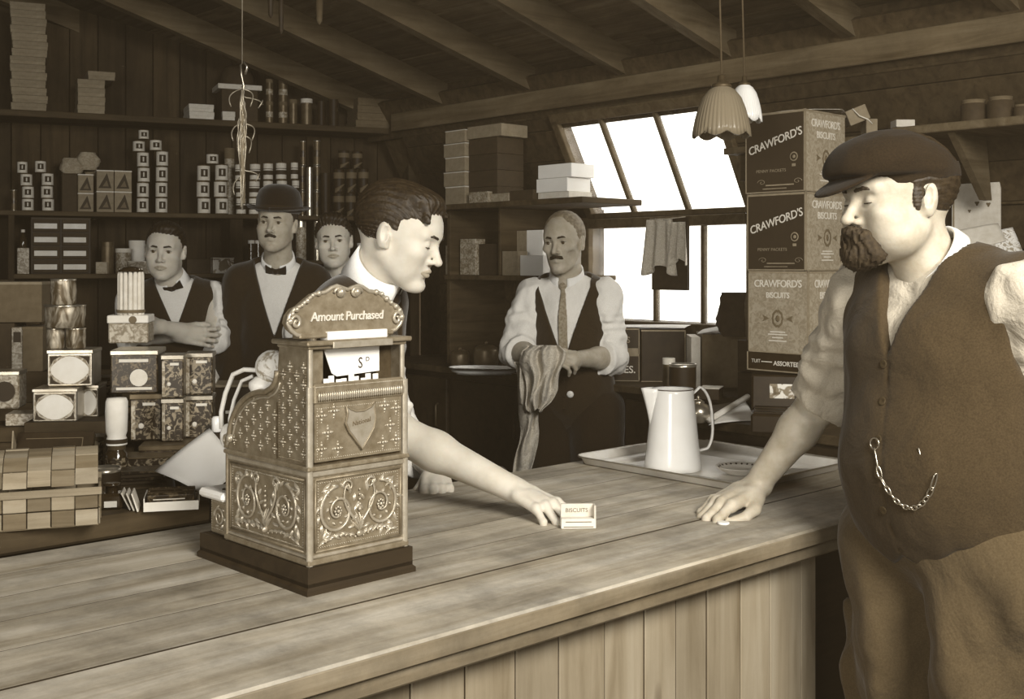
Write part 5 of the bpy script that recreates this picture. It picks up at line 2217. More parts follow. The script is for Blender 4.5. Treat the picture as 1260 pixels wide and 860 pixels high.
for i in range(4):
    MB().box(-.06 + .004 * i, .06 - .003 * i, .0 + .003 * i, .08, i * .007, i * .007 + .0062, b=.0008).build('booklet', ('card_dark', 'tin_dark_litho')[i % 2], t)

# dark display box with a light top edge near the register
c = at(287, 500, 3.05)
t = thing('display_box', 'dark display box with a light ledge behind the register', 'box', (c.x, c.y, ZG), R(10))
MB().box(-.055, .06, 0, .12, 0, .155, b=.003).build('body', 'black_tin', t)
MB().box(-.055, .068, -.004, .124, .155, .162, b=.001).build('ledge', 'card_mid', t)
MB().prism([(-.056, .162), (-.048, .162), (-.042, .175), (-.056, .205)], 0, .08).build('side_flap', 'paper_aged', t)
MB().box(-.02, .006, -.002, 0, .085, .093).build('label', 'ink_light', t)
c = at(267, 570, 2.78)
t = thing('glass_tumbler', 'little white glass cylinder beside the floral tins', 'glass', (c.x, c.y, ZG))
MB().lathe([(.013, .0), (.013, .075)], 16).build('dark_base', 'black_tin', t)
MB().lathe([(.011, .076), (.013, .08), (.013, .108), (.009, .113), (.001, .114)], 16, cap1=False).build('white_top', 'enamel', t)
# ================================================================ cash register
def cash_register():
    A = math.atan2(.694, .72)
    k = atz(378, 735, ZT)
    t = thing('cash_register', 'ornate embossed bronze cash register standing on the plank counter', 'cash register', (k.x, k.y, ZT), A)
    # local x: width to the picture's right, y: depth toward the operator
    W = .222
    o_ = .008
    BT = .044
    # plinth
    prof = [(.0, 0), (.0, .008), (.004, .012), (.004, .018), (.010, .026), (.012, BT)]
    mb = MB()
    for (a, b), (c, d) in zip(prof, prof[1:]):
        y1 = .355
        mb.add([(a, a, b), (W - a, a, b), (W - a, y1 - a, b), (a, y1 - a, b), (c, c, d), (W - c, c, d), (W - c, y1 - c, d), (c, y1 - c, d)],
               [(0, 1, 5, 4), (1, 2, 6, 5), (2, 3, 7, 6), (3, 0, 4, 7)])
    mb.box(.004, W - .004, .004, .351, .0, BT - .001)
    mb.build('plinth', 'black_wood', t)
    x0, x1 = .014, W - .014
    y0 = .014
    yb = .268
    ZM = .196
    MB().box(x0, x1, y0, yb, BT, ZM, b=.003).build('cabinet', 'bronze', t)
    # upper side-profiled case
    H = .392
    pr = [(y0 + .002, ZM + .004), (yb - .004, ZM + .004), (yb + .004, ZM + .010), (yb + .002, ZM + .020)]
    for i in range(1, 13):
        a = math.pi / 2 * i / 12
        pr.append((yb - .002 - .135 * math.sin(a) ** 1.0 * (i / 12) ** .12 if False else (yb - .004) - .120 * (1 - math.cos(a)), ZM + .020 + .098 * math.sin(a)))
    for i in range(1, 7):
        a = math.pi / 2 * i / 6
        pr.append((.148 - .040 * math.sin(a), .318 + .036 * (1 - math.cos(a)) - .002))
    pr += [(.104, H), (y0 + .002, H)]
    # two side cheeks, each a plate of the profile
    M = Matrix(((0, 1, 0, 0), (1, 0, 0, 0), (0, 0, 1, 0), (0, 0, 0, 1)))
    for a, b in ((x0, x0 + .006), (x1 - .006, x1)):
        MB().prism(pr, a, b, M=M).build('side_panel', 'bronze', t)
    # case fill between the cheeks
    pin = [(y0 + .006, ZM + .004), (yb - .008, ZM + .004)] + [(a - .004, b - .004) for a, b in pr[3:-2]] + [(.100, .325), (y0 + .006, .325)]
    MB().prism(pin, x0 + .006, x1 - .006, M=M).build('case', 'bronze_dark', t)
    # rolled edging along the side profile
    for xx in (x0 - .001, x1 + .001):
        MB().tube([(xx, a, b) for a, b in pr[2:-2]], .0052, 8).build('edge_roll', 'bronze', t)
        MB().tube([(xx, a - .010, b - .009) for a, b in pr[4:-3]], .0018, 6).build('edge_bead', 'bronze_light', t)
    for xx in (x0 - .002,):
        sp = [(xx, yb + .002 - .011 * (1 - i / 26) * math.cos(i * .42), ZM + .022 + .011 * (1 - i / 26) * math.sin(i * .42)) for i in range(24)]
        MB().tube(sp, [.0042 * (1 - .5 * i / 24) for i in range(24)], 8).ball((xx - .001, yb - .012, ZM + .028), .008, 10).build('scroll_end', 'bronze_light', t)
    # mouldings
    for z0, z1, e, mt in ((BT, BT + .010, .006, 'bronze'), (BT + .010, BT + .016, .003, 'bronze_light'), (ZM - .010, ZM, .004, 'bronze_light'), (ZM, ZM + .008, .007, 'bronze')):
        MB().box(x0 - e, x1 + e, y0 - e, yb + e, z0, z1, b=.0022).build('moulding', mt, t)
    # corner columns
    for xx, yy in ((x0, y0), (x1, y0)):
        MB().cyl(.0058, BT, .332, 12, Matrix.Translation((xx, yy, 0))).build('corner_column', 'bronze_light', t)
        MB().cyl(.0045, .332, H, 12, Matrix.Translation((xx + (.003 if xx < .1 else -.003), yy + .003, 0))).build('corner_post', 'bronze_light', t)
    MB().cyl(.004, BT, ZM, 10, Matrix.Translation((x0 - .001, yb, 0))).build('corner_column', 'bronze', t)

    # ---- relief helpers; F maps panel coords (a across, b up, c out) to local
    def front(a, b, c=0):
        return (a, y0 - c, b)

    def side(a, b, c=0):
        return (x0 - c, a, b)

    def scroll(mb, F, ca, cb, R0, turns, s0, sg, rad, sc=1.0, n=40):
        pts = []
        rr = []
        for i in range(n):
            q = i / (n - 1)
            a = s0 + sg * turns * 2 * math.pi * q
            r = R0 * (1 - .80 * q)
            pts.append(F(ca + r * math.cos(a) * sc, cb + r * math.sin(a), .0012 + .002 * q))
            rr.append(rad * (1 - .45 * q))
        mb.tube(pts, rr, 7)

    def leaf(mb, F, a, b, ang, L, wd, hgt=.0035):
        ca, sa = math.cos(ang), math.sin(ang)
        rows = []
        for i in range(7):
            q = i / 6
            hw = wd * math.sin(math.pi * min(1, q * .92 + .06)) ** .8 * (1 - .35 * q)
            bend = .25 * L * q * q
            row = []
            for s in (-1, -.5, 0, .5, 1):
                x = q * L * ca - (s * hw + bend) * sa
                y = q * L * sa + (s * hw + bend) * ca
                row.append(F(a + x, b + y, .0004 + hgt * (1 - s * s) * math.sin(math.pi * (q * .85 + .1)) - .0008 * (abs(s) == .5)))
            rows.append(row)
        mb.grid(rows)

    def beads(mb, F, a0, a1, b0, b1, st=.0042, r=.0013):
        per = [((a0, b0), (a1, b0)), ((a1, b0), (a1, b1)), ((a1, b1), (a0, b1)), ((a0, b1), (a0, b0))]
        for (p, q), (p2, q2) in per:
            L = math.hypot(p2 - p, q2 - q)
            n = max(2, int(L / st))
            for i in range(n):
                f = i / n
                mb.ball(F(p + (p2 - p) * f, q + (q2 - q) * f, .0008), r, 5)

    def acanthus_panel(F, a0, a1, b0, b1, name):
        fr = MB()
        e = .0035
        for (p, q, p2, q2) in ((a0, b0, a1, b0), (a1, b0, a1, b1), (a1, b1, a0, b1), (a0, b1, a0, b0)):
            fr.tube([F(p, q, .001), F(p2, q2, .001)], .0022, 6)
        fr.build('panel_frame', 'bronze', t)
        mb = MB()
        beads(mb, F, a0 + .006, a1 - .006, b0 + .006, b1 - .006)
        mb.build('beading', 'bronze_light', t)
        w_ = a1 - a0
        h = b1 - b0
        cx = (a0 + a1) / 2
        mb = MB()
        rg = random.Random(3)
        for sg in (-1, 1):
            c = cx + sg * w_ * .25
            cb = b0 + h * .52
            R0 = min(w_ * .235, h * .36)
            scroll(mb, F, c, cb, R0, 1.55, math.pi / 2 if sg > 0 else math.pi / 2, -sg, .0030, .92)
            scroll(mb, F, c, cb, R0 * .72, 1.2, -math.pi / 2, -sg, .0020, .9)
            # leaves following the outer turn
            for i in range(15):
                a = math.pi / 2 - sg * (i / 15) * 2 * math.pi
                leaf(mb, F, c + R0 * .93 * math.cos(a) * .92, cb + R0 * .93 * math.sin(a), a - sg * .9, .013 + .004 * (i % 2), .0042, .0042)
            for i in range(9):
                a = -sg * (i / 9) * 2 * math.pi
                leaf(mb, F, c + R0 * .48 * math.cos(a) * .92, cb + R0 * .48 * math.sin(a), a - sg * 1.0, .008, .0028, .004)
            # flower in the eye of the scroll
            for i in range(8):
                a = 2 * math.pi * i / 8
                mb.ball(F(c + .0058 * math.cos(a), cb + .0068 * math.sin(a), .003), .0026, 6)
            mb.ball(F(c, cb, .004), .0034, 8)
            # corner leaves
            for (ca, cb2, an) in ((a0 + .016 if sg < 0 else a1 - .016, b1 - .018, math.pi / 2 + sg * 1.9), (a0 + .016 if sg < 0 else a1 - .016, b0 + .018, -math.pi / 2 - sg * 1.9)):
                for dv in (-.7, 0, .7):
                    leaf(mb, F, ca, cb2, an + dv, .018, .0042, .0045)
            # foot garland
            for i in range(7):
                q = i / 6
                leaf(mb, F, cx + sg * (.008 + q * w_ * .34), b0 + .014 + .006 * math.sin(q * 3), (0 if sg > 0 else math.pi) + sg * (.6 - .9 * q), .014, .0038, .004)
                mb.ball(F(cx + sg * (.008 + q * w_ * .34), b0 + .013 + .006 * math.sin(q * 3), .002), .0023, 6)
            # top tendril
            pts = [F(cx + sg * (.003 + .028 * math.sin(q / 12 * 2.2)), b0 + h * .30 + h * .58 * q / 12, .0025) for q in range(13)]
            mb.tube(pts, [.0026 - .0012 * q / 12 for q in range(13)], 7)
            scroll(mb, F, cx + sg * w_ * .13, b1 - h * .15, .011, 1.1, 0 if sg > 0 else math.pi, sg, .0022)
        for an in (-.5, -.25, 0, .25, .5):
            leaf(mb, F, cx, b0 + h * .18, math.pi / 2 + an, .034 - .016 * abs(an), .0036, .006)
        for i in range(5):
            mb.ball(F(cx, b0 + h * (.50 + .07 * i), .003), .0034 - .0004 * i, 8)
        mb.ball(F(cx, b0 + h * .15, .003), .0055, 8, sc=(1.3, .6, 1))
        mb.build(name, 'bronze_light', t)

    acanthus_panel(front, x0 + .010, x1 - .010, BT + .021, ZM - .015, 'front_relief')
    acanthus_panel(side, y0 + .012, yb - .010, BT + .021, ZM - .015, 'side_relief')

    def fleuron(mb, F, a, b, s=1.0):
        for i in range(4):
            an = math.pi / 2 * i
            mb.ball(F(a + .0050 * s * math.cos(an), b + .0056 * s * math.sin(an), .0012), .0027 * s, 6)
            mb.ball(F(a + .0092 * s * math.cos(an) * .9, b + .0095 * s * math.sin(an), .0008), .0016 * s, 5)
        mb.ball(F(a, b, .002), .0026 * s, 6)

    # side studs
    mb = MB()
    for i, a in enumerate((.030, .050, .070, .090, .116, .138, .160, .182, .204, .226, .246)):
        top = .372 if a < .10 else (.196 + .020 + .098 * math.sqrt(max(0, 1 - ((a - .144) / .122) ** 2)) - .014 if a > .144 else .300)
        zs = [ZM + .026 + j * .028 + (.014 if i % 2 else 0) for j in range(8)]
        for z in zs:
            if z < top:
                fleuron(mb, side, a, z, .85)
    mb.build('side_studs', 'bronze_light', t)
    mb = MB()
    beads(mb, side, y0 + .010, y0 + .088, ZM + .014, .352)
    mb.build('beading', 'bronze', t)
    MB().box(x0 - .0012, x0, .108, .1095, ZM + .01, .30).build('panel_seam', 'bronze_dark', t)
    # front upper panel: shield and fleurons
    a0, a1, b0, b1 = x0 + .010, x1 - .010, ZM + .014, .300
    mb = MB()
    beads(mb, front, a0 + .004, a1 - .004, b0 + .004, b1 - .004)
    mb.build('beading', 'bronze_light', t)
    MB().box(x0 + .008, x1 - .008, y0 - .0012, y0 + .004, b0 - .001, b1 + .003, b=.0006).build('front_panel', 'bronze', t)
    mb = MB()
    for a, b in ((.036, .284), (.060, .290), (.048, .256), (.036, .230), (.068, .228), (.164, .290), (.188, .284), (.176, .256), (.160, .228), (.188, .230)):
        fleuron(mb, front, a, b, 1.15)
    mb.build('front_studs', 'bronze_light', t)
    cx = .112
    sh = [(-.030, .296), (-.022, .291), (-.010, .286), (.006, .286), (.020, .291), (.030, .298), (.028, .286), (.031, .272), (.027, .256), (.016, .240), (.002, .222), (-.012, .240), (-.024, .254), (-.031, .268), (-.027, .284)]
    MB().prism([(cx + a, b) for a, b in sh], y0 - .0055, y0 - .001).build('shield', 'bronze_light', t)
    mb = MB()
    mb.tube([(cx + a, y0 - .0056, b) for a, b in sh], .0018, 6, closed=True)
    mb.build('shield_rim', 'bronze', t)
    text('lettering', 'National', .0110, 'ink_mid', t, (cx, y0 - .0058, .268), (R(90), R(-8), 0), .0006, .2)
    # ribbed roller
    MB().box(x0 + .006, x1 - .004, y0 - .004, y0 + .010, .303, .336, b=.003).build('roller_housing', 'bronze', t)
    mb = MB()
    n = 40
    for i in range(n):
        a = x0 + .014 + (x1 - x0 - .026) * i / (n - 1)
        mb.ball((a, y0 - .006, .3155), .0030, 6, sc=(.75, 1.2, 2.9))
    mb.build('roller_ribs', 'bronze_light', t)
    mb = MB()
    for i in range(60):
        a = x0 + .010 + (x1 - x0 - .018) * i / 59
        mb.ball((a, y0 - .004, .3310), .0014, 5)
    mb.build('beading', 'bronze_light', t)
    # indicator window: side posts, back, flags
    MB().box(x0 + .002, x0 + .034, y0 + .01, .1, .325, H, b=.002).build('indicator_post', 'bronze', t)
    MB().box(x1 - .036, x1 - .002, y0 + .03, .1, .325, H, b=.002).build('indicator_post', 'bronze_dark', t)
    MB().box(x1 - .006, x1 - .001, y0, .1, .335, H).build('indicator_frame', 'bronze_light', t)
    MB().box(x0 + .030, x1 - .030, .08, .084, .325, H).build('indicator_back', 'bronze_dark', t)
    fl_ = MB().prism([(.052, .390), (.166, .390), (.166, .348), (.078, .344), (.068, .350)], .030, .0315).build('price_flag', 'paper_white', t)
    text('numeral', 'S', .026, 'ink', fl_, (.126, .0295, .363), depth=.0003, sx=.8)
    text('numeral', 'D', .011, 'ink', fl_, (.141, .0295, .369), depth=.0003)
    mb = MB()
    for i in range(9):
        a = x0 + .030 + i * .0125
        mb.box(a, a + .011, .018 + .004 * (i % 2), .020 + .004 * (i % 2), .325, .343 + .004 * math.sin(i * 1.9), b=.0005)
    mb.build('flag_edges', 'ivory', t)
    # cap
    for z0, z1, e, mt in ((H, H + .006, .003, 'bronze'), (H + .006, H + .014, .010, 'bronze')):
        MB().box(x0 - e, x1 + e, y0 - e, .104 + e, z0, z1, b=.0022).build('cap_moulding', mt, t)
    cm = MB().box(.052, x1 - .034, y0 - .0125, y0 - .008, H + .001, H + .012, b=.001)
    cm.build('cap_strip', 'bronze_light', t)
    MB().box(.048, .170, .012, .040, H + .014, H + .028, b=.001).build('sign_foot', 'ivory', t)
    for a in (.030, .182):
        MB().cyl(.006, H + .014, H + .026, 12, Matrix.Translation((a, .03, 0))).ball((a, .03, H + .018), .008, 10).build('sign_stud', 'bronze_light', t)
    # crest sign
    cx = W / 2 - .020
    zb = H + .022
    out = []
    half = [(0.0, .088), (.010, .092), (.022, .096), (.032, .092), (.044, .084), (.056, .082), (.066, .080), (.078, .070), (.092, .058), (.104, .052), (.113, .040), (.116, .026), (.110, .014), (.100, .004), (.085, 0)]
    half = [(a, b * .84) for a, b in half]
    out = [(cx + a, zb + b) for a, b in half] + [(cx - a, zb + b) for a, b in reversed(half[1:])]
    MB().prism(out, .018, .034).build('crest_sign', 'bronze', t)
    sgn = t.children[-1] if False else None
    mb = MB()
    mb.tube([(a, .018, b) for a, b in out[:-1]], .0034, 8, closed=True)
    for sg in (-1, 1):
        mb.ball((cx + sg * .016, .014, zb + .070), .0075, 10)
        for a, b, r in ((.058, .082, .005), (.070, .078, .004), (.080, .068, .005), (.090, .060, .004), (.100, .052, .005), (.108, .044, .0045), (.112, .030, .006)):
            mb.ball((cx + sg * a, .016, zb + b * .84), r, 8)
        sp = [(cx + sg * (.102 + .010 * (1 - i / 20) * math.cos(i * .5)), .015, zb + .023 + .012 * (1 - i / 20) * math.sin(i * .5)) for i in range(18)]
        mb.tube(sp, .003, 7)
        sp = [(cx + sg * (.016 + .012 * (1 - i / 20) * math.cos(i * .5)), .015, zb + .069 + .010 * (1 - i / 20) * math.sin(i * .5)) for i in range(18)]
        mb.tube(sp, .0026, 7)
    mb.build('crest_scrollwork', 'bronze_light', t)
    MB().box(cx - .095, cx + .095, .014, .038, zb - .004, zb + .004, b=.002).build('sign_rail', 'bronze', t)
    text('lettering', 'Amount Purchased', .0205, 'card_light', t, (cx, .0172, zb + .030), (R(90), 0, 0), .0012, .12, .0003, 'CENTER', .92)
    # operator side: drawer end, marble, keys, crank
    MB().box(x0 + .004, x1 - .004, yb, .338, BT, .108, b=.003).build('drawer_case', 'bronze', t)
    mb = MB()
    F2 = lambda a, b, c=0: (x0 + .004 - c, a, b)
    beads(mb, F2, yb + .010, .332, BT + .010, .102, .004, .001)
    scroll(mb, F2, yb + .036, .076, .018, 1.5, 0, 1, .0022)
    for i in range(6):
        leaf(mb, F2, yb + .036 + .016 * math.cos(i), .076 + .016 * math.sin(i), i + 1.0, .010, .003)
    mb.build('drawer_relief', 'bronze_light', t)
    MB().box(x0 - .010, x1 + .010, yb + .004, .358, .108, .124, b=.005).build('marble_slab', 'marble', t)
    MB().lathe([(.010, 0), (.010, .0012)], 20, Matrix.Translation((x0 + .02, .305, .1235)) @ Matrix.Scale(.5, 4, (0, 1, 0)) if False else Matrix.Translation((x0 + .02, .305, .1235))).build('coin_recess', 'ink', t)
    mb = MB()
    for row in range(4):
        for c_ in range(8):
            yy = .252 - row * .034 + .0
            zz = ZM + .052 + row * .028 + (.0 if row < 3 else .012)
            xx = x0 + .018 + c_ * (x1 - x0 - .036) / 7
            M2 = Matrix.Translation((xx, yy + .022, zz)) @ Matrix.Rotation(R(-38), 4, 'X')
            kk = MB().cyl(.0028, -.030, 0, 8, M2).cyl(.0098, 0, .006, 16, M2, b=.0012)
            kk.build('key', 'ivory', t)
    # crank loop and its white rounded cover at the back
    lp = [(x0 + .030, .190 + .0, .345), (x0 + .012, .235, .345), (x0 + .006, .262, .335), (x0 + .004, .285, .30), (x0 + .004, .300, .265), (x0 + .006, .302, .235)]
    MB().tube(lp, .0042, 10).tube([(q[0] + .014, q[1] - .006, q[2] - .012) for q in lp[1:]], .0034, 10).build('lever', 'ivory', t)
    MB().ball((x0 + .012, .290, .222), .018, 14, sc=(.8, .8, 1.3)).build('lever_grip', 'ivory', t)
    MB().ball((x0 + .030, .170, .352), .036, 20, sc=(.8, 1.0, .85)).build('receipt_drum', 'string_bag', t)
    MB().lathe([(.022, 0), (.028, .012), (.028, .02), (.016, .03)], 18, Matrix.Translation((x0 + .022, .183, .306))).build('drum_neck', 'ivory', t)
    return t


cash_register()


# ================================================================ tray, jug, dish
def rounded(w_, d, r, n=6):
    pts = []
    for cx, cy, a0 in ((w_ / 2 - r, d / 2 - r, 0), (-w_ / 2 + r, d / 2 - r, 90), (-w_ / 2 + r, -d / 2 + r, 180), (w_ / 2 - r, -d / 2 + r, 270)):
        for i in range(n + 1):
            a = R(a0 + 90 * i / n)
            pts.append((cx + r * math.cos(a), cy + r * math.sin(a)))
    return pts


tw, td = .46, .545
tc_ = UV(2.165 + tw / 2, 1.60 + td / 2 - .03, ZT)
t = thing('metal_tray', 'wide shallow pale metal tray with a raised rim on the counter', 'tray', tc_, TH)
rows = []
for (s_, z) in ((-.100, .002), (-.018, .002), (-.012, .003), (-.004, .020), (0, .022), (.002, .0205)):
    pts = rounded(tw + 2 * s_, td + 2 * s_, max(.012, .04 + s_ * .5))
    rows.append([(x, y, z) for x, y in pts] + [(pts[0][0], pts[0][1], z)])
mb = MB()
mb.grid(rows, thick=.0016)
mb.add([(x, y, .002) for x, y in rounded(tw - .198, td - .198, .012)], [tuple(range(28))])
mb.add([(x, y, .0008) for x, y in rounded(tw - .04, td - .04, .03)], [tuple(range(28))])
mb.build('pan', 'tray_tin', t)
rim = rounded(tw + .004, td + .004, .042)
MB().tube([(x, y, .0215) for x, y in rim], .0022, 8, closed=True).build('rolled_rim', 'bright_tin', t)


def jug():
    c = atz(828, 577, ZT + .003)
    t = thing('enamel_jug', 'tall white enamel jug with a pointed spout standing in the tray', 'jug', (c.x, c.y, ZT + .0035), R(8))
    h = .205
    rb, rt = .073, .052
    rows = []
    prof = [(rb * .97, 0), (rb, .003), (rb * .995, .012)] + [(rb + (rt - rb) * q, h * q) for q in (.2, .4, .6, .8, .96)] + [(rt, h), (rt - .002, h + .001), (rt - .003, h - .004)] + [(rb - .004 + (rt - rb) * q, h * q) for q in (.8, .5, .2, .04)] + [(.001, .006)]
    MB().lathe(prof, 48, cap1=False).build('body', 'enamel', t)
    MB().lathe([(rt - .001, h - .001), (rt + .0012, h), (rt + .0012, h + .0016), (rt - .003, h + .0018)], 48, cap0=False, cap1=False).build('rim', 'enamel_rim', t)
    # spout: folded sheet rising to a point on the left
    ro = []
    for j in range(9):
        q = j / 8
        z = h * (.52 + .50 * q)
        r0 = rb + (rt - rb) * (z / h) - .002
        ext = .034 * q ** 1.25
        wd = .020 * (.25 + .75 * q)
        row = []
        for i in range(9):
            s_ = (i - 4) / 4
            row.append((-(r0 * math.cos(s_ * .40) + ext * (1 - abs(s_) ** 1.3)), s_ * (wd + .004), z - .004 * q * (1 - abs(s_)) * 0))
        ro.append(row)
    MB().grid(ro, thick=.0022).build('spout', 'enamel', t)
    hp = []
    for i in range(17):
        a = -R(78) + R(160) * i / 16
        hp.append((rt + .014 + .038 * math.cos(a) + .012 * max(0, -math.sin(a)), 0, h * .60 + .083 * math.sin(a) + .004))
    hp = [(rb - (rb - rt) * .28, 0, h * .22)] + hp[1:] + [(rt - .001, 0, h * .93)]
    MB().tube(hp, .0062, 10, flat=.55).build('handle', 'enamel', t)
    MB().tube([(p[0] + .0035, 0, p[2]) for p in hp[1:-1]], .002, 6).build('handle_edge', 'bronze_dark', t)


jug()
c = atz(911, 583, ZT + .0035)
t = thing('pattern_dish', 'small round dish with a dark patterned rim lying in the tray', 'dish', (c.x, c.y, ZT + .0035))
MB().lathe([(.030, 0), (.033, .002), (.050, .010), (.060, .018), (.0615, .019), (.060, .020), (.048, .013), (.034, .0055), (.001, .005)], 40, cap1=False).build('bowl', 'paper_aged', t)
for i in range(24):
    a = 2 * math.pi * i / 24
    M = Matrix.Rotation(a, 4, 'Z') @ Matrix.Translation((.0535, 0, .0166)) @ Matrix.Rotation(R(-30), 4, 'Y')
    MB().ball((0, 0, 0), .0042, 6, M=M, sc=(.9, .75, .25)).build('rim_motif', 'ink', t)

# packet under the clerk's fingers
c = atz(712, 651, ZT)
t = thing('printed_packet', 'small pale printed packet held upright on the counter by the clerk', 'packet', (c.x, c.y, ZT + .0005), R(3))
MB().box(-.035, .035, 0, .026, 0, .020, b=.001).build('tray_part', 'paper_aged', t)
MB().box(-.034, .034, .019, .026, .020, .046, b=.0006).build('back_flap', 'card_light', t)
MB().box(.031, .035, 0, .026, .018, .046, b=.0006).build('side_flap', 'card_light', t)
MB().box(-.030, .030, -.0006, 0, .003, .0045).build('label_line', 'ink_mid', t)
MB().box(-.026, .026, -.0006, 0, .013, .0145).build('label_line', 'ink_mid', t)
text('lettering', 'BISCUITS', .0115, 'ink_mid', t, (-.002, .0188, .033), depth=.0002)
c = atz(890, 645, ZT)
o = MB().lathe([(.0115, 0), (.0125, .001), (.0125, .0035), (.0115, .0045)], 24).build('coin_pile', 'ivory')
o.name = 'coin'
tag(o, 'pale coin on the counter under the capped man\'s thumb', 'coin')
o.location = (c.x, c.y, ZT + .0005)

# small dark brush at the counter's back edge
c = atz(612, 586, ZT)
t = thing('counter_brush', 'small dark rounded brush at the counter edge behind the clerk\'s forearm', 'brush', (c.x, c.y - .03, ZT), R(-20))
MB().ball((0, 0, .010), .030, 14, sc=(1.0, .6, .75)).build('pad', 'black_tin', t)
MB().box(-.028, .028, -.012, .012, 0, .008, b=.003).build('bristles', 'card_dark', t)

# ================================================================ side counter: biscuit cartons and small goods
def biscuit_box(w_, d, h, p, z, rz, label, dark, fr, sd, group, lid=True):
    t = thing('biscuit_carton', label, 'box', (p[0], p[1], z), rz, group)
    body = 'card_dark' if dark else 'embossed_card'
    # local: face A (x, y=0 plane), face B (y, x=w plane)
    MB().box(0, w_, 0, d, 0, h - .004, b=.003).build('body', 'embossed_card', t)
    MB().box(.004, w_ - .004, -.0012, 0, .004, h - .008).build('front_label', 'ink' if dark else 'embossed_card', t)
    MB().box(w_, w_ + .0012, .004, d - .004, .004, h - .008).build('side_label', 'embossed_card', t)
    for (a, b, c_, e) in ((0, w_, -.0016, 0),):
        MB().box(.0, w_, -.002, 0, h - .008, h - .001).box(.0, w_, -.002, 0, 0, .004).box(0, .004, -.002, 0, 0, h).box(w_ - .004, w_ + .002, -.002, .004, 0, h).box(w_, w_ + .002, .0, d, h - .008, h - .001).box(w_, w_ + .002, 0, d, 0, .004).build('edge_strip', 'card_mid', t)
    fm = 'bottle_label' if dark else 'ink_light'
    if fr == 'PENNY':
        text('lettering', "CRAWFORD'S", .036, 'card_light', t, (w_ * .50, -.0016, h * .63), (R(90), R(-16), 0), .0004, .15, .0004, 'CENTER', .95, sx=.92 * w_ / .215)
        text('lettering', 'PENNY PACKETS', .0135, 'card_mid', t, (w_ * .44, -.0016, h * .27), (R(90), 0, 0), .0004, 0, 0, 'CENTER', 1.1)
        MB().lathe([(.011, 0), (.013, 0), (.015, .001), (.013, .001), (.011, .001)], 20, Matrix.Translation((w_ * .82, -.0012, h * .43)) @ Matrix.Rotation(R(90), 4, 'X'), cap0=False, cap1=False).ball((w_ * .82, -.0012, h * .43), .006, 8, sc=(1, .1, 1)).box(w_ * .79, w_ * .85, -.002, -.001, h * .31, h * .345).build('crest_medallion', 'card_mid', t)
        mb = MB()
        for sg, ax in ((1, w_ * .88), (-1, w_ * .28)):
            mb.tube([(ax + sg * .010 * (1 - i / 20) * math.cos(i * .45) * 1.6, -.0014, h * .13 + .010 * (1 - i / 20) * math.sin(i * .45)) for i in range(18)], .0009, 5)
        mb.box(w_ * .35, w_ * .82, -.0020, -.001, h * .085, h * .100).box(w_ * .30, w_ * .70, -.0020, -.001, h * .045, h * .055)
        mb.build('scroll_border', 'card_mid', t)
    else:
        text('lettering', "CRAWFORD'S", .032, fm, t, (w_ * .50, -.0016, h * .84), (R(90), 0, 0), .0004, 0, .0004, 'CENTER', .9, sx=.92 * w_ / .215)
        text('lettering', 'BISCUITS', .025, fm, t, (w_ * .50, -.0016, h * .70), (R(90), 0, 0), .0004, 0, .0004, 'CENTER', .95, sx=.9)
        cartouche(t, 'front', w_, d, h)
    M = Matrix.Translation((w_ + .0016, 0, 0)) @ Matrix.Rotation(R(90), 4, 'Z')
    s_ = text('lettering', "CRAWFORD'S" if sd != 'FAINT' else "CRAWFORD'S", .034, fm if not dark else 'ink_light', t, (w_ + .0016, d * .5, h * .84), (R(90), 0, R(90)), .0004, 0, .0004, 'CENTER', .9, sx=.9 * d / .25)
    text('lettering', 'BISCUITS', .030, 'ink_light', t, (w_ + .0016, d * .5, h * .70), (R(90), 0, R(90)), .0004, 0, .0004, 'CENTER', .95, sx=.95)
    cartouche(t, 'side', w_, d, h)
    if lid:
        MB().lathe([(.045, 0), (.045, .004)], 24, Matrix.Translation((w_ / 2, d / 2, h - .004))).build('lid_disc', 'dull_tin', t)
    return t


def cartouche(t, face, w_, d, h):
    if face == 'front':
        M = Matrix.Translation((w_ * .5, -.0014, h * .42)) @ Matrix.Rotation(R(90), 4, 'X')
        s_ = w_
    else:
        M = Matrix.Translation((w_ + .0014, d * .5, h * .42)) @ Matrix.Rotation(R(90), 4, 'Z') @ Matrix.Rotation(R(90), 4, 'X')
        s_ = d
    E_ = Matrix.Scale(1.35, 4, (0, 1, 0))
    MB().lathe([(.015, 0), (.021, .0005), (.021, .0005), (.015, .0009)], 24, M @ E_, cap0=False, cap1=False, wob=lambda a, z: 1 + .06 * math.cos(10 * a)).ball((0, 0, 0), .008, 8, M=M @ E_, sc=(1, 1, .1)).build('cartouche', 'ink_mid', t)
    mb = MB()
    for sg in (-1, 1):
        mb.add([(sg * .030, 0, .0005), (sg * .056, .011, .0005), (sg * .050, 0, .0005), (sg * .056, -.011, .0005)], [(0, 1, 2, 3)], False, M)
        mb.add([(sg * .030, 0, .0), (sg * .056, .011, .0), (sg * .050, 0, .0), (sg * .056, -.011, .0)], [(0, 1, 2, 3)], False, M)
    mb.build('side_motif', 'ink_mid', t)
    mb = MB()
    for y, q in ((-.042, .055), (-.050, .070), (-.060, .040), (-.070, .065)):
        mb.box(-q / 2, q / 2, y - .0018, y + .0018, 0, .0006, M=M)
    mb.build('small_print', 'ink_light', t)


pk = at(993, 300, 3.5)
k3 = Vector((pk.x, pk.y, 0))
AV = TH - math.pi / 2          # the front face looks to the left of the picture: local x runs along -v


def corner_to_origin(k, w_, rz):
    """origin so that the near corner (local x=w, y=0) sits at k"""
    d = Vector((math.cos(rz), math.sin(rz), 0))
    return k - d * w_


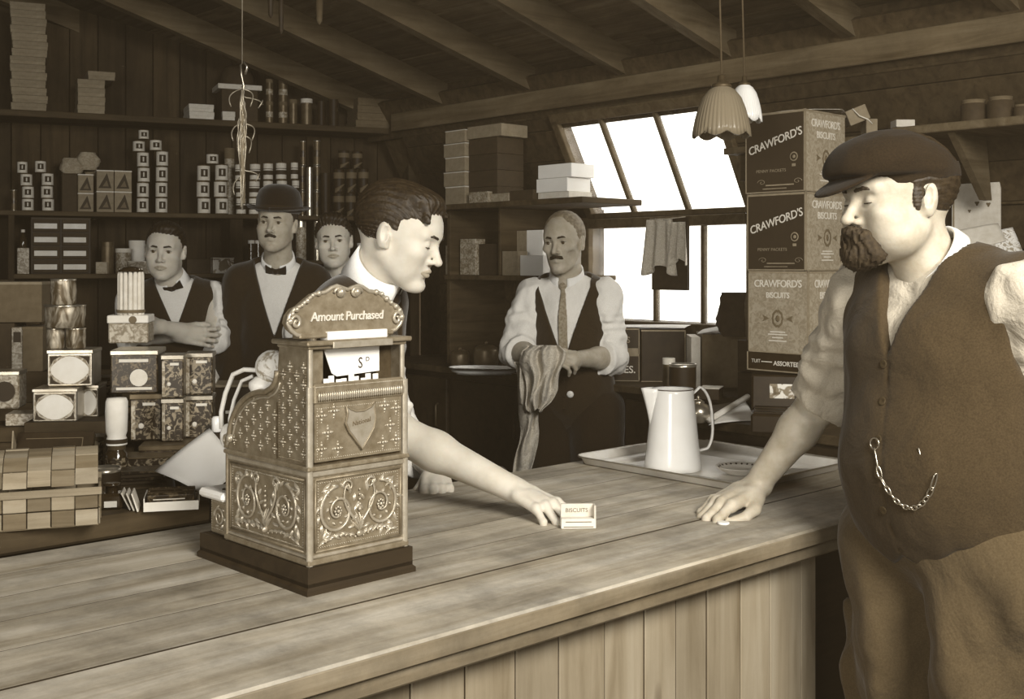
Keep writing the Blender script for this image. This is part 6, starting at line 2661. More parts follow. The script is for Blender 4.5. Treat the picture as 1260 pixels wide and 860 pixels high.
bzs = [zof(437, 3.5), zof(331, 3.5), zof(236, 3.5)]
bw, bd_, bh = .218, .235, .242
specs = [(False, 'PLAIN', 'biscuit carton with a light embossed front, lowest of the tall stack', 0.0),
         (True, 'PENNY', 'dark-fronted biscuit carton in the middle of the tall stack', 0.0),
         (True, 'PENNY', 'dark-fronted biscuit carton at the top of the tall stack', 0.0)]
zc_ = bzs[0]
hs = [zof(333, 3.5) - zof(437, 3.5), zof(235, 3.5) - zof(333, 3.5), zof(133, 3.5) - zof(235, 3.5)]
for i, ((dk, fr, lb, _), hh) in enumerate(zip(specs, hs)):
    kk = k3 + Vector((.004 if i == 0 else (-.004 if i == 1 else -.006), 0, 0))
    rz = AV + (R(1.2) if i == 0 else R(-.5) if i == 1 else R(.8))
    o = corner_to_origin(kk, bw, rz)
    biscuit_box(bw, bd_, hh - .001, o, zc_, rz, lb, dk, fr, 'S', 'biscuit cartons in the tall stack' if dk else None)
    zc_ += hh
ztop = zc_
# torn paper and string on the topmost carton
o_ = corner_to_origin(k3, bw, AV)
c = k3 + Vector((.02, .12, 0))
slab([(c.x - .10, c.y + .02, ztop + .004), (c.x + .10, c.y - .06, ztop + .006), (c.x + .15, c.y + .06, ztop + .010), (c.x - .05, c.y + .12, ztop + .006)], .001, 'torn_paper', 'torn strip of paper on top of the highest biscuit carton', 'paper', 'card_light', .006)
# black tin beneath the stack, standing on the side counter
hb_ = zof(462, 3.46)
o = corner_to_origin(k3 + Vector((.006, -.01, 0)), .232, AV)
t = thing('black_box', 'black printed box under the biscuit cartons', 'box', (o.x, o.y, hb_), AV)
MB().box(0, .232, 0, .25, 0, bzs[0] - hb_, b=.003).build('body', 'black_tin', t)
MB().box(0, .232, -.001, 0, .0, .004).box(0, .004, -.001, 0, 0, bzs[0] - hb_).build('edge_strip', 'card_mid', t)
text('lettering', 'TUIT', .016, 'ink_light', t, (.035, -.0012, .030), depth=.0003)
text('lettering', 'ASSORTED', .020, 'ink_light', t, (.150, -.0012, .026), depth=.0003, bold=.0005)
MB().box(.055, .095, -.001, 0, .028, .031).build('label_line', 'ink_light', t)
o = corner_to_origin(k3 + Vector((.0, .02, 0)), .215, AV)
t = thing('black_crate', 'black wooden crate supporting the boxes on the side counter', 'crate', (o.x, o.y, ZS), AV)
hh = hb_ - ZS
MB().box(0, .20, .02, .032, 0, hh * .49, b=.001).build('slat', 'black_wood', t)
MB().box(0, .20, .02, .032, hh * .51, hh, b=.001).build('slat', 'black_wood', t)
MB().box(0, .20, .032, .24, hh - .012, hh).box(0, .012, .032, .24, 0, hh - .012).box(.188, .20, .032, .24, 0, hh - .012).build('frame', 'black_wood', t)

# open display tin with its label
c = atz(962, 528, ZS)
c = Vector((at(962, 500, 3.18).x, 3.18, 0))
t = thing('open_display_tin', 'black open tin with a raised lid bearing a pale picture label', 'tin', (c.x, c.y, ZS), R(-14))
MB().box(-.085, .095, -.01, .13, 0, .055, b=.006).build('base', 'black_tin', t)
M = Matrix.Translation((0, .118, .050)) @ Matrix.Rotation(R(-14), 4, 'X')
MB().box(-.088, .098, 0, .014, 0, .105, M=M, b=.006).build('lid', 'black_tin', t)
lb_ = MB().box(-.036, .034, -.001, 0, .036, .078, M=M).build('picture_label', 'label_scene', t)
MB().box(-.026, -.018, -.002, -.001, .046, .070, M=M).box(-.022, -.006, -.002, -.001, .048, .054, M=M).build('label_figure', 'ink_mid', lb_)
for i in range(3):
    MB().box(-.078, .088, .002 + i * .040, .036 + i * .040, .055, .060 + .002 * i, b=.001).build('packet_row', 'black_tin', t)

# paper, roll and other bits on the side counter
slab([atz(872, 523, ZS + .002), atz(930, 517, ZS + .002), atz(917, 493, ZS + .012), atz(905, 497, ZS + .004)], .001, 'loose_paper', 'white sheet of paper lying on the side counter before the black tin', 'paper', 'paper_white', .004)
slab([atz(936, 524, ZS + .002), atz(958, 527, ZS + .002), atz(956, 519, ZS + .002), atz(938, 518, ZS + .002)], .0012, 'paper_slip', 'narrow white slip in front of the black open tin', 'paper', 'paper_white', .001)
a = atz(872, 517, ZS + .010)
b = atz(920, 488, ZS + .045)
o = MB().tube([a, a + (b - a) * .5, b], .009, 12).build('paper_roll', 'paper_aged')
tag(o, 'slim pale roll of paper slanting behind the jug handle', 'paper roll')
c = Vector((at(859, 540, 3.42).x, 3.42, 0))
t = thing('metal_teapot', 'round polished metal teapot half hidden by the jug handle', 'teapot', (c.x, c.y, ZS))
MB().lathe([(.022, 0), (.026, .003), (.038, .018), (.040, .035), (.030, .052), (.018, .058), (.018, .058), (.020, .061), (.010, .068), (.001, .070)], 28, cap1=False).ball((0, 0, .074), .006, 8).build('body', 'bright_tin', t)
MB().tube([(-.034, 0, .03), (-.052, 0, .038), (-.060, 0, .056)], [.008, .006, .004], 8).build('spout', 'bright_tin', t)
t.location.z = ZS - .0
# plain flat box behind the jug
c = Vector((at(872, 478, 3.9).x, 3.9, 0))
simple_box('dark_box', 'low dark box with pale rim behind the tall canned goods', 'box', .07, .09, .04, 'black_tin', c, ZS if False else ZW, R(-20), 'card_light')

# boxes on the window counter
WA = TH - R(90) + R(0)
def on_w(px, Y):
    return Vector(((px - 630) * Y / FOC, Y, 0))


def lettered_box(p0, w_, d, h, z, rz, label, lines, group=None, mat='black_tin'):
    t = thing('lettered_tin', label, 'tin', (p0[0], p0[1], z), rz, group)
    MB().box(0, w_, 0, d, 0, h, b=.003).build('body', mat, t)
    MB().box(0, w_, -.001, .0, h - .006, h).box(w_ - .004, w_, -.001, 0, 0, h).box(0, w_, -.001, 0, 0, .003).build('edge_strip', 'card_mid', t)
    for s_, sz, xx, zz, mt in lines:
        text('lettering', s_, sz, mt, t, (xx, -.0014, zz), depth=.0004, bold=.0006)
    return t


zz0 = ZW
pb = on_w(787, 4.52)
hh = .105
d_ = Vector((math.cos(R(-4)), math.sin(R(-4)), 0))
lettered_box(pb - d_ * .23, .23, .16, hh, zz0, R(-4), 'black tin lettered ES, lower of two beside the older man', [('CAKES.', .040, .15, .045, 'ink_light')])
MBx = lettered_box(pb - d_ * .23, .23, .16, .105, zz0 + hh, R(-4), 'black tin with a pale band, upper of two beside the older man', [('BUNS', .034, .15, .058, 'card_mid')])
MB().box(.11, .224, -.0013, -.0003, 0.0, .026).build('pale_band', 'card_mid', MBx)
pb2 = on_w(789, 4.50)
lettered_box(pb2, .175, .18, .205, zz0, R(-2), 'tall dark tin with a faint patch beside the lettered tins', [], None, 'black_tin')
tt = bpy.context.scene.objects[-1] if False else None
c = on_w(824, 3.98)
put(bottle_can(.022, .135, 'card_light', 'dull_tin', 'dark jar with a pale lid in front of the tall dark tin'), c, ZW - .0 if False else ZW, 0)
t = thing('round_can', 'round black can with a bright lid rim behind the jug', 'can', (on_w(840, 3.90).x, 3.90, ZW))
MB().lathe([(.046, 0), (.046, .118)], 28).build('body', 'black_tin', t)
MB().lathe([(.0465, .114), (.0475, .124), (.044, .124), (.043, .120), (.001, .120)], 28, cap1=False).build('lid', 'bright_tin', t)
# brown carton and white stuff on top
pc = on_w(864, 4.28)
t = simple_box('brown_carton', 'large plain brown carton between the window sill and the biscuit stack', 'box', .19, .2, .20, 'card_dull', pc + Vector((.095, 0, 0)), ZW, R(-3))
t = simple_box('pale_carton', 'narrow pale-sided carton edge beside the large brown carton', 'box', .035, .18, .19, 'card_light', pc + Vector((-.022, .01, 0)), ZW, R(-3))
zt_ = ZW + .2
slab([on_w(858, 4.27) + Vector((0, 0, zt_ + .004)), on_w(930, 4.24) + Vector((0, 0, zt_ + .012)), on_w(935, 4.44) + Vector((0, 0, zt_ + .05)), on_w(872, 4.46) + Vector((0, 0, zt_ + .01))], .002, 'white_wrapper', 'crumpled white wrapping paper on top of the large brown carton', 'paper', 'paper_white', .010)
slab([on_w(742, 4.54) + Vector((0, 0, zz0 + .213)), on_w(842, 4.50) + Vector((0, 0, zz0 + .213)), on_w(850, 4.66) + Vector((0, 0, zz0 + .215)), on_w(765, 4.68) + Vector((0, 0, zz0 + .215))], .002, 'paper_cover', 'white paper laid over the black tins below the window', 'paper', 'paper_white', .003)
# dark cloth heap at the foot of the window beside the stack
o = crumpled(.13, .16, .12, 'dark crumpled bag slumped against the window foot beside the biscuit stack', 'card_dark', 'dark_bag', 9)
put(o, on_w(905, 4.1), ZW + .202, R(-10))
put(crumpled(.05, .20, .08, 'narrow brown packet wedged beside the lowest biscuit carton', 'card_dull', 'brown_packet', 4), on_w(922, 3.86), ZW + .2 if False else 1.19, R(-30))
t = thing('tall_crate', 'dark tall crate behind the biscuit stack holding the brown packet', 'crate', (on_w(925, 3.86).x, 3.86, ZS), TH - R(90))
MB().box(-.06, .06, 0, .15, 0, .105, b=.002).build('lower_board', 'black_wood', t)
MB().box(-.06, .06, 0, .15, .108, 1.19 - ZS, b=.002).build('upper_board', 'black_wood', t)

# ---- mirror and cloths hanging at the window
def win_pt(v, z, off=0.0):
    return UV(3.745 - off, v, z)


kx = lambda px, u: (lambda k: (.736 * u - k * .677 * u) / (.677 + k * .736))((px - 630) / FOC)   # v on plane u for a column
v0, v1 = kx(801, 3.72), kx(845, 3.72)
Yb = UV(3.72, (v0 + v1) / 2).y
o = thing('dark_board', 'small dark framed board hanging in front of the lower window panes', 'board', UV(3.735, (v0 + v1) / 2, zof(357, Yb)), TH - R(90))
ww = abs(v0 - v1)
bh_ = zof(268, Yb) - zof(357, Yb)
MB().box(-ww / 2, ww / 2, -.006, .006, 0, bh_, b=.002).build('panel', 'card_dark', o)
MB().box(-ww / 2, -ww / 2 + .006, -.010, -.006, 0, bh_).box(ww / 2 - .006, ww / 2, -.010, -.006, 0, bh_).box(-ww / 2 + .006, ww / 2 - .006, -.010, -.006, 0, .008).build('frame', 'black_wood', o)


def hung_cloth(px0, px1, u, ztop, zbot, label, folds, mat='rag'):
    a, b = kx(px0, u), kx(px1, u)
    rows = []
    for j in range(15):
        q = j / 14
        row = []
        for i in range(25):
            s_ = i / 24
            v = a + (b - a) * (.5 + (s_ - .5) * (.80 + .25 * q))
            uu = u - .012 * math.sin(s_ * folds * 6.28 + .8 * q) * (.5 + q)
            z = ztop + (zbot - ztop) * q * (1 + .10 * math.sin(s_ * 7 + 1))
            row.append(UV(uu, v, z))
        rows.append(row)
    o = MB().grid(rows, thick=.0025).build('hanging_cloth', mat)
    return tag(o, label, 'cloth')


hung_cloth(792, 830, 3.70, zof(270, Yb), zof(333, Yb), 'pale rag hanging over the dark board, the longer one', 2.5)
hung_cloth(824, 845, 3.690, zof(274, Yb), zof(322, Yb), 'narrow rag hanging at the board edge beside the longer one', 2)
t = thing('hanging_line', 'thin line with two hooks carrying the rags at the window', 'line', UV(3.70, kx(820, 3.70), zof(269, Yb)), TH - R(90))
MB().tube([(-.09, 0, 0), (0, 0, -.002), (.10, 0, .004)], .0022, 6).build('line', 'wire', t)
for x in (-.06, .03):
    MB().tube([(x, 0, .002), (x, 0, -.012), (x + .006, -.004, -.016)], .0018, 6).build('hook', 'wire', t)

# ---- corner shelves goods
def mid(px0, px1, u, zb, ytop, nm, cat, label, mat, d=.14, group=None, lid=None, h=None, deco=None):
    a, b = kx(px0, u), kx(px1, u)
    p = UV(u, (a + b) / 2)
    hgt = h or (zof(ytop, p.y) - zb)
    return simple_box(nm, label, cat, abs(a - b), d, hgt, mat, p, zb, TH - R(90), lid, deco, group)


n = 5
a, b = 548, 575
ys = [246, 229, 211, 193, 176, 160]
gS = 'parcels stacked in twos at the corner shelf'
for i in range(5):
    zb_ = zof(ys[i], 5.2) if i else ZM1
    if i:
        zb_ = ztopm
    ztopm = zof(ys[i + 1], UV(3.37, kx(562, 3.37)).y)
    mid(548 - (i % 2) * 2, 572, 3.36 + .004 * (i % 2), zb_, 0, 'parcel', 'parcel', 'pale-ended parcel, %s of the stack at the corner shelf end' % rank(i, 5), 'card_mid', .16, None, 'card_light', ztopm - zb_ - .002)
zb2 = ZM1
for i in range(4):
    zt2 = ZM1 + (ztopm - .05 - ZM1) * (i + 1) / 4
    mid(577, 612, 3.38, zb2, 0, 'carton', 'box', 'dark carton, %s of the stack beside the pale-ended parcels' % rank(i, 4), 'card_dark', .16, None, None, zt2 - zb2 - .001)
    zb2 = zt2
mid(575, 617, 3.37, zb2, 0, 'flat_parcel', 'parcel', 'flat pale parcel lying on top of the dark cartons', 'card_mid', .16, None, None, .055)
mid(577, 600, 3.345, ZM1, 236, 'small_packet', 'packet', 'small pale tilted packet before the dark cartons', 'bottle_label', .03)
mid(602, 626, 3.36, ZM1, 238, 'small_packet', 'packet', 'small dull packet beside the tilted one on the corner shelf', 'embossed_card', .06)
mid(627, 656, 3.36, ZM1, 234, 'row_carton', 'box', 'dark ribbed carton between the small packets and the white boxes', 'card_dark', .10)
gW = 'white boxes stacked against the window frame'
zz = ZM1
for i, (x0, x1, yt, mt) in enumerate(((662, 700, 236, 'card_light'), (660, 698, 219, 'paper_white'), (662, 703, 202, 'paper_white'))):
    p_ = UV(3.38, kx(680, 3.38))
    zt3 = zof(yt, p_.y)
    mid(x0, x1, 3.38, zz, 0, 'white_box', 'box', 'white flat box, %s of three against the window frame' % rank(i, 3), mt, .14, gW, None, zt3 - zz - .001)
    zz = zt3
for x0, x1, yt, u, nm, lb, mt, d in ((566, 585, 294, 3.42, 'pale_bottle', 'pale faceted packet by the clerk\'s nose on the lower corner shelf', 'bottle_label', .06),
                                     (589, 611, 300, 3.44, 'dark_carton', 'dark carton on the lower corner shelf', 'card_dark', .08),
                                     (548, 563, 302, 3.44, 'dull_packet', 'dull packet at the inner end of the lower corner shelf', 'embossed_card', .08),
                                     (618, 637, 309, 3.40, 'brown_packet', 'brown packet standing before the taller box near the older man', 'card_mid', .06),
                                     (640, 668, 314, 3.39, 'white_box', 'white box with a dark notch, lower one beside the older man\'s ear', 'paper_white', .05)):
    mid(x0, x1, u, ZM2, yt, nm, 'box' if 'bo' in nm or 'carton' in nm else 'packet', lb, mt, d)
mid(627, 648, 3.50, ZM2, 284, 'brown_box', 'box', 'taller brown box at the back of the lower corner shelf', 'card_mid', .08)
mid(648, 668, 3.50, ZM2, 283, 'white_box', 'box', 'tall white box at the back of the lower corner shelf', 'paper_white', .08)

# pots on the window counter, left part
for px, Y, r, h, lb in ((598, 5.0, .055, .10, 'dark pot standing on the window counter, the middle one'), (566, 5.05, .045, .075, 'small dark pot nearest the clerk on the window counter'),
                        (632, 4.92, .05, .07, 'low dark pot on the window counter by the older man\'s elbow')):
    p = on_w(px, Y)
    t = thing('dark_pot', lb, 'pot', (p.x, p.y, ZW))
    MB().lathe([(r * .8, 0), (r, h * .3), (r, h * .85), (r * .9, h), (r * .85, h), (r * .9, h * .8), (r * .7, .01), (.001, .008)], 24, cap1=False).build('body', 'dull_tin', t)
    MB().lathe([(r * .9, h), (r * .5, h * 1.12), (.001, h * 1.16)], 24, cap1=False).ball((0, 0, h * 1.2), .008, 8).build('lid', 'dull_tin', t)
c = on_w(596, 4.86)
t = thing('white_platter', 'long white platter lying on the window counter beside the older man', 'dish', (c.x, c.y - .04, ZW), R(-8))
pts = []
rows = []
for (s_, z) in ((.55, .004), (.8, .005), (.92, .012), (1.0, .028), (1.01, .0285)):
    rows.append([(.150 * s_ * math.cos(2 * math.pi * i / 36), .075 * s_ * math.sin(2 * math.pi * i / 36), z) for i in range(37)])
mb = MB().grid(rows, thick=.004)
mb.add(rows[0][:36], [tuple(range(36))])
mb.add([(x, y, .0) for x, y, z in rows[1][:36]], [tuple(range(36))])
mb.build('dish_body', 'enamel', t)

# ---- items on the high shelf and pinned papers
for x0, x1, yt, lb, mt in ((1176, 1206, 122, 'first of two dark cloth-covered jars on the high shelf', 'card_dark'), (1209, 1240, 118, 'second of two dark cloth-covered jars on the high shelf', 'card_dark'),
                           (1244, 1262, 128, 'dark low jar at the frame end of the high shelf', 'card_dark')):
    u = 3.44
    a, b = kx(x0, u), kx(x1, u)
    p = UV(u, (a + b) / 2)
    r = abs(a - b) / 2
    h = zof(yt, p.y) - 1.892
    t = thing('storage_jar', lb, 'jar', (p.x, p.y, 1.892), TH, None)
    M = Matrix.Translation((r, 0, 0))
    MB().lathe([(r * .95, 0), (r, h * .1), (r, h * .8), (r * .8, h * .86)], 20, M).build('body', mt, t)
    MB().lathe([(r * .86, h * .84), (r * .9, h), (r * .001, h)], 20, M, cap1=False).build('lid', 'card_dull', t)
for x0, x1, y0, y1, lb, nm in ((1171, 1230, 224, 283, 'pale spotted picture card pinned on the boards behind the capped man', 'pinned_card'),):
    u = 3.755
    a, b = kx(x0, u), kx(x1, u)
    Y = UV(u, (a + b) / 2).y
    t = thing(nm, lb, 'card', UV(u, (a + b) / 2, zof(y1, Y)), TH - R(90))
    ww = abs(a - b)
    hh = zof(y0, Y) - zof(y1, Y)
    MB().box(-ww / 2, ww / 2, 0, .012, 0, hh, b=.001).build('sheet', 'card_light', t)
    MB().box(-ww / 2 + .004, -ww / 2 + .010, -.001, 0, 0, hh).build('margin', 'card_mid', t)
    for a_, b_, r in ((.02, .11, .006), (.006, .09, .007), (.045, .085, .007), (-.02, .065, .005), (.03, .12, .003)):
        MB().lathe([(r, 0), (r * .9, .001)], 15, Matrix.Translation((a_, -.0002, b_)) @ Matrix.Rotation(R(90), 4, 'X'), wob=lambda q, z: 1 + .3 * math.sin(3 * q)).build('spot', 'ink_mid', t)
for k_, (pts_, lb) in enumerate(((((1178, 315), (1238, 296), (1228, 275), (1176, 284)), 'pale folded paper sticking out behind the capped man\'s shoulder'),
                                 (((1200, 318), (1262, 318), (1246, 280), (1206, 290)), 'rougher pale paper fanned behind the folded one at his shoulder'))):
    Y = 3.72 if k_ == 0 else 3.70
    slab([at(x, y, Y + (.0 if i < 2 else .05)) for i, (x, y) in enumerate(pts_)], .0015, 'folded_paper', lb, 'paper', 'card_light' if k_ == 0 else 'string_bag', .004)
t = thing('paper_rack', 'dark wooden rack on the wall holding the pale papers', 'rack', UV(3.69, kx(1215, 3.69), 1.36), TH - R(90))
MB().box(-.16, .16, -.004, .012, 0, .13, b=.003).build('front_board', 'board_dark', t)
MB().box(-.16, .16, .012, .09, 0, .012, b=.002).build('bottom_board', 'board_dark', t)
MB().box(-.16, .16, .084, .096, 0, .13, b=.002).build('back_board', 'board_dark', t)

# bits behind the stack at the wall: pale box and brown packet
for x0, x1, y0, y1, Y, lb, mt in ((1066, 1080, 146, 166, 3.80, 'pale narrow box beside the topmost biscuit carton', 'card_mid'), (1103, 1126, 147, 156, 3.78, 'small pale box just above the flat cap', 'card_light')):
    a = at(x0, y1, Y)
    b = at(x1, y0, Y)
    simple_box('small_box', lb, 'box', b.x - a.x, .06, b.z - a.z, mt, Vector(((a.x + b.x) / 2, Y, 0)), a.z, 0)
t = thing('ledge', 'dark narrow ledge board behind the flat cap and biscuit stack', 'shelf', UV(3.40, 1.93, 0), TH)
MB().box(.0, .30, .0, .62, zof(168, 3.8) - .024, zof(168, 3.8) - .001, b=.002).build('shelf', 'rafter_wood', t)
for v in (.02, .58):
    MB().box(.05, .25, v, v + .01, zof(168, 3.8) - .12, zof(168, 3.8) - .025).build('bracket', 'rafter_wood', t)
a = at(1048, 150, 3.72)
t = simple_box('brown_packet', 'brown tied packet leaning beside the top of the biscuit stack', 'packet', .07, .05, .05, 'card_mid', Vector((a.x + .03, 3.72, 0)), a.z + .0, 0)
t.rotation_euler = (0, R(-22), 0)
MB().tube([(-.01, -.002, .05), (.0, -.01, .02), (.02, -.012, .0), (.03, -.008, -.02)], .002, 6).build('string', 'card_light', t)

# ================================================================ hanging things
def lamp(px, ytop, ybot, Y, r, label, mat, cordtop=2.75, ribs=40):
    c = at(px, ybot, Y)
    h = (ybot - ytop) * Y / FOC
    t = thing('pendant_lamp', label, 'lamp', (c.x, c.y, c.z))
    prof = [(r, 0), (r * .965, h * .12), (r * .90, h * .30), (r * .80, h * .52), (r * .66, h * .74), (r * .46, h * .90), (r * .30, h * .96), (r * .28, h)]
    pr2 = prof + [(a - .004, z) for a, z in reversed(prof)]
    mb = MB()
    n = 200
    rows = []
    for (a, z) in prof:
        row = []
        for i in range(n + 1):
            g = 2 * math.pi * i / n
            k = 1 + .014 * math.cos(ribs * g) * (a / r)
            dz = -.012 * abs(math.sin(4 * g)) * max(0, 1 - z / (h * .2)) if z < h * .2 else 0
            row.append((a * k * math.cos(g), a * k * math.sin(g), z + dz))
        rows.append(row)
    mb.grid(rows, thick=.003)
    mb.build('glass_shade', mat, t)
    MB().lathe([(r * .34, h * .97), (r * .36, h * 1.0), (r * .30, h * 1.05), (r * .16, h * 1.08), (r * .14, h * 1.22), (.004, h * 1.25)], 20).build('gallery', 'bronze_dark', t)
    MB().tube([(0, 0, h * 1.22), (-.008, .0, (cordtop - c.z) * .6), (-.016, 0, cordtop - c.z)], .0028, 6).build('cord', 'cord', t)
    MB().lathe([(.012, h * .95), (.014, h * .72), (.026, h * .50), (.024, h * .36), (.001, h * .28)], 16, cap1=False).build('bulb', 'clear_glass', t)
    return t


lamp(888, 106, 164, 3.1, .078, 'ribbed scalloped glass pendant lampshade hanging before the window', 'shade_glass', 2.62)
lamp(916, 104, 146, 3.32, .050, 'plain white glass pendant lampshade partly behind the ribbed one', 'enamel', 2.58)

# wire bundle on its hook
Y = 3.3
c = at(298, 80, Y)
t = thing('wire_bundle', 'bundle of tangled wires and hooks hanging on a cord from the roof', 'wire', (c.x, c.y, 0))
zt = lambda py: zof(py, Y)
xt = lambda px: (px - 298) * Y / FOC
MB().tube([(0, 0, 2.95), (.0, .0, zt(78))], .0016, 6).build('cord', 'wire', t)
hk = [(xt(302), 0, zt(92)), (xt(304), 0, zt(82)), (xt(300), 0, zt(76)), (xt(296), 0, zt(80)), (xt(297), 0, zt(92)), (xt(300), 0, zt(106)), (xt(299), 0, zt(120))]
MB().tube(hk, .0032, 8).build('hook', 'steel', t)
rg = random.Random(5)
for k_ in range(16):
    x0 = xt(298 + rg.uniform(-5, 5))
    pts = []
    yy = 108 + rg.uniform(-4, 10)
    end = rg.choice((200, 225, 240, 255, 258, 170))
    dx = rg.uniform(-6, 6)
    for j in range(10):
        q = j / 9
        pts.append((xt(298) + xt(298 + dx * (1 - abs(2 * q - 1)) * 1.0) + rg.uniform(-.002, .002) - .0, rg.uniform(-.012, .012), zt(yy + (end - yy) * q)))
    MB().tube(pts, .0020, 5).build('wire', 'wire', t)
for sg, yy, L in ((-1, 108, 15), (1, 108, 14), (1, 118, 26), (-1, 150, 12), (1, 150, 16), (1, 208, 22), (-1, 216, 10), (1, 165, 12)):
    pts = [(xt(298), -.004, zt(yy))]
    for j in range(1, 12):
        q = j / 11
        pts.append((xt(298 + sg * L * math.sin(q * 2.2)), -.004 + .01 * math.sin(q * 5), zt(yy + 2 + 22 * q * q - (8 if L > 20 and j > 7 else 0))))
    MB().tube(pts, .0018, 5).build('bent_wire', 'wire', t)
o = MB().tube([(0, 0, zt(130)), (.002, .002, zt(250))], [.008, .007], 8).build('paper_core', 'card_mid', t)

# rods hanging from the roof above
for i, (px, y1, r, lb) in enumerate(((333, 22, .010, 'thin dark rod hanging from the rafters, nearest the wire bundle'), (346, 42, .009, 'longest dark rod hanging in the middle of the three'), (393, 30, .012, 'pale-tipped rod hanging apart from the other two'))):
    Y = 3.9
    c = at(px, y1, Y)
    t = thing('hanging_rod', lb, 'rod', (c.x, c.y, c.z))
    MB().lathe([(.002, -.0), (r * .8, .01), (r, .06), (r, .14), (r * .5, .15)], 12).build('rod', ('black_wood', 'black_wood', 'rafter_wood')[i], t)
    MB().tube([(0, 0, .15), (0, 0, 2.86 - c.z)], .002, 6).build('cord', 'cord', t)
# ================================================================ people
def P_(px, py, Y):
    v = at(px, py, Y)
    return np.array([v.x, v.y, v.z])


HF = 1.0   # mesh fineness factor


def clerk():
    fw = np.array([.93, -.27, -.30])
    hd = Head((-.262, 2.625, 1.512), fw, (.16, -.03, 1), size=.985, eyes='down', width=.98, nose=1.0, mouth=.0010)
    pel = (-.515, 2.84, .93)
    nk = (-.338, 2.675, 1.385)
    face = (.93, -.37, 0)
    up = unit(np.array(nk) - np.array(pel))
    L = frame(np.array(face) - up * (np.array(face) @ up), up)[:, 1]      # his left
    nkv = np.array(nk)
    Rs = nkv - L * .150 + np.array([-.0, 0, -.055])
    Ls = nkv + L * .115 + np.array([-.06, .04, -.060])
    Re = P_(484, 530, 2.47)
    Rw = P_(634, 603, 2.405)
    Le = P_(478, 512, 2.97)
    Lw = P_(536, 583, 2.74)
    h1 = Hand(Rw, (.72, -.60, -.22), (.1, -.15, 1), 1, curls=[(14, 26, 16), (22, 34, 22), (28, 38, 26), (30, 40, 26)], spread=(.22, .06, -.10, -.26), size=.98)
    h2 = Hand(Lw, (.1, -.95, -.20), (0, -.3, 1), -1, curls=(30, 30, 20))
    p = Person('young clerk with side-parted dark hair, looking down and reaching over the counter', 'person', hd, pel, nk, face, sh=.160, build=.94,
               arms=[(Rs, Re, Rw), (Ls, Le, Lw)], hands=[h1, h2], legs=legs_for(pel, face, .05))
    p.skin(.0030)
    p.headpart('hair', hair_fn(hd, 'parted'), .0022, 'hair_dark')
    p.headpart('eyebrows', brow_fn(hd, .0030), .0018, 'hair_dark', .14)
    p.headpart('lips', lips_fn(hd), .0016, 'lips', .14)
    lashes(hd, p.root, -28)
    p.shirt(.0050, 'shirt_white', upto=(.02, .75), sleeve=.012, cuff=True)
    p.vest(.0055, 'waistcoat_black', vz=.30, hem=-.04, vw=.26, vmax=.045, neck_r=.068, arm_r=.080, arm_out=.045)
    p.collar('linen_white', .060, .060, open_=.24, lift=.012)
    p.necktie('tie_dark', .24)
    p.trousers(.009)
    p.boots()
    return p


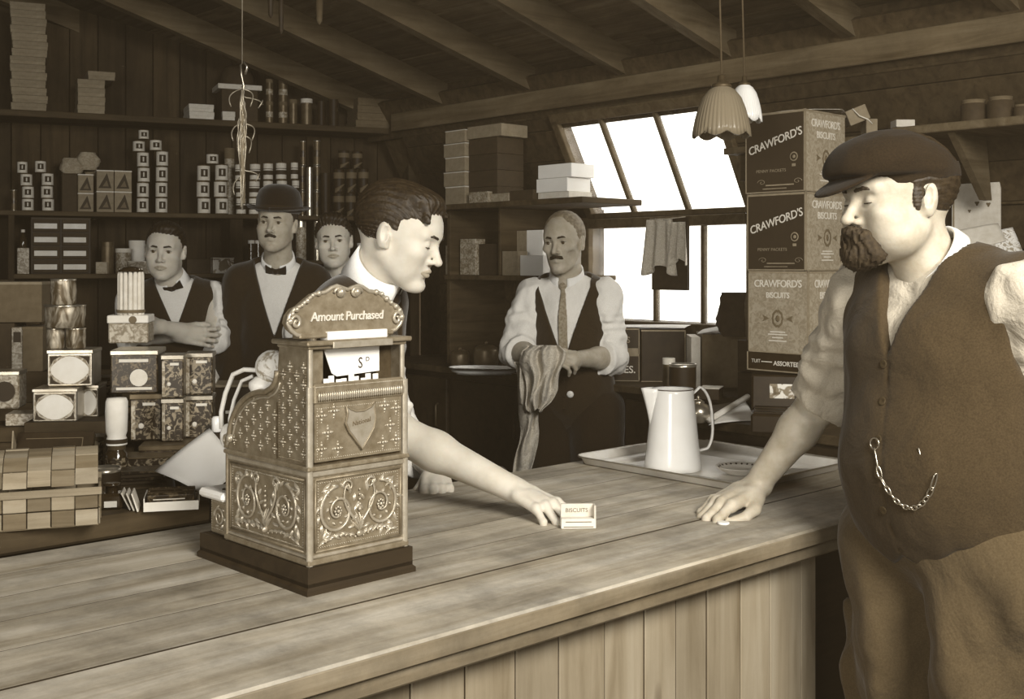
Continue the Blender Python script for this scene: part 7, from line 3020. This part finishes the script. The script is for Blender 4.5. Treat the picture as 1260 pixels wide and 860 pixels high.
def customer():
    fw = np.array([-.955, -.28, -.05])
    hd = Head((.716, 2.105, 1.563), fw, (-.05, 0, 1), size=1.0, eyes='down', width=1.03, fat=1.0, nose=1.05, jaw=1.08)
    pel = (.835, 2.11, .93)
    nk = (.785, 2.115, 1.440)
    face = (-.86, -.51, 0)
    up = unit(np.array(nk) - np.array(pel))
    L = frame(np.array(face) - up * (np.array(face) @ up), up)[:, 1]
    nkv = np.array(nk)
    Rs = nkv - L * .165 + np.array([0, 0, -.05])
    Ls = nkv + L * .185 + np.array([0, 0, -.065])
    Re = P_(1012, 490, 2.41)
    Rw = P_(928, 600, 2.45)
    Le = np.array([1.03, 1.95, 1.14])
    Lw = P_(1272, 640, 2.00)
    h1 = Hand(Rw, (-.80, -.52, -.20), (-.15, -.10, 1), 1, curls=[(16, 34, 22), (20, 38, 24), (24, 40, 24), (26, 40, 24)], spread=(.10, .03, -.05, -.14),
              thumb=[(.020, .024, -.010), (.052, .048, -.018), (.080, .050, -.024), (.112, .036, -.027)], size=1.10)
    h2 = Hand(Lw, (-.30, .1, -.93), (-.3, -.9, .1), -1, curls=(35, 35, 20))
    p = Person('bearded stout man in a flat cap and brown waistcoat leaning on the counter', 'person', hd, pel, nk, face, sh=.20, build=1.10, belly=.75,
               arms=[(Rs, Re, Rw), (Ls, Le, Lw)], hands=[h1, h2], legs=legs_for(pel, face, .04, .10))
    p.skin(.0032, 'skin_tan')
    # short hair showing under the cap
    def hr(P):
        Q = hd.loc(P)
        d = hair_fn(hd, 'short')(P)
        side = hd.k * (ell(Q * V3((1, 1, 1)), (.010, -.074, .010), (.014, .006, .030)))
        side2 = hd.k * (ell(Q, (.010, .074, .010), (.014, .006, .030)))
        return np.minimum(d, np.minimum(side, side2) + .001 * np.sin(Q[:, 2] * 900))
    p.headpart('hair', hr, .0026, 'hair_dark')
    p.headpart('beard', beard_fn(hd), .0024, 'beard')
    p.headpart('eyebrows', brow_fn(hd, .0038), .002, 'hair_dark', .14)

    def capf(P):
        Q = hd.loc(P)
        d = ell(Q, (.014, 0, .070), (.102, .094, .058), frame((1, 0, .10), (0, 0, 1)))
        d = smin(d, ell(Q, (.052, 0, .078), (.092, .088, .044), frame((1, 0, -.28), (0, 0, 1))), .03)
        d = smin(d, ell(Q, (-.038, 0, .055), (.060, .082, .050)), .03)
        d = smax(d, -(Q[:, 2] - (.048 - .30 * (Q[:, 0] + .02).clip(-1, 0) * -.2 + .02 * Q[:, 0])), .006)
        band = np.maximum(np.abs(ell(Q, (-.012, 0, .045), (.1045, .0815, .10))) - .0035, np.abs(Q[:, 2] - .048 + .10 * (Q[:, 0])) - .013)
        d = smin(d, band, .006)
        d = d + .0016 * wob(P, 38, 1) + .0009 * wob(P, 100, 2)
        pk_ = ell(Q, (.100, 0, .046), (.072, .068, .0075), frame((1, 0, -.46), (0, 0, 1)))
        pk_ = smax(pk_, -(Q[:, 0] - .060), .004)
        pk_ = pk_ + 0
        y2 = (Q[:, 1] / .07) ** 2
        d = smin(d, pk_ + .10 * (Q[:, 1] ** 2), .006)
        return d * hd.k
    p.headpart('flat_cap', capf, .0030, 'cap_cloth', .24)
    lashes(hd, p.root, -24)
    p.shirt(.0050, 'shirt_grey', upto=(.10, .5), sleeve=.012, fold=.006, g=.008)
    # collarless neckband
    p.collar('linen_white', .066, .012, open_=.25)
    p.vest(.0055, 'waistcoat_brown', vz=.375, hem=.035, g=.026, vw=.40, arm_r=.105, point=.045, neck_r=.082, fold=.004, arm_out=.035)
    p.buttons((.355, .290, .225, .165, .100), 'bronze_dark', .0075)
    p.thigh = .022
    p.trousers(.0075, 'trousers_brown', g=.034, fold=.016, top=.075)
    p.boots()
    # watch chain: links hung in a curve from the third button to the pocket
    pts = []
    a, na = p.front(.200, -.010)
    N = 15
    for i in range(N + 1):
        q = i / N
        y = -.010 + .112 * q
        z = .205 - .035 * q - .075 * (1 - (2 * q - 1) ** 2) ** .8
        c, n_ = p.front(z, y)
        pts.append((Vector([float(v) for v in c]) + Vector([float(v) for v in n_]) * .004, Vector([float(v) for v in n_])))
    Mi = parent_matrix(p.root).inverted()
    ch = None
    mb = MB()
    for i in range(N):
        (c0, n0), (c1, n1) = pts[i], pts[i + 1]
        d = (c1 - c0)
        L_ = d.length
        d.normalize()
        s_ = d.cross(n0).normalized()
        nn = n0 if i % 2 else (n0 * .5 + s_ * .5)
        s2 = d.cross(nn).normalized()
        cc = (c0 + c1) / 2
        loop = []
        for j in range(14):
            g = 2 * math.pi * j / 14
            loop.append(Mi @ (cc + d * (L_ * .66) * math.cos(g) + s2 * (.0040 if q else 1) * math.sin(g)))
        mb.tube(loop, .0013, 6, closed=True)
    loop = []
    cc = pts[0][0]
    for j in range(16):
        g = 2 * math.pi * j / 16
        loop.append(Mi @ (cc + Vector((0, 0, .012 + .010 * math.sin(g))) + Vector([float(v) for v in p.T[:, 1]]) * .010 * math.cos(g)))
    mb.tube(loop, .0013, 6, closed=True)
    mb.build('watch_chain', 'steel', p.root)
    # the little safety pin above the pocket
    c, n_ = p.front(.215, .075)
    c = Vector([float(v) for v in c]) + Vector([float(v) for v in n_]) * .002
    MB().tube([Mi @ c, Mi @ (c + Vector((.008, 0, -.028)))], .0014, 6).build('pin', 'steel', p.root)
    return p


def older_man():
    hd = Head((.200, 4.40, 1.528), (-.38, -.92, -.04), (-.04, 0, 1), size=1.0, eyes='open', age=1.0, nose=1.05, jaw=.94, width=.96)
    pel = (.235, 4.47, .90)
    nk = (.215, 4.455, 1.375)
    face = (-.22, -.97, 0)
    T = frame(np.array(face), (0, 0, 1))
    L = T[:, 1]
    nkv = np.array(nk)
    Rs = nkv - L * .135 + np.array([0, 0, -.05])
    Ls = nkv + L * .145 + np.array([0, 0, -.05])
    Re = P_(636, 432, 4.40)
    Rw = P_(662, 440, 4.18)
    Le = P_(752, 440, 4.40)
    Lw = P_(704, 442, 4.18)
    h1 = Hand(Rw, (.95, -.25, .05), (0, -.6, .7), 1, curls=(35, 45, 30))
    h2 = Hand(Lw, (-.97, -.2, .0), (0, -.7, .6), -1, curls=(35, 45, 30))
    p = Person('older grey-haired man with moustache and black waistcoat holding a cloth', 'person', hd, pel, nk, face, sh=.185, build=.98,
               arms=[(Rs, Re, Rw), (Ls, Le, Lw)], hands=[h1, h2], legs=legs_for(pel, face))
    p.shw = .165
    p.skin(.0040, 'skin_tan')
    add_eyes(hd, p.root)
    p.headpart('hair', hair_fn(hd, 'receding'), .003, 'hair_grey')
    p.headpart('moustache', moustache_fn(hd), .0022, 'beard', .14)
    p.headpart('eyebrows', brow_fn(hd), .0022, 'beard', .14)
    p.shirt(.0060, 'shirt_white', upto=(.25, .25), sleeve=.020, fold=.006)
    p.vest(.0065, 'waistcoat_black', vz=.20, hem=-.06, vw=.36, arm_r=.105)
    p.buttons((.17, .11, .05, .0))
    p.collar('linen_white', .058, .040, open_=.28)
    p.necktie('tie_light', .20, .016)
    p.trousers(.010, 'trousers_dark', g=.035, fold=.004)
    p.boots()
    c, n_ = p.front(.060, .020)
    o = MB().lathe([(.013, 0), (.014, .002), (.011, .005), (.001, .006)], 16, cap1=False).build('badge', 'ivory', p.root)
    M = Matrix.Translation([float(v) for v in c]) @ Vector([float(v) for v in n_]).to_track_quat('Z', 'Y').to_matrix().to_4x4()
    o.matrix_local = parent_matrix(p.root).inverted() @ M
    # the cloth he holds: a gathered sheet hung over his hands
    Yc_ = 4.05
    prof = [(425, 648, 690), (432, 640, 694), (445, 640, 693), (460, 645, 690), (478, 646, 686), (495, 648, 676), (505, 650, 668)]

    def sheet(prof, label, folds, amp, ph=0.0, tail=False, Y=Yc_):
        rows = []
        nj = 34
        for j in range(nj + 1):
            q = j / nj * (len(prof) - 1)
            i0 = min(int(q), len(prof) - 2)
            f = q - i0
            py = prof[i0][0] * (1 - f) + prof[i0 + 1][0] * f
            xa = prof[i0][1] * (1 - f) + prof[i0 + 1][1] * f
            xb = prof[i0][2] * (1 - f) + prof[i0 + 1][2] * f
            row = []
            for i in range(41):
                s_ = i / 40
                dpt = amp * math.sin(s_ * folds * 6.283 + ph + 1.2 * math.sin(j * .13)) + amp * .5 * math.sin(s_ * folds * 11 + j * .2)
                px = xa + (xb - xa) * s_ + 2.0 * math.sin(j * .35 + s_ * 5)
                row.append(tuple(at(px, py + (3 * math.sin(s_ * 9) if j == nj else 0), Y + dpt + .03 * (1 - math.sin(s_ * math.pi)))))
            rows.append(row)
        o = MB().grid(rows, thick=.003).build('cleaning_cloth', 'rag')
        return o
    o = sheet(prof, '', 2.6, .020)
    tag(o, 'large pale crumpled cloth hanging from the older man\'s hands', 'cloth')
    o2 = sheet([(445, 632, 650), (470, 636, 654), (500, 640, 664), (530, 639, 664), (555, 636, 658), (590, 632, 652)], '', 1.4, .012, 1.0, Y=Yc_ + .06)
    tag(o2, 'long narrow cloth trailing below the crumpled one to behind the counter', 'cloth')
    return p


def young_folded():
    hd = Head((-1.432, 4.70, 1.500), (.10, -.98, -.06), (.04, 0, 1), size=1.0, eyes='open', width=.97, jaw=1.0)
    pel = (-1.41, 4.80, .92)
    nk = (-1.415, 4.765, 1.355)
    face = (.28, -.96, 0)
    T = frame(np.array(face), (0, 0, 1))
    L = T[:, 1]
    nkv = np.array(nk)
    Rs = nkv - L * .160 + np.array([0, 0, -.05])
    Ls = nkv + L * .165 + np.array([0, 0, -.05])
    Le = P_(262, 415, 4.72)
    Lw = P_(196, 402, 4.52)
    Re = P_(165, 415, 4.72)
    Rw = P_(222, 412, 4.60)
    h1 = Hand(Rw, (.95, .2, -.1), (0, -1, .1), 1, curls=(25, 30, 20))
    h2 = Hand(Lw, (-.97, .15, .0), (0, -.9, .4), -1, curls=(25, 30, 20))
    p = Person('young man with folded bare forearms, bow tie and dark waistcoat at the back shelves', 'person', hd, pel, nk, face, sh=.185, build=.98,
               arms=[(Rs, Re, Rw), (Ls, Le, Lw)], hands=[h1, h2], legs=legs_for(pel, face))
    p.skin(.0042)
    add_eyes(hd, p.root)
    p.headpart('hair', hair_fn(hd, 'short'), .003, 'hair_dark')
    p.headpart('eyebrows', brow_fn(hd), .0022, 'hair_dark', .14)
    p.headpart('lips', lips_fn(hd), .0020, 'lips', .14)
    p.shirt(.0060, 'shirt_white', upto=(.03, .05), sleeve=.024, fold=.006)
    p.vest(.0065, 'waistcoat_black', vz=.32, hem=-.06, vw=.40)
    p.collar('linen_white', .058, .036, open_=.30)
    p.bowtie('tie_dark')
    p.trousers(.011)
    p.boots()
    return p


def bowler_man():
    hd = Head((-.975, 4.72, 1.610), (-.06, -.99, .04), (.05, 0, 1), size=1.0, eyes='open', width=.98, age=.0, jaw=1.04, mouth=.001)
    pel = (-1.00, 4.84, .92)
    nk = (-.985, 4.80, 1.435)
    face = (.10, -.99, 0)
    T = frame(np.array(face), (0, 0, 1))
    L = T[:, 1]
    nkv = np.array(nk)
    Rs = nkv - L * .160 + np.array([0, 0, -.065])
    Ls = nkv + L * .135 + np.array([0, 0, -.065])
    Re = Rs + np.array([-.04, .0, -.30])
    Rw = Re + np.array([.03, -.08, -.23])
    Le = Ls + np.array([.05, .02, -.29])
    Lw = Le + np.array([-.02, -.08, -.23])
    h1 = Hand(Rw, (0, -.1, -1), (-1, 0, 0), 1)
    h2 = Hand(Lw, (0, -.1, -1), (1, 0, 0), -1)
    p = Person('man in a black bowler hat with moustache, wide bow tie and dark suit', 'person', hd, pel, nk, face, sh=.18, build=1.0,
               arms=[(Rs, Re, Rw), (Ls, Le, Lw)], hands=[h1, h2], legs=legs_for(pel, face))
    p.skin(.0042, 'skin_tan')
    add_eyes(hd, p.root)
    p.headpart('hair', hair_fn(hd, 'short'), .003, 'hair_dark')
    p.headpart('moustache', moustache_fn(hd, .027, .004, .0065), .0022, 'hair_dark', .14)
    p.headpart('eyebrows', brow_fn(hd), .0022, 'hair_dark', .14)
    mb = MB()
    M = Matrix.Translation([float(v) for v in hd.world((-.012, 0, .058))]) @ Matrix([[float(x) for x in r] for r in hd.M]).to_4x4() @ Matrix.Rotation(R(4), 4, 'Y')
    S_ = Matrix.Diagonal((1.06, .90, .95, 1))
    mb.lathe([(.088, -.006), (.1005, .0), (.103, .03), (.101, .062), (.090, .092), (.066, .112), (.036, .121), (.001, .123)], 40, M @ S_, cap1=False)
    mb.v = [tuple(q) for q in mb.v]
    o = mb.build('hat_crown', 'felt', p.root)
    Mi = parent_matrix(p.root).inverted()
    o.data.transform(Mi)
    rows = []
    for r_, z in ((.095, .004), (.115, .0), (.135, .004), (.142, .012), (.1405, .016)):
        rows.append([M @ S_ @ Vector((r_ * math.cos(2 * math.pi * i / 48), r_ * math.sin(2 * math.pi * i / 48), z + .012 * math.sin(2 * math.pi * i / 48) ** 2)) for i in range(49)])
    b = MB().grid(rows, thick=.004).build('hat_brim', 'felt', o)
    b.data.transform(Mi)
    b2 = MB().lathe([(.1015, .002), (.1045, .006), (.1045, .024), (.103, .028)], 40, M @ S_, cap0=False, cap1=False).build('hat_band', 'waistcoat_black', o)
    b2.data.transform(Mi)
    p.shirt(.0065, 'shirt_white', upto=(None, None), fold=.002, g=.004)
    p.vest(.0070, 'coat_black', vz=.24, hem=-.12, g=.026, vw=.33, sleeves=True, neck_r=.074)
    p.collar('linen_white', .060, .040, open_=.26)
    p.bowtie('tie_dark', size=1.15)
    p.trousers(.011)
    p.boots()
    return p


def tie_man():
    hd = Head((-.775, 4.95, 1.545), (.10, -.99, -.02), (-.05, 0, 1), size=.98, eyes='open', width=.98, jaw=1.02)
    pel = (-.72, 5.06, .92)
    nk = (-.755, 5.03, 1.390)
    face = (.05, -1, 0)
    T = frame(np.array(face), (0, 0, 1))
    L = T[:, 1]
    nkv = np.array(nk)
    Rs = nkv - L * .165 + np.array([0, -.08, -.04])
    Ls = nkv + L * .160 + np.array([0, 0, -.05])
    Re = P_(368, 405, 4.72)
    Rw = Re + np.array([.10, -.10, -.18])
    Le = Ls + np.array([.05, .02, -.28])
    Lw = Le + np.array([-.02, -.08, -.22])
    h1 = Hand(Rw, (.3, -.4, -.8), (-1, 0, 0), 1)
    h2 = Hand(Lw, (0, -.1, -1), (1, 0, 0), -1)
    p = Person('young man with a tight dark necktie and wavy hair between bowler and clerk', 'person', hd, pel, nk, face, sh=.185, build=.98,
               arms=[(Rs, Re, Rw), (Ls, Le, Lw)], hands=[h1, h2], legs=legs_for(pel, face))
    p.skin(.0042)
    add_eyes(hd, p.root)
    p.headpart('hair', hair_fn(hd, 'wavy'), .003, 'hair_dark')
    p.headpart('eyebrows', brow_fn(hd), .0022, 'hair_dark', .14)
    p.headpart('lips', lips_fn(hd), .0020, 'lips', .14)
    p.shirt(.0060, 'shirt_white', upto=(.4, .4), sleeve=.024, fold=.006)
    p.vest(.0065, 'waistcoat_black', vz=.27, hem=-.06, vw=.44)
    p.collar('linen_white', .060, .040, open_=.22)
    p.necktie('tie_dark', .24, .012)
    p.trousers(.011)
    p.boots()
    return p


clerk()
customer()
older_man()
young_folded()
bowler_man()
tie_man()
for o_ in bpy.data.objects:
    nm_ = o_.name.split('.')[0]
    if nm_ in ('front_studs', 'side_studs', 'beading', 'roller_ribs', 'flag_edges', 'small_print', 'side_motif', 'front_relief', 'side_relief', 'drawer_relief', 'crest_scrollwork', 'watch_chain') and o_.parent:
        o_['kind'] = 'stuff'
